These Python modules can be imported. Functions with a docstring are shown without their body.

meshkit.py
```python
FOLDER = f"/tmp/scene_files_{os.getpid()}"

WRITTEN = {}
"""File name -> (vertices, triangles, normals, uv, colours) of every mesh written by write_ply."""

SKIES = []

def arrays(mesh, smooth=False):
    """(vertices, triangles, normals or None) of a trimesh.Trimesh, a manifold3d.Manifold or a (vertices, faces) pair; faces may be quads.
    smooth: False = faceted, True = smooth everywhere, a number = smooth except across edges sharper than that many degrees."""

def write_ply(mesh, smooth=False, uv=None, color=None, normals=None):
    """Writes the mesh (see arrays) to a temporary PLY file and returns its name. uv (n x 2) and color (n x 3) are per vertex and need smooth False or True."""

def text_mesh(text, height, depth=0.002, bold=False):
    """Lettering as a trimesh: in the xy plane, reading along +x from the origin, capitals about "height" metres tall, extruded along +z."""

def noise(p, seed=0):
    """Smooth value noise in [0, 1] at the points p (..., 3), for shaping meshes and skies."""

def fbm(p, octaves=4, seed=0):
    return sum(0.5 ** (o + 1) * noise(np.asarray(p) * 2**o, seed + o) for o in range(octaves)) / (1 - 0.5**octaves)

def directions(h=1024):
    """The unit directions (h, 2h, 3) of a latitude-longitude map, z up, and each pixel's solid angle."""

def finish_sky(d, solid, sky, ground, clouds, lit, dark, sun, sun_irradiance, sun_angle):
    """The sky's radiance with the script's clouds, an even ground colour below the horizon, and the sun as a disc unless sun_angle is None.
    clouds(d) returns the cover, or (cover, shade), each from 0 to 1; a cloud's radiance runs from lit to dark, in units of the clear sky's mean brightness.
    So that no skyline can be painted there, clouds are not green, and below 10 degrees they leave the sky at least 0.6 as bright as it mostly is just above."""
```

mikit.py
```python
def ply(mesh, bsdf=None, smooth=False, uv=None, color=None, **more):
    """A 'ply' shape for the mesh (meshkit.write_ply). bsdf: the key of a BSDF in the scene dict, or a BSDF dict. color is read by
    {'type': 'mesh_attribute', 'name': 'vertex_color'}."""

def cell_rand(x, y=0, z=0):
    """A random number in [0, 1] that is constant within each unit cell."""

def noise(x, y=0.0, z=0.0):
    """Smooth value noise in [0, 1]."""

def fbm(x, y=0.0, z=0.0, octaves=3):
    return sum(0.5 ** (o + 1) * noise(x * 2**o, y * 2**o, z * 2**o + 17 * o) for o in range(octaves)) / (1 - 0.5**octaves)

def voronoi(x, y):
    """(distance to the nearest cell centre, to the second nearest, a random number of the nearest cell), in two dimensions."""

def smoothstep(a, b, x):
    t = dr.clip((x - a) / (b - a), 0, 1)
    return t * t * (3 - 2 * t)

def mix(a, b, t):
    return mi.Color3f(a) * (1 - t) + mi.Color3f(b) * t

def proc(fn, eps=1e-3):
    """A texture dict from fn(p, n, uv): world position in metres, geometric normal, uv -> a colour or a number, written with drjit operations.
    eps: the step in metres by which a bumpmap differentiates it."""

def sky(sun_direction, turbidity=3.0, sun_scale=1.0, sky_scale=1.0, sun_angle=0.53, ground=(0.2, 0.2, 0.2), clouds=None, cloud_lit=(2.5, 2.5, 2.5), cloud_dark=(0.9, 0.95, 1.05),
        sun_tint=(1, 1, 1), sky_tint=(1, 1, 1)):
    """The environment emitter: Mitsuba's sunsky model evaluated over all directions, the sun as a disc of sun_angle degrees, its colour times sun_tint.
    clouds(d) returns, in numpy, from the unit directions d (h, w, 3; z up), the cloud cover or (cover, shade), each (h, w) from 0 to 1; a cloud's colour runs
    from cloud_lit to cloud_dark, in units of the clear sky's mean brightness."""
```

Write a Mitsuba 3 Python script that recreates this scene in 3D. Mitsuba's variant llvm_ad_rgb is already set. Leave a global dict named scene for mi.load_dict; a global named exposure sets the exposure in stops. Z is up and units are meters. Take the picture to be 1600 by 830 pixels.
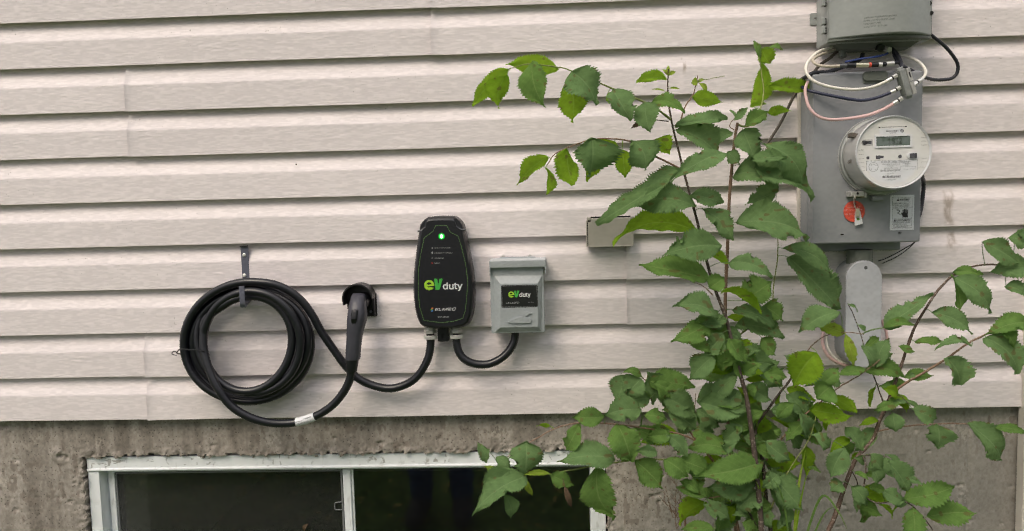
import math, random
import numpy as np, trimesh, drjit as dr, mitsuba as mi, mikit, meshkit
import manifold3d as m3
from shapely.geometry import Polygon, Point, LineString, box as sbox
from shapely.ops import unary_union
from mikit import proc, noise, fbm, voronoi, smoothstep, mix, cell_rand
T = mi.ScalarTransform4f
scene, labels = {}, {}

# ------------------------------------------------------------------ camera, sky, exposure
C0 = (0.0000, -1.9894, 1.7040)
FWD = (-0.04075, 0.99547, -0.08585)
UP = (0.02304, 0.08683, 0.99596)
scene['camera'] = {'type': 'perspective', 'fov': 66.509, 'fov_axis': 'x', 'near_clip': 0.05, 'far_clip': 200.0,
                   'to_world': T().look_at(origin=list(C0), target=[C0[i] + FWD[i] for i in range(3)], up=list(UP))}
def overcast(d):
    """a closed cloud deck, brightest overhead as overcast skies are"""
    return np.ones(d.shape[:2]), 1 - np.clip(d[..., 2], 0, 1) ** 0.9 + 0.25 * (meshkit.fbm(d * 3.0, 3, 2) - 0.5)
scene['sky'] = mikit.sky((-0.45, -0.72, 0.95), turbidity=3, sun_scale=0.20, sun_angle=30, clouds=overcast,
                         cloud_lit=(2.50, 2.44, 2.54), cloud_dark=(0.80, 0.78, 0.81), sun_tint=(0.92, 0.97, 1.04), ground=(0.08, 0.09, 0.06))
exposure = 3.1
GROUND = 0.0
LINE = 1.15          # height of the lowest siding edge
COURSE = 0.1143      # one course of the siding

# ------------------------------------------------------------------ helpers
def put(key, mesh, bsdf, smooth=30, uv=None, color=None, **more):
    n, k = key, 0
    while n in scene:
        k += 1; n = '%s_%03d' % (key, k)
    scene[n] = mikit.ply(mesh, bsdf, smooth=smooth, uv=uv, color=color, **more)
    return n
def tag(key, label, category=None, group=None, kind=None):
    d = labels.setdefault(key, {})
    if label: d['label'] = label
    if category: d['category'] = category
    if group: d['group'] = group
    if kind: d['kind'] = kind
def mesh_of(v, f): return trimesh.Trimesh(np.asarray(v, float), np.asarray(f, int), process=False)
def cat(*ms): return trimesh.util.concatenate([m for x in ms for m in (x if isinstance(x, list) else [x])])
def hull(pts): return trimesh.convex.convex_hull(np.asarray(pts, float).reshape(-1, 3))
def man(mesh): return m3.Manifold(m3.Mesh(np.asarray(mesh.vertices, np.float32), np.asarray(mesh.faces, np.uint32)))
def unman(m):
    q = m.to_mesh(); return mesh_of(q.vert_properties[:, :3], q.tri_verts)
def box(x0, x1, y0, y1, z0, z1):
    b = trimesh.creation.box((abs(x1 - x0), abs(y1 - y0), abs(z1 - z0)))
    b.apply_translation(((x0 + x1) / 2, (y0 + y1) / 2, (z0 + z1) / 2)); return b
BALL = trimesh.creation.icosphere(1).vertices
def rbox(x0, x1, y0, y1, z0, z1, r=0.003):
    x0, x1 = sorted((x0, x1)); y0, y1 = sorted((y0, y1)); z0, z1 = sorted((z0, z1))
    return hull([np.array(c) + BALL * r for x in (x0 + r, x1 - r) for y in (y0 + r, y1 - r) for z in (z0 + r, z1 - r) for c in [(x, y, z)]])
def curve(pts, per=8):
    p = np.asarray(pts, float)
    if len(p) < 3: return np.linspace(p[0], p[-1], per + 1)
    q = np.vstack([2 * p[0] - p[1], p, 2 * p[-1] - p[-2]]); out = []
    for i in range(1, len(q) - 2):
        a, b, c, d = q[i - 1:i + 3]
        for t in np.arange(per) / per:
            out.append(0.5 * (2 * b + (c - a) * t + (2 * a - 5 * b + 4 * c - d) * t * t + (3 * b - a - 3 * c + d) * t ** 3))
    return np.array(out + [p[-1]])
def tube(path, r, n=12, cap=True):
    p = np.asarray(path, float); k = len(p); r = np.broadcast_to(r, k)
    t = np.gradient(p, axis=0); t /= np.maximum(np.linalg.norm(t, axis=1, keepdims=True), 1e-9)
    u = np.cross(t[0], [0.31, 0.2, 0.93]); u /= np.linalg.norm(u); rows = []
    a = np.arange(n) * 2 * np.pi / n
    for i in range(k):
        u = u - t[i] * (u @ t[i]); u /= np.linalg.norm(u)
        w = np.cross(t[i], u)
        rows.append(p[i] + r[i] * (np.cos(a)[:, None] * u + np.sin(a)[:, None] * w))
    v = np.vstack(rows); f = []
    for i in range(k - 1):
        for j in range(n):
            b, c, d, e = i * n + j, i * n + (j + 1) % n, (i + 1) * n + j, (i + 1) * n + (j + 1) % n
            f += [(b, c, e), (b, e, d)]
    if cap:
        v = np.vstack([v, p[:1], p[-1:]])
        for j in range(n): f += [(k * n, (j + 1) % n, j), (k * n + 1, (k - 1) * n + j, (k - 1) * n + (j + 1) % n)]
    return mesh_of(v, f)
def loft(loops, cap=True):
    L = [np.asarray(l, float) for l in loops]; n = len(L[0]); v = np.vstack(L); f = []
    for i in range(len(L) - 1):
        for j in range(n):
            a, b, c, d = i * n + j, i * n + (j + 1) % n, (i + 1) * n + j, (i + 1) * n + (j + 1) % n
            f += [(a, b, d), (a, d, c)]
    if cap:
        v = np.vstack([v, L[0].mean(0), L[-1].mean(0)]); m = len(v) - 2
        for j in range(n): f += [(m, (j + 1) % n, j), (m + 1, (len(L) - 1) * n + j, (len(L) - 1) * n + (j + 1) % n)]
    t = mesh_of(v, f)
    if t.volume < 0: t.invert()
    return t
def front(mesh, x, p, z, roll=0.0):
    """from a drawing plane (x right, y up, z towards the viewer) to the wall: x, height z, p metres proud of the wall"""
    m = mesh.copy()
    if roll: m.apply_transform(trimesh.transformations.rotation_matrix(roll, [0, 0, 1]))
    v = np.asarray(m.vertices)
    return mesh_of(np.stack([x + v[:, 0], -(p + v[:, 2]), z + v[:, 1]], 1), m.faces)
def plate(poly, depth, x=0, p=0, z=0, roll=0.0):
    gs = getattr(poly, 'geoms', [poly])
    return front(cat([trimesh.creation.extrude_polygon(g, depth, engine='earcut') for g in gs]), x, p, z, roll)
def text(s, x0, x1, z0, z1, p, bold=False, shear=0.0, depth=0.0006, roll=0.0):
    t = meshkit.text_mesh(s, 0.02, depth, bold); v = np.array(t.vertices)
    lo, hi = v.min(0), v.max(0)
    v[:, 0] = (v[:, 0] - lo[0]) / (hi[0] - lo[0]) * (x1 - x0); v[:, 1] = (v[:, 1] - lo[1]) / (hi[1] - lo[1]) * (z1 - z0)
    v[:, 0] += shear * v[:, 1]
    return front(mesh_of(v, t.faces), x0, p, z0, roll)
def revolve(profile, n=48):
    """profile (r, z) about z"""
    a = np.arange(n) * 2 * np.pi / n
    return loft([np.stack([r * np.cos(a), r * np.sin(a), np.full(n, z)], 1) for r, z in profile])
def screw(x, p, z, r=0.004, slot=0.6, b='steel'):
    m = front(revolve([(r, 0), (r * 0.95, r * 0.35), (r * 0.6, r * 0.6)], 16), x, p, z)
    return m
def disc_at(x, p, z, r, depth, n=24): return front(revolve([(r, 0), (r, depth)], n), x, p, z)

# ------------------------------------------------------------------ materials
def rgb(*c): return {'type': 'rgb', 'value': list(c)}
def plain(name, color, rough=0.5, spec=0.5, metallic=0.0, **k):
    scene[name] = {'type': 'twosided', 'bsdf': {'type': 'principled', 'base_color': color if isinstance(color, dict) else rgb(*color), 'roughness': rough if isinstance(rough, dict) else float(rough), 'metallic': metallic, 'specular': spec, **k}}
def bumped(name, color, fn, scale, rough=0.5, spec=0.5, eps=1e-3, **k):
    scene[name] = {'type': 'twosided', 'bsdf': {'type': 'bumpmap', 'arbitrary': proc(fn, eps), 'scale': scale,
                   'bsdf': {'type': 'principled', 'base_color': color if isinstance(color, dict) else rgb(*color), 'roughness': rough if isinstance(rough, dict) else float(rough), 'specular': spec, **k}}}
def speckle(c, amp=0.12, s=60.0, s2=9.0):
    """a colour with fine grain and broader blotches of wear"""
    def fn(p, n, uv):
        g = fbm(p.x * s, p.y * s, p.z * s, 3); b = fbm(p.x * s2 + 7, p.y * s2, p.z * s2 + 3, 3)
        return mi.Color3f(c) * (1 + amp * (g - 0.5) + amp * 1.3 * (b - 0.5))
    return proc(fn)

# embossed wood-grain vinyl; dashes run along the course; a few real stains
def grain(p):
    a = noise(p.x * 66, p.z * 300, 0.0)
    b = noise(p.x * 120, p.z * 520 + 5, 3.0)
    return 0.55 * smoothstep(0.35, 0.8, a) + 0.45 * b
def siding_color(p, tone):
    g = grain(p)
    b = fbm(p.x * 1.3 + 4, p.z * 5.0, 2.0, 3)
    c = mi.Color3f(0.655, 0.602, 0.604) * tone * (0.875 + 0.16 * g + 0.09 * b)
    # rain-borne rust stain right of the meter, with ragged outline
    for sx, z0, z1, w in STAINS:
        q = (p.x - sx + 0.008 * (noise(p.z * 60) - 0.5)) / (w * (0.6 + 0.8 * noise(p.z * 45 + 3)))
        m = smoothstep(1.15, 0.35, dr.abs(q)) * smoothstep(z0 - 0.012, z0 + 0.014, p.z) * smoothstep(z1 + 0.006, z1 - 0.008, p.z)
        m = m * smoothstep(0.12, 0.75, fbm(p.x * 120, p.z * 70, 1.0, 3))
        c = mix(c, (0.22, 0.16, 0.11), 0.62 * m)
    # green-black grime specks
    k = noise(p.x * 210, p.z * 210, 9.0)
    s = smoothstep(0.955, 0.985, k) * smoothstep(0.5, 0.66, fbm(p.x * 5, p.z * 5, 4.0, 2))
    return mix(c, (0.12, 0.10, 0.07), 0.55 * s)
STAINS = [(1.0015, 1.609, 1.6942, 0.022), (1.0138, 1.5515, 1.5928, 0.014),
          (0.3596, 2.0035, 2.0252, 0.005)]
# two production batches of the same panel
for vn, tone in (('vinyl', 1.0), ('vinyl_second_batch', 0.965)):
    bumped(vn, proc(lambda p, n, uv, tone=tone: siding_color(p, tone)), lambda p, n, uv: grain(p), 0.0006, rough=0.52, spec=0.35, eps=6e-4)
plain('vinyl_trim', speckle((0.54, 0.50, 0.455), 0.12, 90, 12), 0.5, 0.35)

def pits(p, s, cut):
    d1, d2, w = voronoi(p.x * s, p.z * s)
    return smoothstep(0.05 + 0.25 * w, 0.02, d1) * smoothstep(cut, cut + 0.02, w)
def concrete_color(p, n, uv):
    streak = fbm(p.x * 30, p.z * 2.4, 2.0, 4); blot = fbm(p.x * 7 + 3, p.z * 8, 5.0, 4); fine = fbm(p.x * 190, p.z * 150, 1.0, 3)
    c = mix((0.175, 0.154, 0.133), (0.350, 0.318, 0.284), smoothstep(0.22, 0.76, 0.62 * streak + 0.38 * blot))
    c = c * (0.72 + 0.56 * fine)
    right = smoothstep(0.28, 0.42, p.x + 0.1 * fbm(p.x * 9, p.z * 9, 3.0, 2))
    c = mix(c, mi.Color3f(0.31, 0.29, 0.262) * (0.8 + 0.4 * fine) * (0.85 + 0.3 * blot), right * 0.8)
    c = mix(c, (0.46, 0.42, 0.37), 0.5 * smoothstep(0.64, 0.78, fbm(p.x * 15 + 9, p.z * 12, 8.0, 4)) * smoothstep(0.35, 0.7, fine))
    c = mix(c, (0.135, 0.108, 0.088), 0.5 * smoothstep(0.58, 0.74, fbm(p.x * 70, p.z * 46, 6.0, 3)) * smoothstep(0.45, 0.6, blot + 0.12 * streak))
    return mix(c, (0.04, 0.034, 0.028), 0.7 * pits(p, 110.0, 0.72) * (1 - 0.85 * right))
def concrete_bump(p, n, uv):
    return fbm(p.x * 110, p.z * 100, 2.0, 4) + 0.5 * fbm(p.x * 28, p.z * 18, 3.0, 3) - 0.8 * pits(p, 110.0, 0.72) * smoothstep(0.42, 0.28, p.x)
bumped('concrete', proc(concrete_color), concrete_bump, 0.0026, rough=0.95, spec=0.15, eps=8e-4)
plain('mortar', speckle((0.33, 0.29, 0.25), 0.7, 160, 40), 0.95, 0.15)

def frame_color(p, n, uv):
    c = mi.Color3f(0.70, 0.725, 0.74) * (0.94 + 0.1 * fbm(p.x * 14, p.z * 14, p.y * 14, 3))
    # dried mud runs below the concrete edge: ragged thin trails
    run = smoothstep(0.62, 0.72, noise(p.x * 150 + 2.2 * noise(p.z * 80, p.x * 20), 3.0)) * smoothstep(0.50, 0.62, fbm(p.x * 60, p.z * 130, 3.0, 3))
    splash = smoothstep(0.70, 0.74, fbm(p.x * 70, p.z * 150 + 3, 7.0, 3)) * smoothstep(0.5, 0.6, noise(p.x * 9))
    on = smoothstep(HEAD_Z - 0.034, HEAD_Z - 0.028, p.z)
    c = mix(c, (0.17, 0.15, 0.12), 0.62 * dr.maximum(run * smoothstep(0.34, 0.5, noise(p.x * 31)), splash) * on)
    dust = smoothstep(0.6, 0.8, fbm(p.x * 120, p.z * 30, p.y * 120, 3))
    return mix(c, (0.36, 0.34, 0.30), 0.35 * dust)
HEAD_Z = 1.0374
plain('window_vinyl', proc(frame_color), 0.4, 0.5)
plain('room_paint', (0.24, 0.24, 0.23), 0.9, 0.1)
plain('jamb_paint', (0.30, 0.30, 0.29), 0.8, 0.2)
plain('screen_wire', (0.010, 0.012, 0.011), 0.5)
plain('screen_alu', (0.16, 0.165, 0.17), 0.4, 0.5)
scene['pane_glass'] = {'type': 'thindielectric', 'int_ior': 1.52}
scene['clear_cover'] = {'type': 'thindielectric', 'int_ior': 1.45}

def satin(c, tex=0.06): return speckle(c, tex, 300, 20)
bumped('black_plastic', speckle((0.0075, 0.0080, 0.0105), 0.3, 200, 14), lambda p, n, uv: fbm(p.x * 900, p.y * 900, p.z * 900, 2), 0.0002, rough=0.36, spec=0.5, eps=5e-4)
plain('black_face', speckle((0.009, 0.0098, 0.012), 0.25, 150, 12), 0.3, 0.5)
plain('grey_lip', (0.07, 0.073, 0.08), 0.35, 0.5)
def rubber_rough(p, n, uv): return 0.24 + 0.2 * fbm(p.x * 40, p.y * 40, p.z * 40, 3)
plain('rubber', speckle((0.0080, 0.0086, 0.0120), 0.5, 120, 16), proc(rubber_rough), 0.5)
plain('handle_plastic', speckle((0.040, 0.040, 0.051), 0.25, 220, 20), 0.42, 0.45)
plain('holster_plastic', (0.009, 0.009, 0.010), 0.42, 0.45)
plain('hook_paint', speckle((0.095, 0.098, 0.128), 0.25, 150, 25), 0.38, 0.5)
plain('steel', speckle((0.66, 0.65, 0.62), 0.25, 300, 40), 0.42, metallic=0.65)
plain('dull_steel', speckle((0.46, 0.45, 0.43), 0.35, 200, 40), 0.45, metallic=0.6)
plain('grey_enamel', speckle((0.298, 0.322, 0.332), 0.18, 200, 14), 0.36, 0.5)
plain('beige_grey', speckle((0.315, 0.298, 0.258), 0.12, 160, 14), 0.5, 0.4)
plain('meter_paint', speckle((0.232, 0.240, 0.256), 0.22, 130, 9), 0.42, 0.5)
plain('utility_plastic', speckle((0.262, 0.276, 0.268), 0.2, 130, 9), 0.45, 0.45)
plain('utility_dark', speckle((0.11, 0.122, 0.105), 0.2, 130, 9), 0.5, 0.4)
plain('pvc_cover', speckle((0.385, 0.395, 0.425), 0.24, 130, 16), 0.45, 0.4)
plain('pvc_body', speckle((0.245, 0.252, 0.262), 0.2, 130, 12), 0.5, 0.4)
plain('dark_gap', (0.012, 0.012, 0.012), 0.6, 0.3)
plain('print_white', (0.62, 0.63, 0.63), 0.5, 0.3)
plain('print_dim', (0.27, 0.28, 0.28), 0.5, 0.3)
plain('print_red', (0.45, 0.03, 0.02), 0.5, 0.3)
plain('print_black', (0.02, 0.02, 0.022), 0.5, 0.3)
plain('print_grey', (0.17, 0.175, 0.18), 0.5, 0.3)
plain('print_blue', (0.05, 0.16, 0.42), 0.5, 0.3)
plain('print_orange', (0.55, 0.16, 0.04), 0.5, 0.3)
plain('line_green', (0.10, 0.21, 0.06), 0.5, 0.3)
def lime(p, n, uv): return mix((0.20, 0.42, 0.03), (0.36, 0.52, 0.05), smoothstep(0, 1, uv.x))
plain('logo_lime', (0.29, 0.50, 0.035), 0.45, 0.3)
plain('logo_green', (0.055, 0.34, 0.055), 0.45, 0.3)
plain('sticker_black', (0.012, 0.013, 0.013), 0.3, 0.5)
plain('paper_white', speckle((0.60, 0.61, 0.63), 0.1, 200, 20), 0.5, 0.3)
plain('meter_face', speckle((0.60, 0.595, 0.575), 0.06, 200, 20), 0.5, 0.3)
plain('meter_inside', speckle((0.40, 0.39, 0.375), 0.2, 60, 14), 0.45, 0.4)
plain('lcd', (0.085, 0.115, 0.095), 0.25, 0.5)
plain('lcd_ink', (0.045, 0.06, 0.05), 0.4, 0.3)
plain('red_tag', speckle((0.60, 0.085, 0.055), 0.7, 220, 60), 0.4, 0.4)
plain('white_coax', speckle((0.63, 0.60, 0.54), 0.2, 200, 30), 0.42, 0.45)
plain('cream_coax', speckle((0.42, 0.37, 0.30), 0.25, 200, 30), 0.45, 0.4)
plain('pink_coax', speckle((0.56, 0.38, 0.365), 0.2, 200, 30), 0.45, 0.4)
plain('black_coax', speckle((0.02, 0.021, 0.028), 0.3, 200, 30), 0.42, 0.45)
plain('brown_coax', speckle((0.09, 0.075, 0.06), 0.3, 200, 30), 0.5, 0.4)
plain('navy_coax', speckle((0.022, 0.026, 0.055), 0.3, 200, 30), 0.42, 0.45)
plain('blue_wire', (0.025, 0.05, 0.20), 0.45, 0.4)
plain('zinc', speckle((0.33, 0.34, 0.33), 0.3, 250, 40), 0.42, metallic=0.6)
plain('brass_tone', speckle((0.55, 0.52, 0.40), 0.3, 250, 40), 0.35, metallic=0.7)
plain('utility_print', speckle((0.17, 0.18, 0.172), 0.2, 130, 9), 0.45, 0.45)

# ------------------------------------------------------------------ the wall
PROFILE = np.array([(-0.0020, 0.0060), (0.0150, 0.0008), (0.0160, 0.0000), (0.0166, 0.0008), (0.0166, 0.0030), (0.0160, 0.0250), (0.0156, 0.0640), (0.0150, 0.0680),
                    (0.0133, 0.0720), (0.0095, 0.0800), (0.0052, 0.0890), (0.0018, 0.0980), (-0.0006, 0.1060), (-0.0020, 0.1203)])
def siding_piece(k, x0, x1, over, seed):
    """one vinyl panel = two courses; its lower edge is line k counted upwards from the lowest"""
    n = max(2, int((x1 - x0) / 0.04) + 1); xs = np.unique(np.concatenate([np.linspace(x0, x1, n)] + ([x0 + np.array([.003, .006, .01, .014, .02, .03])] if over else []))); n = len(xs); ms = []
    e = (xs - x0) if over > 0 else (x1 - xs)
    lift = (0.0020 + 0.0065 * np.exp(-e / 0.011)) * abs(over)          # the lapping end stands a little proud of the one below
    for c in (0, 1):
        z0 = LINE + (k + c) * COURSE
        v = np.zeros((n, len(PROFILE), 3))
        for j, (pp, zz) in enumerate(PROFILE):
            wav = meshkit.noise(np.stack([xs * 2.6, np.full(n, z0 * 7), np.zeros(n)], 1), 3) - 0.5
            bow = meshkit.noise(np.stack([xs * 5.0, np.full(n, z0 * 5 + 9), np.zeros(n)], 1), 5) - 0.5
            v[:, j, 0] = xs; v[:, j, 1] = -(pp + lift + 0.0020 * bow * (pp > 0.005)); v[:, j, 2] = z0 + zz + 0.0016 * wav - 0.0016 * (over > 0)
        m = len(PROFILE); f = []
        for i in range(n - 1):
            for j in range(m - 1):
                a = i * m + j; f += [(a, a + m, a + m + 1), (a, a + m + 1, a + 1)]
        ms.append(mesh_of(v.reshape(-1, 3), f))
        # cut ends have the thickness of the sheet
        for e, s in ((0, -1), (n - 1, 1)):
            q = v[e]; back = q + [0, 0.0009, 0]
            ms.append(mesh_of(np.vstack([q, back]), [t for j in range(m - 1) for t in ((j, j + 1, m + j + 1), (j, m + j + 1, m + j))]))
    return cat(ms)
XL, XR = -2.3, 1.1883
SEAMS = {0: [-1.0463], 2: [0.2077], 4: [-2.05], 6: [-1.0499], 8: [-0.2663], 10: [0.4], 12: [-0.9]}
for k, cuts in SEAMS.items():
    edges = [XL] + cuts + [XR + 0.03]; left_laps = False
    for i in range(len(edges) - 1):
        over = (-1.0 if i == 0 else 0.0) if left_laps else (1.0 if i else 0.0)                # the right piece laps over the left one
        put('house_siding__siding_panel', siding_piece(k, edges[i] - (0.025 if i and left_laps else 0), edges[i + 1] + (0.025 if i == 0 and not left_laps else 0), over, k), 'vinyl' if (k // 2 + i) % 2 else 'vinyl_second_batch', smooth=24)
put('house_siding__sheathing', box(XL, XR + 0.05, 0.0040, 0.14, LINE + 0.003, LINE + 14 * COURSE + 0.01), 'vinyl_trim', smooth=False)
tag('house_siding', 'beige vinyl lap siding with embossed wood grain covering the house wall', 'siding')
# trim channels beside the meter box
xa, xb = 0.6318, 0.6552
zt, zb = 1.9776, 1.5513
put('house_siding__trim_strip', cat(rbox(xa, xa + 0.010, -0.0275, -0.012, zb, zt, 0.0015), box(xa + 0.009, xb, -0.021, -0.012, zb + 0.001, zt - 0.001)), 'vinyl_trim', smooth=30)
post = [rbox(XR + 0.001, XR + 0.024, -0.034, -0.004, GROUND - 0.05, LINE + 14 * COURSE, 0.003), rbox(XR + 0.0255, XR + 0.10, -0.040, -0.004, GROUND - 0.05, LINE + 14 * COURSE, 0.004)]
post = cat(post); pv = np.array(post.vertices); pv[:, 0] += (1.53 - pv[:, 2]) * 0.002      # a little out of plumb
put('corner_post', mesh_of(pv, post.faces), 'vinyl_trim')
tag('corner_post', 'tall beige corner post at the right edge running past the concrete', 'trim post')

# ------------------------------------------------------------------ concrete foundation with a window opening, its edge crumbled
WX0, WX1 = -1.2504, 0.1527
WZ1 = 1.0418; WZ0 = WZ1 - 0.56

YF = 0.012
def foundation():
    st = 0.003; x0, x1 = -2.3, XR + 0.06; z0, z1 = GROUND - 0.02, LINE + 0.02
    nx, nz = int((x1 - x0) / st), int((z1 - z0) / st)
    gx, gz = np.meshgrid(x0 + np.arange(nx + 1) * st, z0 + np.arange(nz + 1) * st, indexing='ij')
    P3 = np.stack([gx, gz, np.zeros_like(gx)], -1)
    rag = 0.018 * (meshkit.fbm(P3 * 120, 2, 4) - 0.42) + 0.008 * (meshkit.noise(P3 * 24, 8) - 0.5)
    d = np.maximum.reduce([WX0 - gx, gx - WX1, gz - WZ1])          # distance outside the opening
    keep = d + rag > 0
    rng = np.random.default_rng(5)
    h = 0.0035 * (meshkit.fbm(P3 * 7, 3, 1) - 0.5) + 0.0015 * (meshkit.fbm(P3 * 45, 3, 2) - 0.5)
    h += 0.0022 * (meshkit.fbm(np.stack([gx * 30, gz * 4, gx * 0], -1), 3, 6) - 0.5)
    edge = np.exp(-np.abs(d) / 0.016)
    h += edge * 0.020 * (meshkit.fbm(P3 * 85, 3, 9) - 0.35)
    holes = [(rng.uniform(x0, x1), rng.uniform(0.7, z1), rng.uniform(0.0022, 0.0058), rng.uniform(0.002, 0.007)) for _ in range(260)]
    holes += [(-1.3163, 1.0461, 0.017, -0.010), (-1.3163 + 0.002, 1.0461 - 0.002, 0.007, 0.016), (-1.3163 + 0.02, 1.0461 - 0.006, 0.006, 0.008)]
    for cx, cz, r, dep in holes:
        i0, i1, j0, j1 = (int(np.clip(q, 0, m)) for q, m in (((cx - 4 * r - x0) / st, nx), ((cx + 4 * r - x0) / st + 1, nx), ((cz - 4 * r - z0) / st, nz), ((cz + 4 * r - z0) / st + 1, nz)))
        sl = np.s_[i0:i1, j0:j1]
        rr = ((gx[sl] - cx) * (0.62 if r < 0.006 else 1)) ** 2 + (gz[sl] - cz) ** 2
        h[sl] -= dep * np.exp(-rr / (r * r)) * (1 + (1.2 * (meshkit.noise(P3[sl] * 130, 3) - 0.5) if r > 0.006 else 0))
    seam = 1.0801
    h -= 0.004 * np.exp(-((gx - seam) / 0.004) ** 2)
    v = np.stack([gx, YF - h, gz], -1).reshape(-1, 3)
    a = np.arange(nx)[:, None] * (nz + 1) + np.arange(nz)[None, :]
    ok = keep[:-1, :-1] & keep[1:, :-1] & keep[:-1, 1:] & keep[1:, 1:]
    a = a[ok]; b, c, e = a + nz + 1, a + nz + 2, a + 1
    f = np.vstack([np.stack([a, b, c], 1), np.stack([a, c, e], 1)])
    # walls of the opening and of the outline go back into the concrete
    ed = np.vstack([f[:, [0, 1]], f[:, [1, 2]], f[:, [2, 0]]]); key = ed.min(1).astype(np.int64) * len(v) + ed.max(1)
    u, idx, cnt = np.unique(key, return_index=True, return_counts=True); bd = ed[idx[cnt == 1]]
    used = np.unique(bd); mp = np.full(len(v), -1); mp[used] = len(v) + np.arange(len(used))
    bv = v[used].copy(); bv[:, 1] = 0.20
    side = np.vstack([np.stack([bd[:, 1], bd[:, 0], mp[bd[:, 0]]], 1), np.stack([bd[:, 1], mp[bd[:, 0]], mp[bd[:, 1]]], 1)])
    m = mesh_of(np.vstack([v, bv]), np.vstack([f, side])); m.remove_unreferenced_vertices(); return m
put('foundation_wall', foundation(), 'concrete', smooth=40)
tag('foundation_wall', 'weathered poured concrete foundation wall below the siding around the window', 'foundation')

# ------------------------------------------------------------------ basement window
def wbox(x0, x1, d0, d1, z0, z1, r=0.0015): return rbox(x0, x1, d0, d1, z0, z1, r)
fx0, fx1, fz1, fz0 = WX0 + 0.004, WX1 - 0.004, WZ1 - 0.004, WZ0
D0 = 0.020                                        # the frame's face behind the wall plane
HT = 0.0359                          # height of the head face
put('basement_window__head_frame', cat(wbox(fx0, fx1, D0, 0.085, fz1 - HT, fz1), wbox(fx0 + 0.001, fx1 - 0.001, D0 - 0.004, D0 + 0.004, fz1 - HT - 0.002, fz1 - HT + 0.004)), 'window_vinyl')
jw = 0.0312
for n, (a, b) in (('left', (fx0, fx0 + jw)), ('right', (fx1 - 1.25 * jw, fx1))):
    put('basement_window__side_frame', wbox(a, b, D0 + 0.001, 0.084, fz0, fz1 - HT - 0.0025), 'window_vinyl')
put('basement_window__sill', wbox(fx0, fx1, D0 - 0.02, 0.084, fz0 - 0.03, fz0 - 0.0005), 'window_vinyl')
zi = fz1 - HT - 0.0025
tz = zi - 0.013
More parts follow.
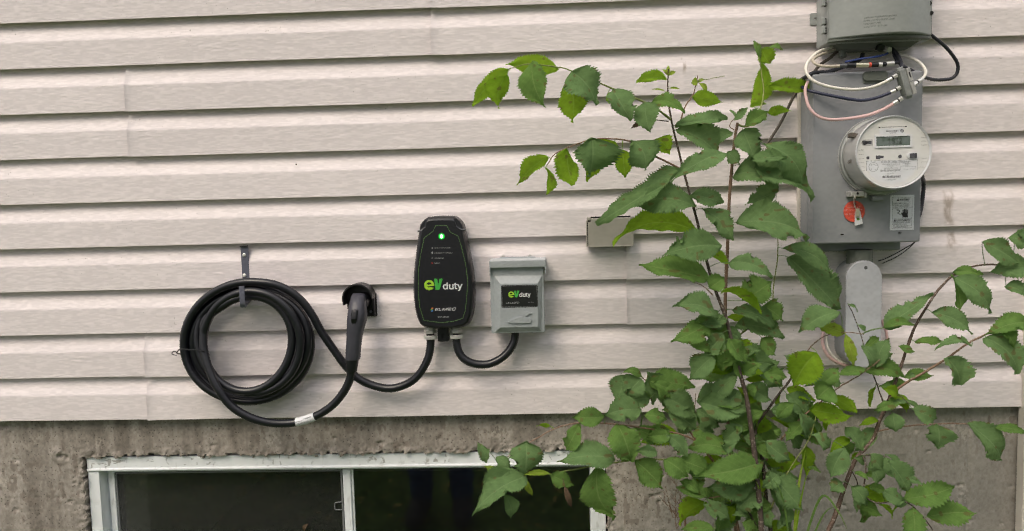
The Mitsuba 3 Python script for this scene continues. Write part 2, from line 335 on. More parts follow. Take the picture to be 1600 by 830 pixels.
put('basement_window__track', cat(wbox(fx0 + jw + 0.008, fx1 - jw * 1.25 - 0.0005, D0 + 0.026, 0.083, tz, zi - 0.0005, 0.001), wbox(fx0 + jw + 0.0005, fx0 + jw + 0.0075, D0 + 0.040, 0.083, fz0, zi - 0.001, 0.001)), 'window_vinyl')
mx0, mx1 = -0.5562, -0.5352
ga, gb = fx0 + jw + 0.008, fx1 - jw * 1.25
YL, YR = 0.066, 0.054
# left sash: slim white stile, glass, insect screen with thin frame and pull
put('basement_window__sash_stile', wbox(ga + 0.001, ga + 0.0165, D0 + 0.030, YL + 0.004, fz0, tz - 0.0005, 0.001), 'window_vinyl')
put('basement_window__centre_stile', cat(wbox(mx0, mx1, D0 + 0.024, YL + 0.01, fz0, tz - 0.0006, 0.0015), wbox(mx1 + 0.0003, mx1 + 0.006, D0 + 0.030, YR + 0.004, fz0, tz - 0.0007, 0.001)), 'window_vinyl')
put('basement_window__pane', mesh_of([(ga + 0.016, YL + 0.006, fz0), (mx0 + 0.003, YL + 0.006, fz0), (mx0 + 0.003, YL + 0.006, tz + 0.003), (ga + 0.016, YL + 0.006, tz + 0.003)], [(0, 1, 2), (0, 2, 3)]), 'pane_glass', smooth=False)
put('basement_window__pane', mesh_of([(mx1 + 0.002, YR, fz0), (gb + 0.003, YR, fz0), (gb + 0.003, YR, tz + 0.003), (mx1 + 0.002, YR, tz + 0.003)], [(0, 1, 2), (0, 2, 3)]), 'pane_glass', smooth=False)
sx0, sx1, sz0, sz1, sy = ga + 0.018, mx0 - 0.004, fz0, tz - 0.004, D0 + 0.036
put('basement_window__screen_frame', cat(wbox(sx1 - 0.005, sx1, sy - 0.003, sy + 0.004, sz0, sz1, 0.001), wbox(sx0, sx1 - 0.0051, sy - 0.003, sy + 0.004, sz1 - 0.004, sz1, 0.001), wbox(sx0, sx0 + 0.004, sy - 0.003, sy + 0.004, sz0, sz1 - 0.0041, 0.001)), 'screen_alu')
pitch = 0.0013
def wire_grid():
    v, f = [], []
    def stick(a, b, w):
        k = len(v)
        dx, dz = (w, 0) if abs(a[0] - b[0]) < 1e-9 else (0, w)
        for q in (a, b):
            v.extend([(q[0] - dx, sy + 0.0, q[1] - dz), (q[0], sy - w, q[1]), (q[0] + dx, sy, q[1] + dz)])
        for j in range(3):
            l = (j + 1) % 3; f.extend([(k + j, k + l, k + 3 + l), (k + j, k + 3 + l, k + 3 + j)])
    for x in np.arange(sx0 + 0.004, sx1 - 0.004, pitch): stick((x, sz0), (x, sz1), 0.00010)
    for z in np.arange(sz0, sz1, pitch): stick((sx0, z), (sx1, z), 0.00010)
    return mesh_of(v, f)
put('basement_window__insect_screen', wire_grid(), 'screen_wire', smooth=False)
tag('basement_window__insect_screen', 'fine dark insect screen over the left pane', kind='stuff')
lx, lz = -0.5633, 0.8826
put('basement_window__screen_pull', tube(curve([(lx - 0.001, sy - 0.005, lz + 0.011), (lx - 0.016, sy - 0.006, lz + 0.0095), (lx - 0.0195, sy - 0.006, lz + 0.006), (lx - 0.0195, sy - 0.006, lz - 0.008), (lx - 0.016, sy - 0.006, lz - 0.0105), (lx - 0.001, sy - 0.005, lz - 0.0105)], 5), 0.0016, 8), 'screen_alu', smooth=60)
# the room behind
rx0, rx1, ry0, ry1, rz0, rz1 = WX0 - 1.6, WX1 + 1.6, 0.21, 5.6, GROUND - 1.0, WZ1 + 0.3
room = cat(box(rx0 - 0.1, rx1 + 0.1, ry1, ry1 + 0.1, rz0 - 0.1, rz1 + 0.1), box(rx0 - 0.1, rx0, ry0, ry1 - 0.001, rz0, rz1), box(rx1, rx1 + 0.1, ry0, ry1 - 0.001, rz0, rz1),
           box(rx0 - 0.1, rx1 + 0.1, ry0, ry1 - 0.001, rz0 - 0.1, rz0 - 0.001), box(rx0 - 0.1, rx1 + 0.1, 0.141, ry1 - 0.001, rz1 + 0.001, rz1 + 0.1))
put('basement_window__room', room, 'room_paint', smooth=False)
put('basement_window__jamb_lining', cat(box(WX0 + 0.02, WX0 + 0.06, 0.09, 0.2, fz0, fz1 - 0.05), box(WX0 - 0.02, WX0 + 0.055, 0.201, 0.23, fz0, fz1)), 'jamb_paint', smooth=False)
tag('basement_window', 'white framed sliding basement window set in the concrete with dried mud on its head', 'window')

# ------------------------------------------------------------------ the yard
def lawn_color(p, n, uv):
    g = fbm(p.x * 22, p.y * 22, 1.0, 4); b = fbm(p.x * 1.6, p.y * 1.6, 3.0, 3)
    c = mix((0.032, 0.066, 0.016), (0.085, 0.150, 0.034), smoothstep(0.3, 0.75, 0.6 * g + 0.4 * b))
    return mix(c, (0.26, 0.22, 0.06), 0.8 * smoothstep(0.8, 0.86, noise(p.x * 30, p.y * 30, 5.0)))
bumped('lawn_turf', proc(lawn_color), lambda p, n, uv: fbm(p.x * 60, p.y * 60, 0.0, 3), 0.05, rough=0.9, spec=0.1, eps=3e-3)
gx, gy = np.meshgrid(np.concatenate([[-60, -25], np.linspace(-6, 6, 61), [25, 60]]), np.concatenate([[-60, -30], np.linspace(-10, 0.011, 60)]), indexing='ij')
gz = GROUND + 0.05 * (meshkit.fbm(np.stack([gx * 0.8, gy * 0.8, gx * 0], -1), 3, 2) - 0.5)
nn = gx.shape[1]
put('lawn', mesh_of(np.stack([gx, gy, gz], -1).reshape(-1, 3), [t for i in range(gx.shape[0] - 1) for j in range(nn - 1) for t in ((i * nn + j, (i + 1) * nn + j, (i + 1) * nn + j + 1), (i * nn + j, (i + 1) * nn + j + 1, i * nn + j + 1))]), 'lawn_turf', smooth=True)
tag('lawn', 'rough green lawn in front of the house wall', kind='structure')

# ------------------------------------------------------------------ charging unit
CX, CZ = -0.2496, 1.5237
U1 = 0.000503                                                   # metres per outline unit
half = [(0, 330), (40, 329), (66, 326), (82, 316), (96, 303), (107, 285), (110, 265), (119, 226), (134, 140), (146, 60), (151, 0), (152, -60), (148, -120), (138, -170), (124, -203), (104, -219), (60, -229), (0, -231)]
half = [(x, y - 49) for x, y in half]
def outline(o, k=1.0):
    p = Polygon([(x * U1 * k, y * U1 * k) for x, y in half] + [(-x * U1 * k, y * U1 * k) for x, y in half[-2:0:-1]])
    return np.array((p.buffer(-o) if o else p).simplify(0.0002).exterior.coords[:-1])
def layer(o, p, k=1.0):
    q = outline(o, k); return np.stack([CX + q[:, 0], np.full(len(q), -p), CZ + q[:, 1]], 1)
shell = hull(np.vstack([layer(0.004, 0.026), layer(0.0, 0.034), layer(0.0, 0.066), layer(0.002, 0.077), layer(0.0055, 0.0845), layer(0.010, 0.0880)]))
sm = man(shell)
for s in (-1, 1):
    cut = hull([np.array([CX + s * a * U1, -q, CZ + b * U1]) + BALL * 0.004 for a, b in ((72, 268), (82, 232), (100, 219), (140, 214), (140, 300), (76, 300)) for q in (0.083, 0.12)])
    sm = sm - man(cut)
put('charging_unit__body', unman(sm), 'black_plastic', smooth=25)
for s in (-1, 1):
    put('charging_unit__thumb_rest', tube(curve([(CX + s * a * U1, -q, CZ + b * U1) for a, b, q in ((66, 250, 0.0800), (72, 231, 0.0808), (84, 217, 0.0812), (100, 211, 0.0806), (116, 209, 0.0775))], 6), 0.0026, 8), 'grey_lip', smooth=60)
G = [(-0.2345, -0.0885, 1.6414), (-0.227, -0.0885, 1.6254), (-0.2075, -0.0885, 1.615), (-0.2004, -0.0885, 1.589), (-0.1918, -0.0885, 1.5472), (-0.1883, -0.0885, 1.5143), (-0.189, -0.0885, 1.4922), (-0.1906, -0.0885, 1.4708), (-0.1959, -0.0885, 1.4314), (-0.2029, -0.0885, 1.4116), (-0.2293, -0.0885, 1.4045), (-0.2514, -0.0885, 1.403), (-0.2711, -0.0885, 1.4042), (-0.2995, -0.0885, 1.409), (-0.309, -0.0885, 1.4447), (-0.3103, -0.0885, 1.4779), (-0.3095, -0.0885, 1.517), (-0.3075, -0.0885, 1.5375), (-0.3023, -0.0885, 1.5677), (-0.2912, -0.0885, 1.6127), (-0.2687, -0.0885, 1.6285), (-0.2622, -0.0885, 1.6421), (-0.2345, -0.0885, 1.6414)]
put('charging_unit__green_outline', tube([(x, -0.0878, z) for x, y, z in G], 0.00055, 6), 'line_green')
put('charging_unit__back_plate', hull(np.vstack([layer(0.010, 0.012, 0.97), layer(0.010, 0.027, 0.97)])), 'black_plastic', smooth=25)
FP = 0.0878
for s, (a, c), bs, bd, sh in ((('READY TO CHARGE'), [(-0.267, -0.088, 1.586), (-0.2272, -0.088, 1.5885)], 'print_dim', False, 0), ('CONNECTED VEHICLE', [(-0.2674, -0.088, 1.5734), (-0.2229, -0.088, 1.5762)], 'print_dim', False, 0),
                              ('CHARGING', [(-0.2677, -0.088, 1.5604), (-0.2453, -0.088, 1.5636)], 'print_dim', False, 0), ('FAULT', [(-0.268, -0.088, 1.5482), (-0.2552, -0.088, 1.5517)], 'print_dim', False, 0),
                              ('duty', [(-0.2495, -0.088, 1.4804), (-0.201, -0.088, 1.5015)], 'print_white', True, 0), ('ELMEC', [(-0.2713, -0.088, 1.4322), (-0.2203, -0.088, 1.4388)], 'print_white', False, 0.35), ('EVF45UN', [(-0.2641, -0.088, 1.4145), (-0.237, -0.088, 1.4185)], 'print_dim', False, 0)):
    put('charging_unit__lettering', text(s, a[0], c[0], a[2], c[2], FP, bd, sh), bs, smooth=False)
for i, (q, b) in enumerate(zip([(-0.2724, -0.088, 1.5877), (-0.273, -0.088, 1.5755), (-0.2736, -0.088, 1.5626), (-0.2739, -0.088, 1.5504)], ('print_dim', 'print_white', 'print_grey', 'print_red'))):
    put('charging_unit__indicator_mark', plate(unary_union([sbox(-0.0009, -0.0020, 0.0009, 0.0012), Point(0, 0.0019).buffer(0.0007)]), 0.0006, q[0], FP, q[2]), b, smooth=False)
def logo(key, xe, ze, r, p):
    """round lime e and a bold green v"""
    ring = Point(0, 0).buffer(r, 32).difference(Point(0.0, 0.06 * r).buffer(0.50 * r, 24))
    bar = sbox(-0.52 * r, -0.20 * r, 0.92 * r, 0.16 * r)
    gap = Polygon([(0.05 * r, -0.20 * r), (1.2 * r, -0.20 * r), (1.2 * r, -0.55 * r), (0.45 * r, -0.50 * r)])
    e = unary_union([ring.difference(gap), bar.intersection(Point(0, 0).buffer(r, 32))])
    e = e.difference(Point(-0.08 * r, 0.22 * r).buffer(0.19 * r))
    put(key + '__logo_letter', plate(e, 0.0006, xe, p, ze), 'logo_lime', smooth=False)
    v = Polygon([(1.02 * r, 1.22 * r), (1.62 * r, 1.22 * r), (1.78 * r, -0.05 * r), (2.05 * r, 1.22 * r), (2.72 * r, 1.22 * r), (2.0 * r, -0.98 * r), (1.22 * r, -0.98 * r)])
    put(key + '__logo_letter', plate(v, 0.0006, xe, p, ze), 'logo_green', smooth=False)
(q,) = [(-0.2831, -0.088, 1.4964)]
logo('charging_unit', q[0], q[2], 0.0126, FP)
(q,) = [(-0.2783, -0.088, 1.4353)]
for dx, dz, b in ((0.0006, 0.0036, 'print_orange'), (-0.001, 0.0001, 'line_green'), (0.0002, -0.0034, 'print_blue')):
    put('charging_unit__logo_flame', plate(Polygon([(-0.003, -0.0014), (0.0016, -0.0017), (0.003, 0.0013), (-0.001, 0.0016)]), 0.0006, q[0] + dx, FP, q[2] + dz), b, smooth=False)
(q,) = [(-0.2483, -0.088, 1.6155)]
put('charging_unit__lamp_ring', front(revolve([(0.0090, 0), (0.0088, 0.0008), (0.0072, 0.001), (0.0068, 0.0002)], 32), q[0], FP, q[2]), 'led_lens')
scene['led_lens'] = {'type': 'twosided', 'bsdf': {'type': 'principled', 'base_color': rgb(0.012, 0.16, 0.02), 'roughness': 0.25}}
scene['charging_unit__lamp_lens'] = mikit.ply(front(revolve([(0.0068, 0), (0.0060, 0.0008), (0.003, 0.0013)], 32), q[0], FP + 0.0001, q[2]), 'led_lens', smooth=40, emitter={'type': 'area', 'radiance': rgb(0.005, 0.12, 0.012)})
scene['charging_unit__lamp'] = mikit.ply(front(mesh_of(*(lambda m: (np.asarray(m.vertices) * [0.8, 1.35, 1], m.faces))(revolve([(0.0033, 0), (0.0028, 0.001), (0.0012, 0.0016)], 20))), q[0], FP + 0.0012, q[2]), 'led_lens', smooth=40, emitter={'type': 'area', 'radiance': rgb(0.55, 2.6, 0.7)})
# lower lug and two cable glands
lx0, lz0 = -0.2574, 1.3627
lug = man(rbox(lx0 - 0.0135, lx0 + 0.0135, -0.058, -0.030, lz0 - 0.014, lz0 + 0.03, 0.003)) - man(box(lx0 - 0.004, lx0 + 0.003, -0.07, -0.052, lz0 - 0.007, lz0 + 0.006))
put('charging_unit__lug', unman(lug), 'black_plastic', smooth=25)
glands = [(-0.2897, -0.055, 1.3673), (-0.2234, -0.055, 1.3676)]
def gland(q, key):
    x, y, z = q
    def ring(r, a, b, n=40): 
        m = revolve([(r * 0.93, a), (r, a + 0.001), (r, b - 0.001), (r * 0.93, b)], n); m.apply_translation((x, y, z)); return m
    hexn = revolve([(0.0150, 0.004), (0.0158, 0.0052), (0.0158, 0.0118), (0.0150, 0.013)], 6); hexn.apply_translation((x, y, z))
    ribs = cat([trimesh.creation.box((0.0035, 0.0035, 0.0075)).apply_transform(trimesh.transformations.translation_matrix((x + 0.0148 * math.cos(a), y + 0.0148 * math.sin(a), z - 0.006))) for a in np.arange(20) * math.pi / 10])
    g = put(key, cat(hexn, ring(0.0125, 0.012, 0.03)), 'dull_steel', smooth=25)
    put(g + '__gland_nut', cat(ring(0.0152, -0.0108, -0.001), ribs), 'steel', smooth=25)
for q in glands: gland(q, 'charging_unit__cable_gland')
tag('charging_unit', 'black wall charging unit with a glowing green lamp and green and white lettering', 'charger')

# ------------------------------------------------------------------ cable: unit -> coil -> handle
RC = 0.0101
lead = [(-0.2897, -0.055, 1.3689), (-0.2901, -0.056, 1.3398), (-0.2985, -0.058, 1.3043), (-0.3227, -0.058, 1.2654), (-0.3532, -0.056, 1.2424), (-0.3933, -0.054, 1.231), (-0.4328, -0.052, 1.2362), (-0.4752, -0.05, 1.2546), (-0.5083, -0.05, 1.2883), (-0.5385, -0.052, 1.3339), (-0.5663, -0.056, 1.3811), (-0.5869, -0.062, 1.4266), (-0.6109, -0.068, 1.4636), (-0.6417, -0.074, 1.4909), (-0.6792, -0.08, 1.5076)]
COIL_PATH = [(-0.7246, -0.0805, 1.5132), (-0.7584, -0.0781, 1.512), (-0.7915, -0.0756, 1.5047), (-0.8229, -0.0731, 1.4919), (-0.8516, -0.0708, 1.4738), (-0.8767, -0.069, 1.451), (-0.8968, -0.0676, 1.4238), (-0.9107, -0.0668, 1.3931), (-0.9173, -0.0664, 1.3603), (-0.9158, -0.0664, 1.3271), (-0.9062, -0.0666, 1.2954), (-0.8894, -0.0668, 1.267), (-0.8665, -0.0668, 1.2434), (-0.8393, -0.0664, 1.2254), (-0.8092, -0.0656, 1.2132), (-0.7776, -0.0643, 1.2068), (-0.7454, -0.0626, 1.206), (-0.7136, -0.0606, 1.211), (-0.683, -0.0584, 1.2218), (-0.655, -0.0563, 1.2385), (-0.6308, -0.0544, 1.2609), (-0.612, -0.053, 1.2881), (-0.6, -0.0522, 1.3189), (-0.5954, -0.0521, 1.3514), (-0.5984, -0.0525, 1.3837), (-0.6086, -0.0533, 1.414), (-0.625, -0.0543, 1.441), (-0.6464, -0.0554, 1.4638), (-0.6717, -0.0563, 1.4819), (-0.7002, -0.0569, 1.4951), (-0.7311, -0.057, 1.5029), (-0.7636, -0.0565, 1.5048), (-0.7966, -0.0554, 1.5003), (-0.8287, -0.0538, 1.4891), (-0.8581, -0.0517, 1.4712), (-0.8829, -0.0493, 1.4475), (-0.9017, -0.0469, 1.4191), (-0.9135, -0.0445, 1.388), (-0.9179, -0.0426, 1.3558), (-0.9152, -0.0411, 1.3244), (-0.9062, -0.0401, 1.2948), (-0.8915, -0.0397, 1.2681), (-0.8718, -0.0398, 1.2448), (-0.8478, -0.0402, 1.2256), (-0.8201, -0.0408, 1.2113), (-0.7895, -0.0414, 1.2029), (-0.7574, -0.0418, 1.2012), (-0.7255, -0.0419, 1.2067), (-0.6956, -0.0415, 1.2193), (-0.6696, -0.0406, 1.2381), (-0.6487, -0.0394, 1.262), (-0.6338, -0.0379, 1.2894), (-0.6249, -0.0362, 1.3187), (-0.6219, -0.0347, 1.3487), (-0.6244, -0.0335, 1.3784), (-0.6322, -0.0329, 1.4072), (-0.645, -0.0329, 1.4341), (-0.6628, -0.0336, 1.4581), (-0.6853, -0.035, 1.4779), (-0.7117, -0.0369, 1.4923), (-0.741, -0.0393, 1.5001), (-0.7715, -0.0419, 1.5007), (-0.8013, -0.0445, 1.494), (-0.8289, -0.0469, 1.4808), (-0.853, -0.049, 1.4621), (-0.8727, -0.0505, 1.4392), (-0.8877, -0.0516, 1.4134), (-0.8978, -0.0522, 1.3856), (-0.9027, -0.0525, 1.3566), (-0.902, -0.0525, 1.3272), (-0.8953, -0.0525, 1.2983), (-0.8821, -0.0527, 1.2714), (-0.8626, -0.0533, 1.2479), (-0.8373, -0.0542, 1.2294), (-0.8076, -0.0557, 1.2173), (-0.7753, -0.0576, 1.2121), (-0.7424, -0.0598, 1.214), (-0.7106, -0.0622, 1.2221), (-0.6813, -0.0646, 1.2356), (-0.6555, -0.0667, 1.2534), (-0.6336, -0.0684, 1.2747), (-0.6163, -0.0695, 1.2987), (-0.6042, -0.0699, 1.3251), (-0.598, -0.0695, 1.3531), (-0.5985, -0.0685, 1.3818), (-0.6062, -0.067, 1.4098), (-0.621, -0.0652, 1.4355), (-0.642, -0.0632, 1.4573), (-0.668, -0.0614, 1.4739), (-0.6971, -0.0598, 1.4847), (-0.7277, -0.0587, 1.4896), (-0.7583, -0.058, 1.4888), (-0.7877, -0.0578, 1.4829), (-0.8152, -0.0579, 1.4723), (-0.84, -0.0582, 1.4573), (-0.8616, -0.0585, 1.4381), (-0.879, -0.0587, 1.4149), (-0.8912, -0.0585, 1.3885), (-0.8972, -0.0579, 1.36), (-0.8964, -0.0567, 1.3308), (-0.8889, -0.0551, 1.3028), (-0.8752, -0.0529, 1.2777), (-0.8565, -0.0505, 1.2567), (-0.8342, -0.0479, 1.2406), (-0.8094, -0.0454, 1.2298), (-0.7832, -0.0433, 1.2241), (-0.7564, -0.0416, 1.2236), (-0.7296, -0.0405, 1.2282), (-0.7037, -0.04, 1.2381), (-0.6795, -0.0402, 1.2534), (-0.6585, -0.0409, 1.2738), (-0.6421, -0.042, 1.2986), (-0.6314, -0.0432, 1.3264), (-0.6272, -0.0444, 1.3556), (-0.6295, -0.0456, 1.3843), (-0.6379, -0.0466, 1.4111), (-0.6515, -0.0473, 1.4348), (-0.6693, -0.0478, 1.4546), (-0.6903, -0.048, 1.4704), (-0.7138, -0.0482, 1.4819), (-0.7392, -0.0484, 1.4887), (-0.7658, -0.0489, 1.4905), (-0.7927, -0.0498, 1.4867), (-0.8185, -0.0512, 1.4771), (-0.8416, -0.0532, 1.4616), (-0.8604, -0.0559, 1.4411), (-0.8737, -0.0592, 1.4167), (-0.8807, -0.0629, 1.3901), (-0.8814, -0.0668, 1.363), (-0.8764, -0.0708, 1.3366), (-0.8662, -0.0745, 1.312), (-0.8518, -0.0779, 1.2897), (-0.8337, -0.0807, 1.2701), (-0.8123, -0.0829, 1.2539), (-0.7879, -0.0845, 1.2416), (-0.7611, -0.0854, 1.2342), (-0.733, -0.0859, 1.2325), (-0.7049, -0.0862, 1.2371), (-0.6784, -0.0863, 1.2479), (-0.6551, -0.0864, 1.2643), (-0.6363, -0.0868, 1.2851), (-0.6227, -0.0874, 1.3089), (-0.6143, -0.0882, 1.3344), (-0.611, -0.0893, 1.3603), (-0.6125, -0.0905, 1.386), (-0.6188, -0.0919, 1.4107), (-0.6297, -0.0933, 1.4338), (-0.6451, -0.0944, 1.4544), (-0.665, -0.0951, 1.4714), (-0.6887, -0.0954, 1.4837), (-0.715, -0.095, 1.4902), (-0.7426, -0.0941, 1.4904), (-0.7695, -0.0928, 1.4841), (-0.7943, -0.0911, 1.4722), (-0.8158, -0.0894, 1.4555), (-0.8331, -0.0877, 1.4353), (-0.8462, -0.0864, 1.4127), (-0.8548, -0.0854, 1.3886), (-0.8588, -0.085, 1.3635), (-0.8583, -0.0852, 1.3381), (-0.8528, -0.0858, 1.3133), (-0.8421, -0.0868, 1.2901), (-0.8266, -0.088, 1.2698), (-0.8069, -0.0891, 1.2539), (-0.7841, -0.0901, 1.2434), (-0.7599, -0.0907, 1.2388), (-0.7358, -0.0908, 1.2401), (-0.7131, -0.0904, 1.2468), (-0.6926, -0.0895, 1.2579), (-0.6749, -0.0882, 1.2727), (-0.6599, -0.0867, 1.2905), (-0.6479, -0.0851, 1.3109), (-0.6391, -0.0837, 1.3336), (-0.6342, -0.0827, 1.3579), (-0.6339, -0.0821, 1.3831), (-0.6387, -0.0821, 1.4078), (-0.6488, -0.0826, 1.4306), (-0.6635, -0.0835, 1.4499), (-0.682, -0.0848, 1.4646), (-0.7028, -0.0863, 1.474), (-0.7248, -0.0877, 1.4782), (-0.747, -0.0889, 1.4773), (-0.7687, -0.0897, 1.4721), (-0.7894, -0.09, 1.4627)]
tail = [(-0.8481, -0.082, 1.4236), (-0.856, -0.086, 1.3856), (-0.8534, -0.094, 1.3448), (-0.8389, -0.104, 1.298), (-0.8157, -0.112, 1.2509), (-0.7851, -0.11, 1.2061), (-0.7438, -0.104, 1.176), (-0.6988, -0.096, 1.1591), (-0.6522, -0.09, 1.155), (-0.6117, -0.088, 1.1612), (-0.5703, -0.088, 1.177), (-0.5328, -0.09, 1.2031), (-0.5046, -0.093, 1.2361), (-0.488, -0.096, 1.2673), (-0.4824, -0.098, 1.2903)]
CORD = curve(lead + COIL_PATH + tail, 6)
put('charging_cable__cord', tube(CORD, RC, 14), 'rubber', smooth=60)
(h0, h1) = [(-0.6372, -0.0885, 1.1551), (-0.5843, -0.0885, 1.1691)]
lab = curve(tail, 6); sel = [q for q in lab if h0[0] - 0.0005 <= q[0] <= h1[0] + 0.0005 and q[2] < h0[2] + 0.03]
put('charging_cable__cord__label_wrap', tube(sel, RC + 0.0008, 16), 'paper_white', smooth=60)
mid = np.array(sel)
def wrap_marks(lo, hi, off, b):
    i0, i1 = int(lo * (len(mid) - 1)), int(hi * (len(mid) - 1))
    pth = mid[i0:i1 + 1] + np.array([0.0, -(RC + 0.0008) * math.cos(off), (RC + 0.0008) * math.sin(off)])
    return tube(np.linspace(pth[0], pth[-1], 3), 0.0006, 5)
put('charging_cable__cord__label_print', cat(wrap_marks(0.55, 0.9, 0.55, 0), wrap_marks(0.62, 0.95, 0.42, 0), wrap_marks(0.1, 0.5, 0.25, 0), wrap_marks(0.15, 0.8, -0.2, 0), wrap_marks(0.12, 0.9, -0.5, 0)), 'print_grey')
# cable tie
tie = [(-0.933, -0.075, 1.3376), (-0.912, -0.097, 1.3498), (-0.8777, -0.108, 1.3497), (-0.8497, -0.106, 1.3455), (-0.8546, -0.085, 1.3365), (-0.8878, -0.03, 1.3244), (-0.9252, -0.022, 1.3235), (-0.9501, -0.03, 1.3256), (-0.933, -0.075, 1.3376)]
put('charging_cable__cable_tie', cat(tube(curve(tie, 4), 0.0016, 6), tube(curve([(-0.9299, -0.078, 1.3382), (-0.9345, -0.085, 1.3429), (-0.9372, -0.092, 1.3379), (-0.9262, -0.09, 1.3324)], 5), 0.0011, 6)), 'black_plastic')
# handle: lofted along its length
def section(px, py, p, hw, hd, n=28, sq=2.6):
    a = np.arange(n) * 2 * math.pi / n
    cx, sy_ = np.cos(a), np.sin(a)
    k = (np.abs(cx) ** sq + np.abs(sy_) ** sq) ** (-1 / sq)
    return px + hw * k * cx, p + hd * k * sy_
def handle(rings):
    L = []
    for (x, y, z), hw, hd, til in rings:
        sx, sp = section(0, 0, 0, hw, hd)
        L.append(np.stack([x + sx, y - sp, z + til * sp], 1))
    return loft(L)
hr = [(-0.4658, -0.06, 1.4724), (-0.4641, -0.072, 1.4642), (-0.4636, -0.082, 1.4479), (-0.4635, -0.09, 1.4298), (-0.465, -0.094, 1.4129), (-0.4685, -0.097, 1.3927), (-0.4722, -0.099, 1.3675), (-0.4752, -0.1, 1.3421), (-0.4772, -0.1, 1.3212), (-0.4774, -0.1, 1.3172)]
hw = [(.0165, .012, .5), (.0180, .018, .5), (.0205, .024, .4), (.0232, .027, .3), (.0232, .026, .2), (.0205, .023, .1), (.0185, .021, .05), (.0180, .0195, 0), (.0180, .0195, 0), (.0172, .0188, 0)]
put('charging_cable__handle', handle([(q, *w) for q, w in zip(hr, hw)]), 'handle_plastic', smooth=50)
cr = [(-0.4786, -0.1, 1.3181), (-0.4792, -0.1, 1.3132), (-0.4804, -0.1, 1.3004), (-0.4816, -0.099, 1.2889), (-0.4819, -0.099, 1.2857)]
put('charging_cable__strain_relief', handle([(q, a, b, 0) for q, a, b in zip(cr, (.0146, .0150, .0140, .0128, .0115), (.0146, .0150, .0140, .0128, .0115))]), 'rubber', smooth=50)
bq = [(-0.4636, -0.12, 1.439), (-0.4653, -0.124, 1.4224), (-0.4668, -0.121, 1.4125)]
put('charging_cable__handle__latch_button', hull(np.vstack([np.array(q) + BALL * r for q0, r in zip(bq, (.004, .004, .003)) for q in ((q0[0] - .0032, q0[1] + .002, q0[2]), (q0[0] + .0032, q0[1] + .002, q0[2]), (q0[0], q0[1] + .012, q0[2]))])), 'black_plastic', smooth=30)
put('charging_cable__handle__latch_seam', cat([tube(curve([(bq[0][0] + s * .0072, bq[0][1] + .0055, bq[0][2] + .004), (bq[1][0] + s * .0072, bq[1][1] + .004, bq[1][2]), (bq[2][0] + s * .0030, bq[2][1] + .0015, bq[2][2] - .005)], 4), 0.0009, 6) for s in (-1, 1)]), 'dark_gap')
put('charging_cable__nozzle', front(revolve([(.0205, 0), (.0215, .002), (.0215, .045), (.019, .05)], 28), hr[2][0], 0.022, hr[2][2] + 0.006), 'black_plastic')
tag('charging_cable', 'thick black charging cable coiled on the hook with its plug hanging in the holster', 'charging cable')

# ------------------------------------------------------------------ holster
(hq,) = [(-0.4697, -0.045, 1.4641)]
HX, HZ = hq[0], hq[2]
def arch(rx, rz, z0, n=20): return [(rx * math.cos(a), z0 + rz * math.sin(a)) for a in np.linspace(0, math.pi, n)]
outer = Polygon([(-0.0385, -0.002)] + arch(0.0385, 0.036, 0.0)[::-1] + [(0.0385, -0.002)])
inner = Polygon([(-0.0345, -0.03)] + arch(0.0350, 0.0325, 0.0)[::-1] + [(0.0345, -0.03)])
put('connector_holster__hood', plate(outer.difference(inner), 0.044, HX, 0.018, HZ), 'holster_plastic', smooth=40)
bp = unary_union([Polygon([(-0.034, -0.03)] + arch(0.0345, 0.032, 0.0)[::-1] + [(0.034, -0.03)]), sbox(0.010, -0.050, 0.0375, 0.005)]).buffer(0.002)
put('connector_holster__back_plate', plate(bp, 0.006, HX, 0.0165, HZ), 'holster_plastic', smooth=30)
put('connector_holster__side_wing', cat(plate(sbox(0.0335, -0.050, 0.0375, 0.0), 0.016, HX, 0.0225, HZ)), 'holster_plastic', smooth=30)
put('connector_holster__inner_wing', plate(Polygon([(-0.0385, -0.0025), (-0.0350, -0.0025), (-0.0335, -0.017), (-0.0365, -0.017)]), 0.040, HX, 0.0225, HZ), 'holster_plastic', smooth=30)
put('connector_holster__screw', screw(HX + 0.0245, 0.0226, HZ - 0.040, 0.0035), 'hook_paint')
tag('connector_holster', 'black hooded plastic holster screwed to the siding that holds the charging plug', 'holster')

# ------------------------------------------------------------------ hook
(k0, k1, k2) = [(-0.7671, -0.018, 1.5977), (-0.7739, -0.018, 1.4588), (-0.7376, -0.125, 1.51)]
kw = 0.0095
kt = 0.0; prof = [(0.0155, k0[2]), (0.0155, k1[2] + 0.010), (0.022, k1[2] + 0.003), (0.060, k1[2] - 0.001), (0.108, k1[2] - 0.004), (0.119, k1[2] + 0.001), (0.1235, k1[2] + 0.012), (0.1235, k2[2] - 0.002)]
pc = curve([((k2[0] - k0[0]) * min(1, max(0, a - 0.0155) / 0.108), -a, b) for a, b in prof], 4)
def ribbon(path, x, hws, th):
    t = np.gradient(path, axis=0); t /= np.linalg.norm(t, axis=1, keepdims=True); n = np.cross(t, [1, 0, 0])
    return loft([np.array([q + [x - hw_, 0, 0] - nn * th, q + [x + hw_, 0, 0] - nn * th, q + [x + hw_, 0, 0] + nn * th, q + [x - hw_, 0, 0] + nn * th]) for q, nn, hw_ in zip(path, n, hws)])
hk = ribbon(pc, k0[0], [kw - 0.0032 * min(1, max(0, -q[1] - 0.03) / 0.05) for q in pc], 0.0016)
put('cable_hook__strap', hk, 'hook_paint', smooth=25)
put('cable_hook__top_bend', rbox(k0[0] - kw, k0[0] + kw, -0.0235, -0.0145, k0[2] + 0.0005, k0[2] + 0.004, 0.001), 'holster_plastic')
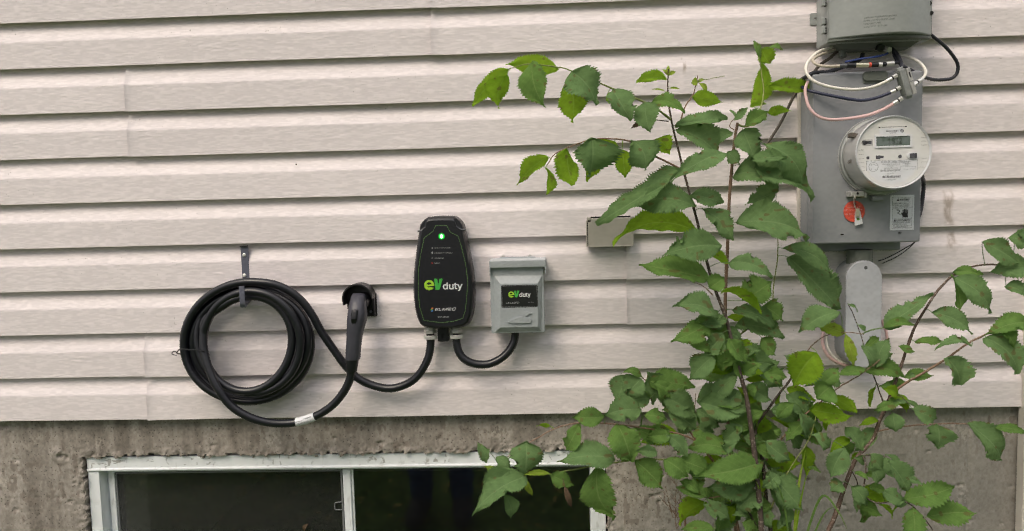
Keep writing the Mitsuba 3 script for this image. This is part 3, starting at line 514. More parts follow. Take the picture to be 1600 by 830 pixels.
for q in [(-0.7682, -0.0175, 1.5771), (-0.7703, -0.0175, 1.5243)]: put('cable_hook__screw', screw(q[0], 0.0170, q[2], 0.0050), 'steel')
tag('cable_hook', 'dark grey metal strap hook screwed to the siding carrying the coiled cable', 'hook')

# ------------------------------------------------------------------ grey outlet box with flip cover
ox0, ox1 = -0.1329, -0.0012
oz1, oz0 = 1.5318, 1.3728
PF = 0.088
put('outlet_box__back_box', rbox(ox0 + 0.002, ox1 - 0.002, -0.070, -0.0155, oz0 + 0.003, oz1 + 0.012, 0.003), 'grey_enamel')
a = [(ox0, oz0), (ox1, oz0), (ox1, oz1 + 0.006), (ox0, oz1 + 0.006)]
put('outlet_box__cover', hull(np.vstack([np.array([x + sx * 0.002, -q, z + sz * 0.002]) + BALL * 0.002 for (x, z), (sx, sz) in zip(a, ((1, 1), (-1, 1), (-1, -1), (1, -1))) for q in (0.040, PF - 0.004)])), 'grey_enamel', smooth=30)
(e0, e1, e2, e3, i0, i1, i2, i3) = [(-0.12, -0.09, 1.5137), (-0.0065, -0.09, 1.5127), (-0.012, -0.09, 1.3776), (-0.1223, -0.09, 1.3774), (-0.1066, -0.1, 1.4964), (-0.017, -0.1, 1.4952), (-0.0187, -0.1, 1.3897), (-0.1096, -0.1, 1.39)]
pan = loft([np.array([(x, -(PF - 0.0022), z) for x, y, z in (e0, e1, e2, e3)]), np.array([(x, -(PF + 0.0105), z) for x, y, z in (i0, i1, i2, i3)])])
pm = hull(np.vstack([np.array(q) * [1, 0, 1] + [0, -(PF - 0.004), 0] + BALL * 0.003 for q in (e0, e1, e2, e3)] + [np.array(q) * [1, 0, 1] + [0, -(PF + 0.008), 0] + BALL * 0.0025 for q in (i0, i1, i2, i3)]))
put('outlet_box__raised_panel', pm, 'grey_enamel', smooth=30)
FO = PF + 0.0105
cx0, cx1, cz0, cz1 = -0.1332, 0.0051, 1.5348, 1.5536
put('outlet_box__hood', cat(rbox(cx0, cx1, -0.098, -0.0155, cz0, cz1, 0.0025), rbox(cx0, cx0 + 0.0028, -0.0975, -0.02, cz0 - 0.016, cz0 + 0.004, 0.001), rbox(cx1 - 0.0028, cx1, -0.0975, -0.02, cz0 - 0.016, cz0 + 0.004, 0.001)), 'grey_enamel', smooth=30)
(q0, q1) = [(-0.1108, -0.025, 1.5499), (-0.0217, -0.025, 1.5552)]
put('outlet_box__mounting_tab', rbox(q0[0], q1[0], -0.026, -0.017, q0[2] - 0.004, q1[2] + 0.001, 0.001), 'grey_enamel')
for q in [(-0.1024, -0.026, 1.5583), (-0.0345, -0.026, 1.558)]: put('outlet_box__screw', screw(q[0], 0.0166, q[2], 0.0038), 'dull_steel')
(q0, q1) = [(-0.1057, -0.0985, 1.4379), (-0.0163, -0.0985, 1.4929)]
st = sbox(q0[0] + 0.004, q0[2] + 0.004, q1[0] - 0.004, q1[2] - 0.004).buffer(0.004)
put('outlet_box__sticker', plate(st, 0.0007, 0, FO - 0.0001, 0), 'sticker_black', smooth=False)
put('outlet_box__sticker__border', plate(st.buffer(-0.0016).difference(st.buffer(-0.0022)), 0.0003, 0, FO + 0.0006, 0), 'print_grey', smooth=False)
FS = FO + 0.0006
(q,) = [(-0.0811, -0.099, 1.4701)]
logo('outlet_box__sticker', q[0], q[2], 0.0074, FS)
(a, b, c, d, e, g) = [(-0.0614, -0.099, 1.461), (-0.0339, -0.099, 1.4742), (-0.0901, -0.099, 1.4471), (-0.0633, -0.099, 1.4516), (-0.0408, -0.099, 1.4483), (-0.0259, -0.099, 1.4508)]
put('outlet_box__sticker__lettering', text('duty', a[0], b[0], a[2], b[2], FS, True), 'print_white', smooth=False)
put('outlet_box__sticker__lettering', text('ELMEC', c[0], d[0], c[2], d[2], FS, False, 0.3), 'print_dim', smooth=False)
put('outlet_box__sticker__lettering', text('EVC-NEMA', e[0], g[0], e[2], g[2], FS), 'print_grey', smooth=False)
put('outlet_box__sticker__logo_flame', cat([plate(sbox(-0.0008, -0.0006, 0.0012, 0.0008), 0.0005, c[0] - 0.0028, FS, c[2] + 0.001 + 0.002 * k) for k in (0, 1)]), 'print_dim', smooth=False)
# embossed loon
def bump_poly(pts, dep, x0, z0, s, key, b='grey_enamel'):
    p = Polygon(pts).buffer(0.4).buffer(-0.4)
    ms = [plate(p.buffer(-o * 1.0) if o else p, dep * h, 0, 0, 0) for o, h in ((0, 0.35), (0.9, 0.7), (1.8, 1.0))]
    out = []
    for m in ms:
        v = np.asarray(m.vertices); out.append(mesh_of(np.stack([x0 + v[:, 0] * s, v[:, 1] - (FO - 0.0002), z0 + v[:, 2] * s], 1), m.faces))
    put(key, cat(out), b, smooth=30)
(lo, li) = [(-0.0929, -0.0985, 1.3989), (-0.0302, -0.0985, 1.4316)]
sc = (li[0] - lo[0]) / 240.0
bump_poly([(0, 12), (40, 30), (62, 48), (110, 62), (150, 62), (165, 66), (188, 58), (215, 52), (228, 30), (226, 8), (205, 0), (45, 0), (30, 6)], 0.0042, lo[0], lo[2], sc, 'outlet_box__raised_panel__embossed_loon')
bump_poly([(142, 82), (148, 64), (165, 60), (188, 68), (205, 84), (238, 92), (206, 100), (196, 112), (176, 116), (156, 106)], 0.0042, lo[0], lo[2], sc, 'outlet_box__raised_panel__embossed_loon')
put('outlet_box__raised_panel__embossed_lettering', text('Midwest', lo[0] + 70 * sc, lo[0] + 200 * sc, lo[2] + 8 * sc, lo[2] + 44 * sc, FO + 0.0009, True, 0.25, 0.0006, math.radians(3)), 'grey_enamel', smooth=False)
tag('outlet_box', 'small grey metal outlet box with raised flip cover, black sticker and embossed bird', 'outlet box')
cord2 = [(-0.2234, -0.055, 1.3676), (-0.2236, -0.056, 1.3434), (-0.217, -0.058, 1.3192), (-0.2013, -0.06, 1.3013), (-0.1757, -0.06, 1.2911), (-0.1451, -0.06, 1.2905), (-0.1175, -0.058, 1.301), (-0.0963, -0.055, 1.3179), (-0.083, -0.052, 1.3367), (-0.0769, -0.05, 1.3557), (-0.0757, -0.05, 1.3736)]
put('power_cord', tube(curve(cord2, 6), RC, 14), 'rubber', smooth=60)
tag('power_cord', 'short thick black cord curving from the charging unit up into the grey outlet box', 'power cord')

# ------------------------------------------------------------------ small covered junction box
(j0, j1, j2, j3) = [(0.109, -0.04, 1.578), (0.2258, -0.04, 1.6476), (0.1223, -0.04, 1.655), (0.2172, -0.04, 1.6525)]
jx0, jx1, jz0, jz1 = j0[0], j1[0], j0[2], j1[2]
put('junction_box__back_box', rbox(jx0 + 0.0015, jx1 - 0.001, -0.032, -0.0155, jz0 + 0.001, jz1 + 0.004, 0.002), 'beige_grey')
body = man(rbox(jx0 + 0.0032, jx1 - 0.0012, -0.043, -0.033, jz0 + 0.0006, jz1 + 0.0015, 0.0018))
for x0, x1 in ((jx0 - 0.01, jx0 + 0.0105), (jx1 - 0.0075, jx1 + 0.01)):
    body = body - man(box(x0, x1, -0.06, -0.02, jz1 - 0.0075, jz1 + 0.02))
put('junction_box__lid', unman(body), 'beige_grey', smooth=30)
put('junction_box__gasket', cat(box(jx0 + 0.0108, jx1 - 0.0078, -0.0345, -0.03, jz1 + 0.0016, jz1 + 0.0052), box(jx0 + 0.0015, jx0 + 0.0030, -0.0350, -0.03, jz0 + 0.002, jz1 - 0.008), box(jx0 + 0.003, jx0 + 0.0105, -0.0345, -0.03, jz1 - 0.0074, jz1 - 0.0045), box(jx1 - 0.0075, jx1 - 0.0015, -0.0345, -0.03, jz1 - 0.0074, jz1 - 0.0045)), 'dark_gap', smooth=False)
put('junction_box__flange', rbox(jx0 - 0.0010, jx0 + 0.0014, -0.038, -0.0155, jz0, jz1 - 0.004, 0.001), 'beige_grey')
for x in (jx0 + 0.006, jx1 - 0.004): put('junction_box__hinge_knuckle', cat(rbox(x - 0.0042, x + 0.0042, -0.040, -0.030, jz1 - 0.0040, jz1 + 0.0035, 0.0015)), 'beige_grey')
put('junction_box__bottom_lip', rbox(jx0 + 0.0033, jx1 - 0.003, -0.0452, -0.041, jz0 - 0.0008, jz0 + 0.0022, 0.0009), 'beige_grey')
tag('junction_box', 'small flat beige grey weatherproof box on the siding behind the sapling', 'junction box')

# ------------------------------------------------------------------ meter box
(b0, b1, b2) = [(0.6374, -0.11, 1.5758), (0.8903, -0.11, 1.9735), (0.6546, -0.03, 1.5436)]
mx0, mx1, mz0, mz1 = b0[0], b1[0], b0[2], b1[2]
fl = 0.6411
put('meter_box__back_box', rbox(fl + 0.006, mx1 - 0.012, -0.036, -0.0155, mz0 - 0.024, mz1 - 0.004, 0.003), 'meter_paint')
put('meter_box__shell', rbox(mx0 - 0.002, mx1 - 0.003, -0.082, -0.030, mz0 + 0.004, mz1 - 0.006, 0.003), 'meter_paint')
put('meter_box__cover', hull(np.vstack([np.array([x + sx * 0.004, -q, z + sz * 0.004]) + BALL * 0.004 for x, sx in ((mx0, 1), (mx1, -1)) for z, sz in ((mz0, 1), (mz1, -1)) for q in (0.080, 0.106)])), 'meter_paint', smooth=30)
put('meter_box__edge_flange', cat(rbox(fl, fl + 0.005, -0.092, -0.02, mz0 - 0.012, mz1 - 0.03, 0.0012), rbox(fl + 0.0045, mx0 + 0.002, -0.0945, -0.086, mz0 - 0.010, mz1 - 0.02, 0.0012), rbox(mx0 + 0.0008, mx0 + 0.0032, -0.1118, -0.1, mz0 + 0.02, mz1 - 0.02, 0.0008)), 'meter_paint')
ez = [(0.6345, -0.094, 1.8317), (0.6347, -0.094, 1.8031), (0.6349, -0.094, 1.7669), (0.6351, -0.094, 1.7321), (0.6353, -0.094, 1.7003), (0.6355, -0.094, 1.6668)]
for q in ez: put('meter_box__flange_slot', rbox(fl + 0.0075, fl + 0.0125, -0.0955, -0.0935, q[2] - 0.003, q[2] + 0.003, 0.0008), 'dark_gap')
for q in [(0.708, -0.1108, 1.5977), (0.842, -0.1108, 1.5982)]: put('meter_box__notch', rbox(q[0] - 0.0035, q[0] + 0.0035, -0.1118, -0.105, q[2] - 0.0013, q[2] + 0.0013, 0.0006), 'dark_gap')
put('meter_box__top_fold', hull(np.vstack([np.array(q) + BALL * 0.002 for q in ((mx0 + 0.02, -0.103, mz1 + 0.001), (mx1 - 0.006, -0.103, mz1 + 0.001), (mx0 + 0.03, -0.03, mz1 + 0.012), (mx1 - 0.006, -0.03, mz1 + 0.012), (mx0 + 0.02, -0.103, mz1 - 0.01), (mx1 - 0.006, -0.103, mz1 - 0.01))])), 'meter_paint', smooth=30)
(s0,) = [(0.6538, -0.06, 1.5443)]
put('meter_box__latch', cat(rbox(s0[0] - 0.006, s0[0] + 0.012, -0.098, -0.07, s0[2] - 0.004, s0[2] + 0.001, 0.001), tube(curve([(0.6242, -0.07, 1.5675), (0.63, -0.085, 1.5699), (0.6358, -0.095, 1.5627), (0.6401, -0.096, 1.5534)], 4), 0.003, 8)), 'dull_steel')
# clamp plate on top
(t0,) = [(0.7787, -0.112, 1.9644)]
put('meter_box__clamp_plate', plate(sbox(-0.020, -0.003, 0.020, 0.003).buffer(0.0075), 0.008, t0[0], 0.1095, t0[2]), 'utility_dark', smooth=30)
put('meter_box__clamp_base', plate(sbox(-0.024, -0.004, 0.024, 0.004).buffer(0.002), 0.004, t0[0], 0.1085, t0[2] - 0.010), 'utility_dark', smooth=30)
# warning label
(w0, w1) = [(0.8188, -0.1102, 1.6048), (0.8741, -0.1102, 1.687)]
wx, wz, ww, wh = w0[0], w0[2], w1[0] - w0[0], w1[2] - w0[2]
WL = 0.1101
put('meter_box__warning_label', plate(sbox(0, 0, ww, wh), 0.0006, wx, WL, wz), 'paper_white', smooth=False)
WP = WL + 0.0006
def lab_rect(x0, z0, x1, z1, t=0.0006): return sbox(x0 * ww, z0 * wh, x1 * ww, z1 * wh).difference(sbox(x0 * ww, z0 * wh, x1 * ww, z1 * wh).buffer(-t))
put('meter_box__warning_label__border', plate(unary_union([lab_rect(.08, .05, .92, .94), sbox(.08 * ww, .80 * wh, .92 * ww, .805 * wh), sbox(.08 * ww, .625 * wh, .92 * ww, .632 * wh), sbox(.08 * ww, .33 * wh, .92 * ww, .337 * wh), sbox(.08 * ww, .235 * wh, .92 * ww, .24 * wh)]), 0.0003, wx, WP, wz), 'print_grey', smooth=False)
for s, x0, x1, z0, z1, bd in (('WARNING', .40, .80, .835, .90, True), ('AVERTISSEMENT', .26, .86, .255, .31, True)):
    put('meter_box__warning_label__lettering', text(s, wx + x0 * ww, wx + x1 * ww, wz + z0 * wh, wz + z1 * wh, WP, bd, 0, 0.0003), 'print_black', smooth=False)
for s, z, x1 in (('HAZARDOUS VOLTAGE', .745, .84), ('CAN SHOCK OR BURN', .695, .80), ('TURN OFF POWER', .648, .78), ('TENSION DANGEREUSE', .195, .84), ('RISQUE DE CHOC', .148, .70), ('COUPER LE COURANT', .10, .86), ('AVANT ENTRETIEN', .06, .72)):
    put('meter_box__warning_label__lettering', text(s, wx + .12 * ww, wx + x1 * ww, wz + z * wh, wz + (z + .032) * wh, WP, False, 0, 0.0003), 'print_black', smooth=False)
for x, z in ((.26, .835), (.14, .25)):
    put('meter_box__warning_label__triangle', plate(Polygon([(0, 0), (.12 * ww, 0), (.06 * ww, .075 * wh)]), 0.0003, wx + x * ww, WP, wz + z * wh), 'print_black', smooth=False)
hand = unary_union([sbox(.52, .36, .74, .50)] + [sbox(.52 + .057 * k, .48, .565 + .057 * k, .58 + .02 * (k in (1, 2))) for k in range(4)] + [Polygon([(.52, .40), (.46, .48), (.49, .50), (.55, .46)])])
from shapely import affinity
hand = affinity.scale(hand, ww, wh, origin=(0, 0))
put('meter_box__warning_label__hand_symbol', plate(hand, 0.0003, wx, WP, wz), 'print_black', smooth=False)
bolt = LineString([(.26 * ww, .58 * wh), (.38 * ww, .57 * wh), (.40 * ww, .53 * wh), (.30 * ww, .49 * wh), (.42 * ww, .45 * wh)]).buffer(0.0007)
put('meter_box__warning_label__shock_symbol', plate(bolt, 0.0003, wx, WP, wz), 'print_black', smooth=False)
tag('meter_box', 'tall grey painted electric meter box with a white warning label', 'meter box')

# ------------------------------------------------------------------ the meter
(m0, m1) = [(0.7878, -0.112, 1.7782), (0.7819, -0.212, 1.7838)]
ax = np.array(m1) - np.array(m0); AL = np.linalg.norm(ax); ax /= AL
ex = np.cross([0, 0, 1.0], ax); ex = -ex if ex[0] < 0 else ex; ex /= np.linalg.norm(ex); ez_ = np.cross(ax, ex); ez_ = ez_ if ez_[2] > 0 else -ez_
MR = np.eye(4); MR[:3, 0], MR[:3, 1], MR[:3, 2], MR[:3, 3] = ex, ez_, ax, m0
def on_meter(m):
    m = m.copy(); m.apply_transform(MR)
    if np.linalg.det(MR[:3, :3]) < 0: m.invert()
    return m
RF = 0.0825
put('electric_meter__socket_ring', on_meter(revolve([(0.0895, -0.012), (0.0905, 0.0), (0.0905, 0.010), (0.0885, 0.0135), (0.0850, 0.0145), (0.0848, 0.008)], 72)), 'zinc', smooth=35)
put('electric_meter__ring_band', on_meter(revolve([(0.0907, 0.002), (0.0914, 0.003), (0.0914, 0.0065), (0.0907, 0.0075)], 72)), 'steel', smooth=35)
put('electric_meter__inner_drum', on_meter(revolve([(0.0815, 0.008), (0.0790, AL - 0.016), (0.0780, AL - 0.012)], 72)), 'meter_inside', smooth=35)
put('electric_meter__face_plate', on_meter(revolve([(0.0775, AL - 0.0125), (0.0775, AL - 0.0095), (0.0765, AL - 0.0085)], 72)), 'meter_face', smooth=35)
cov = [(0.0850, 0.0125), (0.0842, 0.03), (0.0832, AL - 0.018), (RF, AL - 0.006), (0.0805, AL - 0.0012), (0.0775, AL)]
n_ = 72; aa = np.arange(n_) * 2 * np.pi / n_
put('electric_meter__clear_cover', on_meter(loft([np.stack([r * np.cos(aa), r * np.sin(aa), np.full(n_, z)], 1) for r, z in cov] + [np.stack([1e-4 * np.cos(aa), 1e-4 * np.sin(aa), np.full(n_, AL + 0.0005)], 1)], cap=False)), 'clear_cover', smooth=35)
put('electric_meter__face_rim', on_meter(loft([np.stack([r * np.cos(aa), r * np.sin(aa), np.full(n_, z)], 1) for r, z in ((0.0778, AL - 0.0095), (0.0800, AL - 0.010), (0.0812, AL - 0.006), (0.0800, AL - 0.0025), (0.0778, AL - 0.0065), (0.0778, AL - 0.0095))], cap=False)), 'paper_white', smooth=50)
for y in (0.031, -0.028):
    put('electric_meter__drum_mark', on_meter(mesh_of(*(lambda m: (np.asarray(m.vertices) @ np.array([[math.cos(2.95), math.sin(2.95), 0], [-math.sin(2.95), math.cos(2.95), 0], [0, 0, 1]]) + [-0.0, y, 0.05], m.faces))(trimesh.creation.box((0.163, 0.009, 0.024))))), 'brown_coax', smooth=False)
FZ = AL - 0.0085
def onf(poly, dep=0.0006, z=0.0):
    gs = getattr(poly, 'geoms', [poly]); m = cat([trimesh.creation.extrude_polygon(g, dep, engine='earcut') for g in gs]); m.apply_translation((0, 0, FZ + z)); return on_meter(m)
K = 0.0014                                             # metres per photo unit at the face
def fr(x0, y0, x1, y1): return sbox((x0 - 1397.5) * K, (237.5 - y1) * K, (x1 - 1397.5) * K, (237.5 - y0) * K)
def ftext(s, x0, x1, y0, y1, b, bold=False, z=0.0006):
    t = meshkit.text_mesh(s, 0.02, 0.0004, bold); v = np.array(t.vertices); lo, hi = v.min(0), v.max(0)
    v[:, 0] = ((x0 + (v[:, 0] - lo[0]) / (hi[0] - lo[0]) * (x1 - x0)) - 1397.5) * K
    v[:, 1] = (237.5 - (y1 - (v[:, 1] - lo[1]) / (hi[1] - lo[1]) * (y1 - y0))) * K
    v[:, 2] += FZ + z
    put('electric_meter__face_plate__lettering', on_meter(mesh_of(v, t.faces)), b, smooth=False)
fr_ = fr(1369.5, 210, 1426, 230)
put('electric_meter__face_plate__display_frame', onf(fr_.difference(fr(1371.5, 212.3, 1423.5, 227.2)), 0.003), 'paper_white', smooth=False)
put('electric_meter__face_plate__display', onf(fr(1371.5, 212.3, 1423.5, 227.2), 0.001), 'lcd', smooth=False)
ftext('1832', 1390, 1411, 214.5, 225, 'lcd_ink', True, 0.001)
put('electric_meter__face_plate__name_plate', onf(fr(1377, 199.5, 1414, 209), 0.0006), 'paper_white', smooth=False)
ftext('HYDRO-QUEBEC', 1387, 1405.5, 202.6, 205.2, 'print_black', True)
ftext('PROPRIETE', 1392, 1402, 206, 207.8, 'print_grey')
put('electric_meter__face_plate__round_emblem', cat(onf(Point((1411.2 - 1397.5) * K, (237.5 - 204) * K).buffer(2.6 * K), 0.0004, 0.0006)), 'print_black', smooth=False)
put('electric_meter__face_plate__emblem_bolt', onf(Polygon([((x - 1397.5) * K, (237.5 - y) * K) for x, y in ((1412.3, 201.8), (1409.6, 204.4), (1411, 204.4), (1410, 206.4), (1412.8, 203.7), (1411.4, 203.7))]), 0.0004, 0.0011), 'paper_white', smooth=False)
put('electric_meter__face_plate__face_slot', onf(unary_union([fr(1376, 197, 1418, 197.5), fr(1375.5, 196.6, 1378, 198.2), fr(1416, 196.3, 1418.8, 198)]), 0.0005), 'print_black', smooth=False)
put('electric_meter__face_plate__optical_port', onf(unary_union([Point((1354 - 1397.5) * K, (237.5 - 221) * K).buffer(3.6 * K), fr(1354, 218.5, 1365, 223)]), 0.0010), 'print_black', smooth=False)
put('electric_meter__face_plate__port_bezel', onf(unary_union([Point((1354 - 1397.5) * K, (237.5 - 221) * K).buffer(5.0 * K), fr(1354, 216, 1367, 226)]), 0.0005), 'meter_inside', smooth=False)
put('electric_meter__face_plate__button', onf(unary_union([Point((1359 - 1397.5) * K, (237.5 - 245) * K).buffer(2.4 * K)]), 0.0012), 'print_black', smooth=False)
put('electric_meter__face_plate__button', onf(unary_union([fr(1371.5, 242, 1377.5, 247.5), fr(1377, 242.5, 1383, 246)]), 0.0012), 'print_black', smooth=False)
put('electric_meter__face_plate__button', onf(Point((1408 - 1397.5) * K, (237.5 - 244.5) * K).buffer(2.6 * K), 0.0012), 'print_black', smooth=False)
knob = affinity.scale(Point((1427 - 1397.5) * K, (237.5 - 244) * K).buffer(1), 8.5 * K, 5.2 * K)
put('electric_meter__face_plate__knob_bezel', onf(knob, 0.003), 'paper_white', smooth=False)
put('electric_meter__face_plate__knob', onf(unary_union([fr(1423, 241, 1431.5, 247).buffer(0.8 * K)]), 0.006), 'print_black', smooth=False)
put('electric_meter__face_plate__data_plate', onf(fr(1357.5, 250.5, 1434, 266).union(Polygon([((x - 1397.5) * K, (237.5 - y) * K) for x, y in ((1357.5, 260), (1434, 260), (1428, 274), (1414, 284), (1396, 288), (1376, 283), (1364, 274))])), 0.0005), 'paper_white', smooth=False)
put('electric_meter__face_plate__plate_border', onf(unary_union([fr(1357, 250, 1434.5, 250.6), fr(1357, 250, 1357.5, 266), fr(1434, 250, 1434.5, 266)]), 0.0006), 'print_grey', smooth=False)
dial = Point((1367.5 - 1397.5) * K, (237.5 - 260) * K)
put('electric_meter__face_plate__wiring_dial', onf(unary_union([dial.buffer(7.4 * K).difference(dial.buffer(6.8 * K))] + [Point(dial.x + 4.6 * K * math.cos(t), dial.y + 4.6 * K * math.sin(t)).buffer(0.8 * K) for t in (0.6, 2.2, 3.9, 5.3, 1.4)]), 0.0004, 0.0005), 'print_grey', smooth=False)
for s, x0, x1, y0, y1, b, bd in (('FOCUS AXR-SD', 1379, 1411.5, 251.2, 254.4, 'print_grey', True), ('TYPE AXRS 2S FM 240V', 1380, 1408, 255.6, 257.4, 'print_grey', False), ('3 WIRE KH 7.2', 1386, 1403, 258.2, 259.8, 'print_grey', False),
                                ('CL200 240V 60HZ', 1384, 1404, 261.6, 263.2, 'print_grey', True), ('5 24 1 15', 1413, 1430, 264, 265.6, 'print_grey', False), ('AE-1811', 1388, 1398, 270.2, 272, 'print_grey', False), ('J 018 832 001', 1386, 1402, 280, 281.8, 'print_grey', False)):
    ftext(s, x0, x1, y0, y1, b, bd)
rb = random.Random(3)
def barcode(x0, x1, y0, y1):
    u, x = [], x0
    while x < x1:
        w = rb.choice((0.35, 0.5, 0.8)); u.append(fr(x, y0, min(x + w, x1), y1)); x += w + rb.choice((0.35, 0.5, 0.7))
    return unary_union(u)
put('electric_meter__face_plate__barcode', onf(barcode(1378, 1408, 264.6, 267.6), 0.0004, 0.0005), 'print_grey', smooth=False)
put('electric_meter__face_plate__barcode', onf(barcode(1381, 1409, 274.4, 277.8), 0.0004, 0.0005), 'print_black', smooth=False)
put('electric_meter__face_plate__corner_print', onf(unary_union([fr(1412, 252 + 2 * k, 1412 + 12 - 2 * (k % 2), 252.7 + 2 * k) for k in range(4)] + [fr(1408, 260.6, 1432, 261.1), fr(1408, 261, 1408.5, 266), fr(1431.5, 261, 1432, 266)]), 0.0004, 0.0005), 'print_grey', smooth=False)
put('electric_meter__face_plate__face_rib', onf(unary_union([fr(x0, y, x0 + w, y + 0.7) for x0, w, ys in ((1440.5, 9, (215, 221, 227, 248, 254)), (1436, 9, (262,)), (1344.5, 9, (232, 239, 246, 252)), (1347, 8, (259, 265))) for y in ys]), 0.0008), 'meter_inside', smooth=False)
(h0, h1) = [(0.7342, -0.125, 1.6929), (0.7844, -0.125, 1.6811)]
put('electric_meter__clamp_lug', cat(rbox(h0[0] - 0.019, h0[0] + 0.012, -0.142, -0.111, h0[2] - 0.007, h0[2] + 0.006, 0.002), rbox(h0[0] + 0.013, h0[0] + 0.019, -0.139, -0.111, h0[2] - 0.010, h0[2] + 0.003, 0.002)), 'dull_steel')
put('electric_meter__clamp_screw', front(revolve([(0.0028, 0), (0.0024, 0.002)], 12), h0[0] - 0.004, 0.1418, h0[2] + 0.001), 'dark_gap')
put('electric_meter__lower_catch', rbox(h1[0] - 0.013, h1[0] + 0.013, -0.126, -0.111, h1[2] - 0.0065, h1[2] + 0.006, 0.003), 'meter_paint')
tag('electric_meter', 'round electric meter with clear cover, white face and small grey display', 'electric meter')
# seal and tag hanging from the lug
(g0, g1, g2) = [(0.7336, -0.1125, 1.6524), (0.7269, -0.14, 1.6827), (0.7397, -0.12, 1.6418)]
rt = affinity.scale(Point(0, 0).buffer(1, 5), 0.0248, 0.0255)
put('seal_tag__disc', plate(rt.difference(Point(0.002, 0.019).buffer(0.002)), 0.0007, g0[0] + 0.0008, 0.1125, g0[2] - 0.0008), 'red_tag', smooth=False)
for s, x0, x1, dz in (('SCELLE', -.016, .016, .010), ('NE PAS BRISER', -.021, .021, .004), ('DO NOT BREAK', -.021, .021, -.006)):
    put('seal_tag__lettering', text(s, g0[0] + x0, g0[0] + x1, g0[2] + dz - .0022, g0[2] + dz, 0.1132, False, 0, 0.0003), 'pink_coax', smooth=False)
put('seal_tag__wire', tube(curve([(0.7242, -0.143, 1.6901), (0.7218, -0.142, 1.6799), (0.7281, -0.13, 1.6707), (0.7351, -0.12, 1.6585), (0.7313, -0.118, 1.6705), (0.7261, -0.142, 1.6857)], 5), 0.0008, 6), 'steel')
put('seal_tag__plastic_seal', cat(rbox(g2[0] - 0.005, g2[0] + 0.004, -0.124, -0.116, g2[2] - 0.004, g2[2] + 0.017, 0.002)), 'brass_tone')
put('seal_tag__paper_flag', plate(Polygon([(-0.006, 0.012), (0.006, 0.014), (0.013, -0.016), (-0.006, -0.021)]), 0.0008, g2[0], 0.1185, g2[2] - 0.003), 'paper_white', smooth=False)
put('seal_tag__flag_print', plate(unary_union([sbox(-0.003, 0.000, 0.004, 0.004), sbox(-0.002, -0.008, 0.005, -0.003), sbox(-0.003, 0.006, 0.002, 0.009)]), 0.0004, g2[0], 0.1192, g2[2] - 0.003), 'line_green', smooth=False)
tag('seal_tag', 'red round utility seal tag with a small paper flag hanging under the meter', 'tag')

# ------------------------------------------------------------------ telephone and cable box at the top
(u0, u1, u2) = [(0.6767, -0.092, 2.0549), (0.9148, -0.092, 2.0622), (0.6659, -0.085, 2.0478)]
ux0, ux1, uz = u0[0], u1[0], u0[2]
UH = 0.34
put('utility_box__base', rbox(0.6763, ux1 - 0.001, -0.088, -0.0155, uz - 0.008, uz + UH, 0.003), 'utility_plastic')
plan = []
for t in np.linspace(0, 1, 24):
    b = 0.058 * math.sin(math.pi * min(1.0, t ** 0.9)) ** 0.8 if 0 < t < 1 else 0
    plan.append((ux0 + 0.002 + t * (ux1 - ux0 - 0.002), 0.094 + b * (0.55 + 0.75 * t if t < 0.75 else 1.1)))
def lid_loop(z, o): return np.array([(x + (0.5 - i / 23) * 2 * o * (i in (0, 23)), -(p - o), z) for i, (x, p) in enumerate(plan)] + [(ux1 - o, -0.087, z), (ux0 + 0.002 + o, -0.087, z)])
put('utility_box__lid', loft([lid_loop(uz - 0.0005, 0.0035), lid_loop(uz + 0.0006, 0.0014), lid_loop(uz + 0.003, 0.0), lid_loop(uz + UH - 0.003, 0.0), lid_loop(uz + UH, 0.003)]), 'utility_plastic', smooth=35)
put('utility_box__lid_lip', loft([np.array([(x, -(0.087 + (p - 0.087) * 0.80), z) for x, p in plan] + [(ux1, -0.08, z), (ux0, -0.08, z)]) for z in (uz - 0.006, uz - 0.0008)]), 'utility_dark', smooth=35)
(r0, r1) = [(0.708, -0.06, 2.0272), (0.8906, -0.06, 2.0361)]
def tray(z, x0, x1, p0, p1): return np.array([(x0, -p0, z), (x0 + 0.006, -p1, z), (x1 - 0.006, -p1, z), (x1, -p0, z)])
put('utility_box__cable_tray', loft([tray(uz - 0.007, r0[0] - 0.012, r1[0] + 0.012, 0.018, 0.080), tray(r1[2] + 0.004, r0[0], r1[0], 0.018, 0.070), tray(r1[2], r0[0] + 0.004, r1[0] - 0.004, 0.018, 0.066)]), 'utility_dark', smooth=25)
for k, z in enumerate([(0.6679, -0.09, 2.1392), (0.6682, -0.09, 2.0968), (0.6684, -0.09, 2.0762)]):
    put('utility_box__hinge_lug', cat(rbox(z[0] - 0.006, z[0] + 0.002, -0.098, -0.083, z[2] - 0.008, z[2] + 0.008, 0.002)), 'utility_plastic')
    put('utility_box__hinge_gap', cat(*[rbox(z[0] + 0.0022, z[0] + 0.0062, -0.0915, -0.085, z[2] + o - 0.0022, z[2] + o + 0.0022, 0.0008) for o in (-0.006, 0.0, 0.006)]), 'dark_gap')
(tb,) = [(0.6729, -0.02, 2.118)]
tabp = sbox(-0.010, -0.011, 0.016, 0.011).buffer(0.003).difference(sbox(-0.004, -0.001, 0.003, 0.0025))
put('utility_box__mounting_tab', plate(tabp, 0.006, tb[0], 0.0158, tb[2]), 'utility_plastic', smooth=30)
for q, r in zip([(0.9031, -0.098, 2.1267), (0.9084, -0.096, 2.1045)], (0.0058, 0.0045)): put('utility_box__screw_hole', disc_at(q[0], 0.0935, q[2], r, 0.012, 20), 'dark_gap')
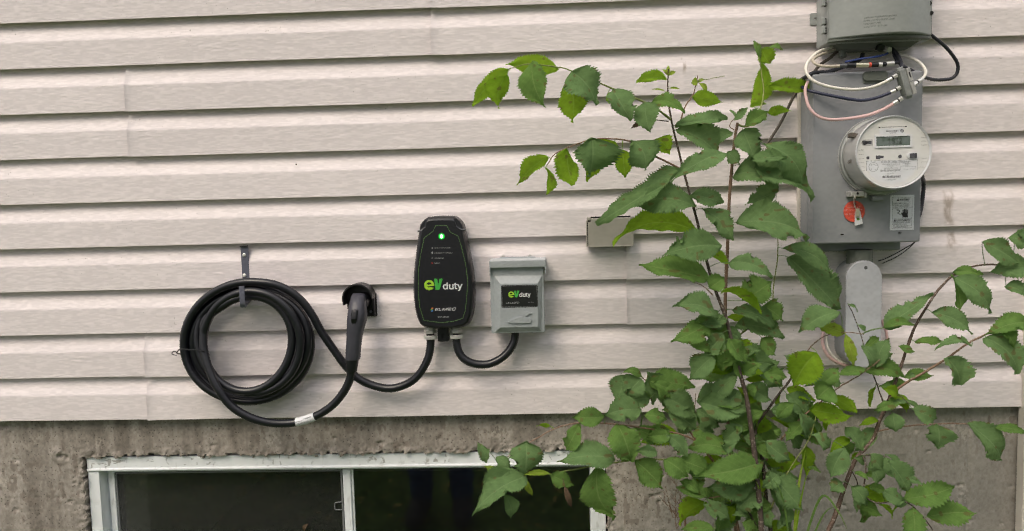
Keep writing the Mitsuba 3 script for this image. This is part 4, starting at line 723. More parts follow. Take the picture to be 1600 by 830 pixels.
# moulded lettering on the lid, raised
def on_lid(x): return float(np.interp(x, [q[0] for q in plan], [q[1] for q in plan]))
for s, px, pz in (('WARNING TELEPHONE CUSTOMER', 0, 0), ('OPEN LID TO ACCESS JACK', 1, 0), ('DISCONNECT HERE', 2, 0), ('UNPLUG TO TEST LINE', 3, 0)):
    (q0, q1) = [(0.7435, -0.148, 2.0871), (0.8109, -0.15, 2.0913)]
    w = (q1[0] - q0[0]) * (1.0, 0.92, 0.5, 0.7)[px]
    t = text(s, q0[0], q0[0] + w, q0[2] + 0.004 - 0.0068 * px, q0[2] + 0.0075 - 0.0068 * px, 0.0, False, 0, 0.0008)
    v = np.array(t.vertices); v[:, 1] -= np.array([on_lid(x) for x in v[:, 0]]) - 0.0001
    put('utility_box__moulded_lettering', mesh_of(v, t.faces), 'utility_print', smooth=False)
tag('utility_box', 'grey plastic telephone and cable box with bulging lid above the meter box', 'utility box')
# what hangs out of the tray
(c0, c1, c2) = [(0.7253, -0.05, 2.0224), (0.8063, -0.072, 2.0337), (0.8214, -0.075, 2.0311)]
put('utility_box__grommet', tube([(c0[0], -0.055, c0[2] + 0.012), (c0[0], -0.058, c0[2] - 0.004)], 0.008, 16), 'utility_dark', smooth=50)
put('utility_box__cable_port', tube([(c1[0], -0.060, c1[2] + 0.006), (c1[0], -0.078, c1[2])], 0.0085, 16), 'black_plastic', smooth=50)
put('utility_box__port_nut', tube([(c2[0] - 0.001, -0.062, c2[2] + 0.004), (c2[0] + 0.002, -0.084, c2[2] - 0.003)], 0.0068, 6), 'steel', smooth=20)

# ------------------------------------------------------------------ coaxial cables, connectors, splitter
RX = 0.0036
def fitting(key, pts, r=0.0052):
    """crimped connector at the end of a cable: sleeve, dark gap, hex nut"""
    a, b = np.array(pts[0]), np.array(pts[1]); d = b - a
    put(key + '__connector_sleeve', tube([a, a + d * 0.48], r * 0.92, 14), 'steel', smooth=50)
    put(key + '__connector_ring', tube([a + d * 0.48, a + d * 0.62], r * 0.8, 14), 'dark_gap', smooth=50)
    put(key + '__connector_nut', tube([a + d * 0.62, b], r, 6), 'steel', smooth=20)
def cable(key, pts, b, label, fit=None, r=RX, group=None):
    k = put(key + '__cord' if fit is not None else key, tube(curve(pts, 7), r, 10), b, smooth=60)
    base = k.split('__')[0]
    if fit: fitting(base, fit)
    tag(base, label, 'cable', group)
def name(key):
    n, k = key, 0
    while any(q == n or q.startswith(n + '__') for q in scene): k += 1; n = '%s_%03d' % (key, k)
    return n
cable(name('coaxial_cable'), [(0.7133, -0.045, 2.0509), (0.6931, -0.055, 2.0414), (0.6621, -0.075, 2.0305), (0.6314, -0.1, 2.0064), (0.6182, -0.118, 1.9834), (0.624, -0.13, 1.9624), (0.6451, -0.136, 1.947), (0.6815, -0.142, 1.9356), (0.7218, -0.146, 1.9309), (0.7585, -0.15, 1.9349), (0.79, -0.154, 1.947)], 'white_coax', 'long white cable swinging left and across the top of the meter box', [(0.7879, -0.154, 1.946), (0.8095, -0.158, 1.9579)])
cable(name('coaxial_cable'), [(0.8435, -0.055, 2.0326), (0.8505, -0.07, 2.0199), (0.8757, -0.09, 2.0045), (0.891, -0.105, 1.9853), (0.8917, -0.118, 1.9657), (0.8768, -0.13, 1.9506)], 'white_coax', 'short white cable looping round the right side of the splitter', [(0.8783, -0.13, 1.952), (0.85, -0.145, 1.9363)])
cable(name('coaxial_cable'), [(0.7134, -0.045, 2.0418), (0.6947, -0.055, 2.0331), (0.6619, -0.08, 2.0215), (0.6403, -0.1, 2.0069), (0.6495, -0.112, 1.9935), (0.6709, -0.118, 1.9892), (0.6986, -0.122, 1.9885)], 'cream_coax', 'short cream cable bent back under the grey box into a ground coupling', [])
cable(name('coaxial_cable'), [(0.7183, -0.04, 2.0365), (0.6996, -0.05, 2.0203), (0.672, -0.06, 2.0029), (0.6504, -0.075, 1.9817), (0.6447, -0.07, 1.9722), (0.633, -0.06, 1.965), (0.6257, -0.05, 1.95), (0.6137, -0.04, 1.9288), (0.5896, -0.034, 1.8763), (0.5661, -0.03, 1.8371), (0.5527, -0.028, 1.8189)], 'brown_coax', 'dark brown cable running down the siding left of the meter box')
cable(name('coaxial_cable'), [(0.6209, -0.06, 1.9639), (0.6228, -0.1, 1.9684), (0.6405, -0.1, 1.9774), (0.6647, -0.09, 1.9804), (0.6861, -0.08, 1.9827), (0.7443, -0.06, 2.002), (0.7687, -0.055, 2.0141), (0.7751, -0.05, 2.0268)], 'black_coax', 'black cable bundled at the top left corner of the meter box', None, 0.0048)
cable(name('coaxial_cable'), [(0.6175, -0.08, 1.9521), (0.6255, -0.11, 1.9373), (0.644, -0.125, 1.9286), (0.6831, -0.138, 1.9165), (0.7127, -0.144, 1.9093), (0.7371, -0.148, 1.9056), (0.767, -0.152, 1.9102), (0.7981, -0.156, 1.9209)], 'navy_coax', 'navy cable crossing the meter box below the white one', [(0.796, -0.156, 1.92), (0.817, -0.158, 1.9305)])
cable(name('coaxial_cable'), [(0.6288, -0.1, 1.9578), (0.6197, -0.112, 1.9417), (0.6179, -0.12, 1.923), (0.622, -0.13, 1.8968), (0.6384, -0.138, 1.875), (0.6669, -0.144, 1.8647), (0.7117, -0.148, 1.8663), (0.7511, -0.15, 1.8725), (0.7809, -0.154, 1.8834), (0.8042, -0.156, 1.8961)], 'pink_coax', 'faded pink cable sagging lowest across the meter box', [(0.802, -0.156, 1.895), (0.8217, -0.158, 1.9068)])
cable(name('coaxial_cable'), [(0.9212, -0.06, 2.0707), (0.9363, -0.06, 2.0583), (0.9676, -0.055, 2.0344), (0.9973, -0.045, 2.0037), (1.0041, -0.04, 1.9817), (0.9927, -0.038, 1.9642), (0.9561, -0.045, 1.9598), (0.914, -0.07, 1.9627), (0.8731, -0.1, 1.9735), (0.8449, -0.11, 1.9845), (0.836, -0.09, 2.0058), (0.8429, -0.06, 2.0287)], 'black_coax', 'dark cable looping out over the siding right of the grey box', None, 0.0040)
cable(name('coaxial_cable'), [(0.8355, -0.07, 2.0331), (0.8387, -0.09, 2.0175), (0.833, -0.12, 1.9978), (0.8271, -0.14, 1.9845), (0.8191, -0.155, 1.9723)], 'black_coax', 'short black cable dropping from the grey box behind the splitter')
cable(name('ground_wire'), [(0.7198, -0.085, 2.0031), (0.7528, -0.095, 2.0077), (0.7846, -0.1, 2.0102), (0.8158, -0.085, 2.0184), (0.8369, -0.06, 2.0319)], 'blue_wire', 'blue ground wire strung below the grey box', None, 0.0022)
cable(name('coaxial_cable'), [(0.8943, -0.095, 1.7415), (0.9236, -0.05, 1.716), (0.925, -0.045, 1.6851), (0.9224, -0.045, 1.6619), (0.9166, -0.05, 1.6419), (0.9068, -0.06, 1.6284)], 'black_coax', 'black cable tucked behind the right edge of the meter box', None, 0.0048)
cable(name('ground_wire'), [(0.9077, -0.06, 1.5788), (0.9026, -0.045, 1.5671), (0.8885, -0.036, 1.5559), (0.8688, -0.032, 1.5434), (0.8433, -0.034, 1.5315), (0.8222, -0.04, 1.5261)], 'black_coax', 'thin black wire slanting from under the meter box to the conduit', None, 0.0013)
cable(name('ground_wire'), [(0.9094, -0.05, 1.5751), (0.9017, -0.034, 1.5586), (0.883, -0.028, 1.5412), (0.8619, -0.027, 1.5289), (0.8341, -0.034, 1.519)], 'black_coax', 'second thin wire below the meter box, lower of the two', None, 0.0011)
cable(name('coaxial_cable'), [(0.7107, -0.03, 1.3804), (0.6891, -0.045, 1.3511), (0.685, -0.055, 1.3209), (0.6959, -0.06, 1.2961), (0.7185, -0.058, 1.2784), (0.7482, -0.05, 1.2673), (0.7756, -0.04, 1.2678)], 'pink_coax', 'pink cable looping below the conduit fitting', None, 0.0038)
cable(name('coaxial_cable'), [(0.7155, -0.03, 1.3722), (0.6995, -0.04, 1.3468), (0.6969, -0.05, 1.3197), (0.707, -0.055, 1.2965), (0.7309, -0.05, 1.2773), (0.7598, -0.04, 1.2698)], 'white_coax', 'white cable looping just inside the pink one below the conduit', None, 0.0034)
cable(name('coaxial_cable'), [(0.8378, -0.03, 1.3778), (0.8471, -0.035, 1.3463), (0.8483, -0.035, 1.3172), (0.8413, -0.032, 1.2893), (0.8267, -0.03, 1.2713)], 'pink_coax', 'pink cable end showing right of the conduit fitting', None, 0.0036)
cable(name('coaxial_cable'), [(0.5622, -0.028, 1.7624), (0.5606, -0.06, 1.7766), (0.5624, -0.09, 1.7888), (0.5669, -0.11, 1.7981), (0.5727, -0.12, 1.8048)], 'black_coax', 'black cable stub with blue tape sticking out among the leaves', [], 0.0050)
bs = [k for k in scene if k.startswith('coaxial_cable')][-1].split('__')[0]
(q0, q1) = [(0.5618, -0.0885, 1.788), (0.5641, -0.097, 1.792)]
put(bs + '__blue_tape', tube([q0, q1], 0.0054, 12), 'blue_wire', smooth=60)
# inline ground coupling on the cream cable
cpl = [(0.6942, -0.122, 1.9887), (0.7095, -0.124, 1.9884), (0.729, -0.126, 1.9882), (0.7572, -0.128, 1.9876), (0.763, -0.128, 1.9876), (0.779, -0.128, 1.9874), (0.7876, -0.128, 1.9878), (0.7967, -0.127, 1.9884), (0.8154, -0.124, 1.9904), (0.8309, -0.115, 1.9936)]
for i, r, b, nm in ((0, .0050, 'grey_lip', 'boot'), (1, .0062, 'black_plastic', 'boot'), (2, .0056, 'brass_tone', 'barrel'), (3, .0058, 'red_tag', 'red_band'), (4, .0050, 'black_plastic', 'boot'), (5, .0060, 'steel', 'barrel'), (6, .0050, 'black_plastic', 'boot'), (7, .0056, 'steel', 'barrel'), (8, .0036, 'black_coax', 'lead')):
    put('ground_coupling__' + nm, tube([cpl[i], cpl[i + 1]], r, 14), b, smooth=50)
tag('ground_coupling', 'silver inline cable coupling with a red band under the grey box', 'coupling')
# splitter
(s0, s1) = [(0.8157, -0.158, 1.9705), (0.8335, -0.16, 1.9112)]
sd = np.array([s1[0] - s0[0], 0, s1[2] - s0[2]]); sl = np.linalg.norm(sd); ang = math.atan2(sd[0], -sd[2])
def splitpart(key, x0, x1, z0, z1, d0, d1, b, r=0.0012):
    m = rbox(x0, x1, -d1, -d0, z0, z1, r)
    m.apply_transform(trimesh.transformations.rotation_matrix(-ang, [0, 1, 0])); m.apply_translation(((s0[0] + s1[0]) / 2 + 0.002, 0, (s0[2] + s1[2]) / 2)); put(key, m, b, smooth=30)
hw2 = sl / 2
splitpart('cable_splitter__housing', -0.0105, 0.0035, -hw2, hw2, 0.146, 0.172, 'zinc')
splitpart('cable_splitter__face_label', 0.0036, 0.0125, -hw2 + 0.001, hw2 - 0.001, 0.150, 0.174, 'dull_steel')
splitpart('cable_splitter__label_seam', 0.0036, 0.0126, -0.0015, 0.0, 0.150, 0.1746, 'print_grey', 0.0003)
splitpart('cable_splitter__label_print', 0.0065, 0.0095, 0.008, 0.020, 0.150, 0.1746, 'print_black', 0.0003)
splitpart('cable_splitter__mounting_ear', -0.008, 0.006, hw2 - 0.001, hw2 + 0.006, 0.150, 0.158, 'zinc')
splitpart('cable_splitter__mounting_ear', -0.006, 0.008, -hw2 - 0.006, -hw2 + 0.001, 0.150, 0.158, 'zinc')
splitpart('cable_splitter__port_row', -0.0125, -0.0100, -hw2 + 0.004, hw2 - 0.004, 0.150, 0.168, 'utility_dark')
tag('cable_splitter', 'silver grey cable splitter hanging tilted in front of the meter box top', 'cable splitter')

# ------------------------------------------------------------------ conduit fitting under the meter box
(f0, f1, f2) = [(0.7671, -0.095, 1.4903), (0.7693, -0.095, 1.3144), (0.7248, -0.095, 1.4215)]
fr_w = f0[0] - f2[0]
def capsule(w, top, bot): return unary_union([Point(0, top).buffer(w, 24), Point(0, bot).buffer(w, 24), sbox(-w, bot, w, top)])
cc = (f0[2] + f1[2]) / 2; hh = (f0[2] - f1[2]) / 2
put('conduit_fitting__body', cat(plate(capsule(fr_w * 0.97, hh, -hh), 0.066, f0[0], 0.018, cc)), 'pvc_body', smooth=30)
put('conduit_fitting__cover_lip', cat(plate(capsule(fr_w * 1.02, hh, -hh), 0.004, f0[0], 0.0855, cc)), 'pvc_body', smooth=30)
put('conduit_fitting__cover', hull(np.vstack([np.array([f0[0] + dx, -q, z]) + BALL * 0.0015 for z0, s in ((f0[2], 1), (f1[2], -1)) for a in np.linspace(0, math.pi, 16) for dx, z in [((fr_w - 0.0018) * math.cos(a), z0 + s * (fr_w - 0.0018) * math.sin(a))] for q in (0.091, 0.0935)])), 'pvc_cover', smooth=30)
(v0,) = [(0.7702, -0.096, 1.5158)]
put('conduit_fitting__cover_screw', disc_at(v0[0], 0.0945, v0[2], 0.0040, 0.0012, 16), 'grey_lip')
put('conduit_fitting__hub', tube([(f0[0] + 0.004, -0.055, f0[2] + 0.010), (f0[0] + 0.004, -0.055, mz0 - 0.019)], 0.030, 28), 'utility_dark', smooth=50)
tag('conduit_fitting', 'light grey rounded conduit fitting with screwed cover under the meter box', 'conduit fitting')

# a nail head left in the siding
(nl,) = [(-0.6212, -0.017, 1.8039)]
put('siding_nail', disc_at(nl[0], 0.015, nl[2], 0.0017, 0.003, 10), 'brown_coax')
tag('siding_nail', 'tiny rusty nail head in the bare siding above the charging unit', 'nail')


# ------------------------------------------------------------------ saplings in front of the wall
def leaf_color(base, vein, back):
    def fn(p, n, uv):
        t, v = uv.x, dr.abs(uv.y - 0.5) * 2
        q = t * 12.0 - v * 3.2
        fr_ = dr.abs(q - dr.floor(q) - 0.5)
        side = smoothstep(0.09, 0.03, fr_) * smoothstep(1.0, 0.75, v)
        midr = smoothstep(0.055, 0.02, v)
        mott = fbm(p.x * 130, p.y * 130, p.z * 130, 3); big = fbm(p.x * 16, p.y * 16, p.z * 16 + 3, 2)
        c = mi.Color3f(base) * (0.62 + 0.46 * mott + 0.30 * big)
        c = mix(c, back, 0.25 * smoothstep(0.55, 0.75, big))
        c = mix(c, vein, dr.maximum(0.34 * side, 0.75 * midr))
        hole = smoothstep(0.80, 0.83, noise(p.x * 95 + 3, p.y * 95, p.z * 95))
        return mix(c, (0.16, 0.12, 0.05), 0.6 * hole)
    return proc(fn)
def leaf_bump(p, n, uv):
    v = dr.abs(uv.y - 0.5) * 2
    q = uv.x * 12.0 - v * 3.2
    w = dr.abs(q - dr.floor(q) - 0.5)
    return -smoothstep(0.16, 0.0, w) - 1.2 * smoothstep(0.10, 0.0, v) + 0.5 * fbm(p.x * 260, p.y * 260, p.z * 260, 2)
def leaf_mat(name_, base, vein, back, rough, trans):
    scene[name_] = {'type': 'bumpmap', 'arbitrary': proc(leaf_bump, 5e-4), 'scale': 0.0006, 'bsdf': {'type': 'principledthin', 'base_color': leaf_color(base, vein, back), 'roughness': rough, 'spec_trans': 0.0, 'diff_trans': trans, 'eta': 1.45}}
leaf_mat('leaf_old', (0.150, 0.248, 0.096), (0.21, 0.32, 0.14), (0.10, 0.16, 0.05), 0.38, 0.85)
leaf_mat('leaf_mature', (0.152, 0.268, 0.070), (0.23, 0.35, 0.11), (0.13, 0.21, 0.04), 0.38, 1.0)
leaf_mat('leaf_fresh', (0.235, 0.400, 0.030), (0.30, 0.46, 0.07), (0.28, 0.40, 0.03), 0.42, 1.25)
leaf_mat('leaf_young', (0.30, 0.42, 0.055), (0.40, 0.48, 0.12), (0.34, 0.38, 0.07), 0.42, 1.0)
leaf_mat('leaf_dry', (0.11, 0.075, 0.05), (0.16, 0.12, 0.08), (0.09, 0.07, 0.05), 0.7, 0.4)
LM = {'d': 'leaf_old', 'm': 'leaf_mature', 'l': 'leaf_fresh', 'y': 'leaf_young', 'b': 'leaf_dry', 'e': 'leaf_mature', 'f': 'leaf_fresh'}
def bark_fn(c, c2):
    def fn(p, n, uv):
        a = fbm(p.x * 240, p.y * 240, p.z * 60, 3); b = smoothstep(0.7, 0.76, noise(p.x * 300, p.y * 300, p.z * 220))
        return mix(mix(c, c2, a), (0.36, 0.31, 0.26), 0.45 * b)
    return proc(fn)
for n_, c, c2 in (('bark', (0.030, 0.023, 0.019), (0.095, 0.070, 0.055)), ('bark_red', (0.055, 0.035, 0.028), (0.135, 0.090, 0.065)), ('twig_red', (0.13, 0.075, 0.05), (0.26, 0.165, 0.11)), ('twig_green', (0.13, 0.16, 0.045), (0.22, 0.25, 0.07))):
    plain(n_, bark_fn(c, c2), 0.62, 0.3)

def leaf_mesh(B, T_, w, cls, Q, rng):
    B, T_, Q = (np.array(q, float) for q in (B, T_, Q))
    d = T_ - B; L = np.linalg.norm(d); a = d / L
    wr = w if cls in 'yb' else max(1.22 * w, (0.42 if w < 0.32 * L else 0.56) * L)
    cphi = min(0.97, 1.12 * w / (wr * 1.02)); phi = math.acos(cphi)
    up = np.array([0, 0, 1.0]) - a * a[2]; up[1] = 0
    if np.linalg.norm(up) < 0.35: up = np.array([rng.choice((-1, 1)) * 0.8, 0, 0.3])
    up -= a * (up @ a); up /= np.linalg.norm(up)
    sg = -1 if cls == 'l' else 1
    n = math.cos(phi) * np.array([0, -1.0, 0]) + sg * math.sin(phi) * up + np.array([rng.uniform(-.12, .12), 0, rng.uniform(-.05, .1)])
    n -= a * (n @ a); n /= np.linalg.norm(n); s = np.cross(n, a)
    if sg < 0: n = -n                                               # the upper face looks away from the street
    teeth = max(5, int(L / 0.0055)) if cls != 'y' else 6
    if cls == 'e': teeth = int(L / 0.0075)
    m = 2 * teeth + 1; vs = np.array([-1, -.72, -.42, -.15, 0, .15, .42, .72, 1]); t = np.linspace(0, 1, m)
    pk = rng.uniform(0.36, 0.46) if cls != 'e' else 0.42
    tt = t ** (math.log(0.5) / math.log(pk))
    h = 0.5 * wr * np.sin(np.pi * np.clip(tt, 0, 1)) ** 0.82
    tipw = np.clip((1 - t) / 0.24, 0, 1); h = h * (0.30 + 0.70 * tipw)       # drawn-out tip
    curl, fold, ph = rng.uniform(0.03, 0.22), rng.uniform(0.08, 0.42), rng.uniform(0, 6)
    twist = rng.uniform(-0.9, 0.9); asym = rng.uniform(-0.14, 0.14); side = rng.uniform(-0.09, 0.09)
    cup = [rng.uniform(-0.10, 0.22) for _ in (0, 1)]
    bites = [(rng.randint(3, max(4, m - 5)), rng.choice((0, 8)), rng.uniform(0.35, 0.75)) for _ in range(rng.choice((0, 0, 1, 1, 2, 3)))] if cls in 'dm' else []
    V = np.zeros((m, 9, 3)); dep = 0.20 if cls == 'e' else 0.145
    for i in range(m):
        for j, v in enumerate(vs):
            hh = h[i] * (1 + asym * np.sign(v)); fwd = 0.0
            if abs(v) == 1 and 0 < i < m - 1:
                if i % 2 == 0: hh *= 1 - dep * (0.7 + 0.6 * rng.random())
                else: fwd = 0.5 / m; hh *= 1.0 + 0.05 * rng.random()
            for bi, bj, bd in bites:
                if j == bj and abs(i - bi) <= 1: hh *= bd
            u = t[i] + fwd - 0.045 * abs(v) * (1 - t[i]) * (t[i] < 0.3) * 0
            x = v * hh
            up_ = -4 * curl * L * (t[i] - 0.5) ** 2 + curl * L                    # bows along its length
            up_ += fold * abs(x) * (1 - 0.3 * t[i]) + cup[int(v > 0)] * x * x / max(wr, 1e-4) * 2
            up_ += 0.022 * wr * math.sin(2 * math.pi * (t[i] * 6 - abs(v) * 1.5) + 0.4) * abs(v)
            up_ += 0.11 * wr * math.sin(ph + 5 * t[i] + 2.2 * v) * abs(v) + 0.05 * wr * math.sin(ph * 2 + 11 * t[i] - 3 * v) * v * v
            x2 = x * math.cos(twist * (t[i] - .5)); up_ += x * math.sin(twist * (t[i] - .5))
            V[i, j] = B + a * L * u + s * (x2 + side * L * math.sin(math.pi * t[i])) + n * up_
    f = []
    for i in range(m - 1):
        for j in range(8):
            k = i * 9 + j; f += [(k, k + 9, k + 10), (k, k + 10, k + 1)] if (j < 4) else [(k, k + 9, k + 1), (k + 1, k + 9, k + 10)]
    uv = np.stack([np.repeat(t, 9), np.tile(vs * 0.5 + 0.5, m)], 1)
    blade = (V.reshape(-1, 3), np.array(f), uv)
    # its stalk
    g = np.linalg.norm(Q - B)
    B0 = V[0, 4]
    if g > 0.0015:
        c = np.array([Q, (Q + B0) / 2 + np.array([0, 0, 0.06 * g]) - a * 0.05 * g, B0, V[min(2, m - 1), 4]]); tb = tube(curve(c, 3), np.linspace(0.0009, 0.0006, 10), 5)
        uvt = np.tile([[0.5, 0.5]], (len(tb.vertices), 1))
        return mesh_of(np.vstack([blade[0], tb.vertices]), np.vstack([blade[1], np.asarray(tb.faces) + len(blade[0])])), np.vstack([uv, uvt])
    return mesh_of(blade[0], blade[1]), uv
PLANT = {'A': ('elm_sapling', 'tall elm sapling with dark leaning stem and two leafy side branches reaching left'),
         'B': ('elm_sapling_001', 'slender elm sapling with straight reddish stem and light green top close to the wall'),
         'C': ('elm_sapling_002', 'forked elm sapling at the right bending over in a long reddish arch'),
         'D': ('elm_sapling_003', 'low spreading elm sapling whose branches reach left across the window corner'),
         'E': ('elm_sapling_004', 'bushy elm sapling with many leaves at the bottom between the arching and the low one')}
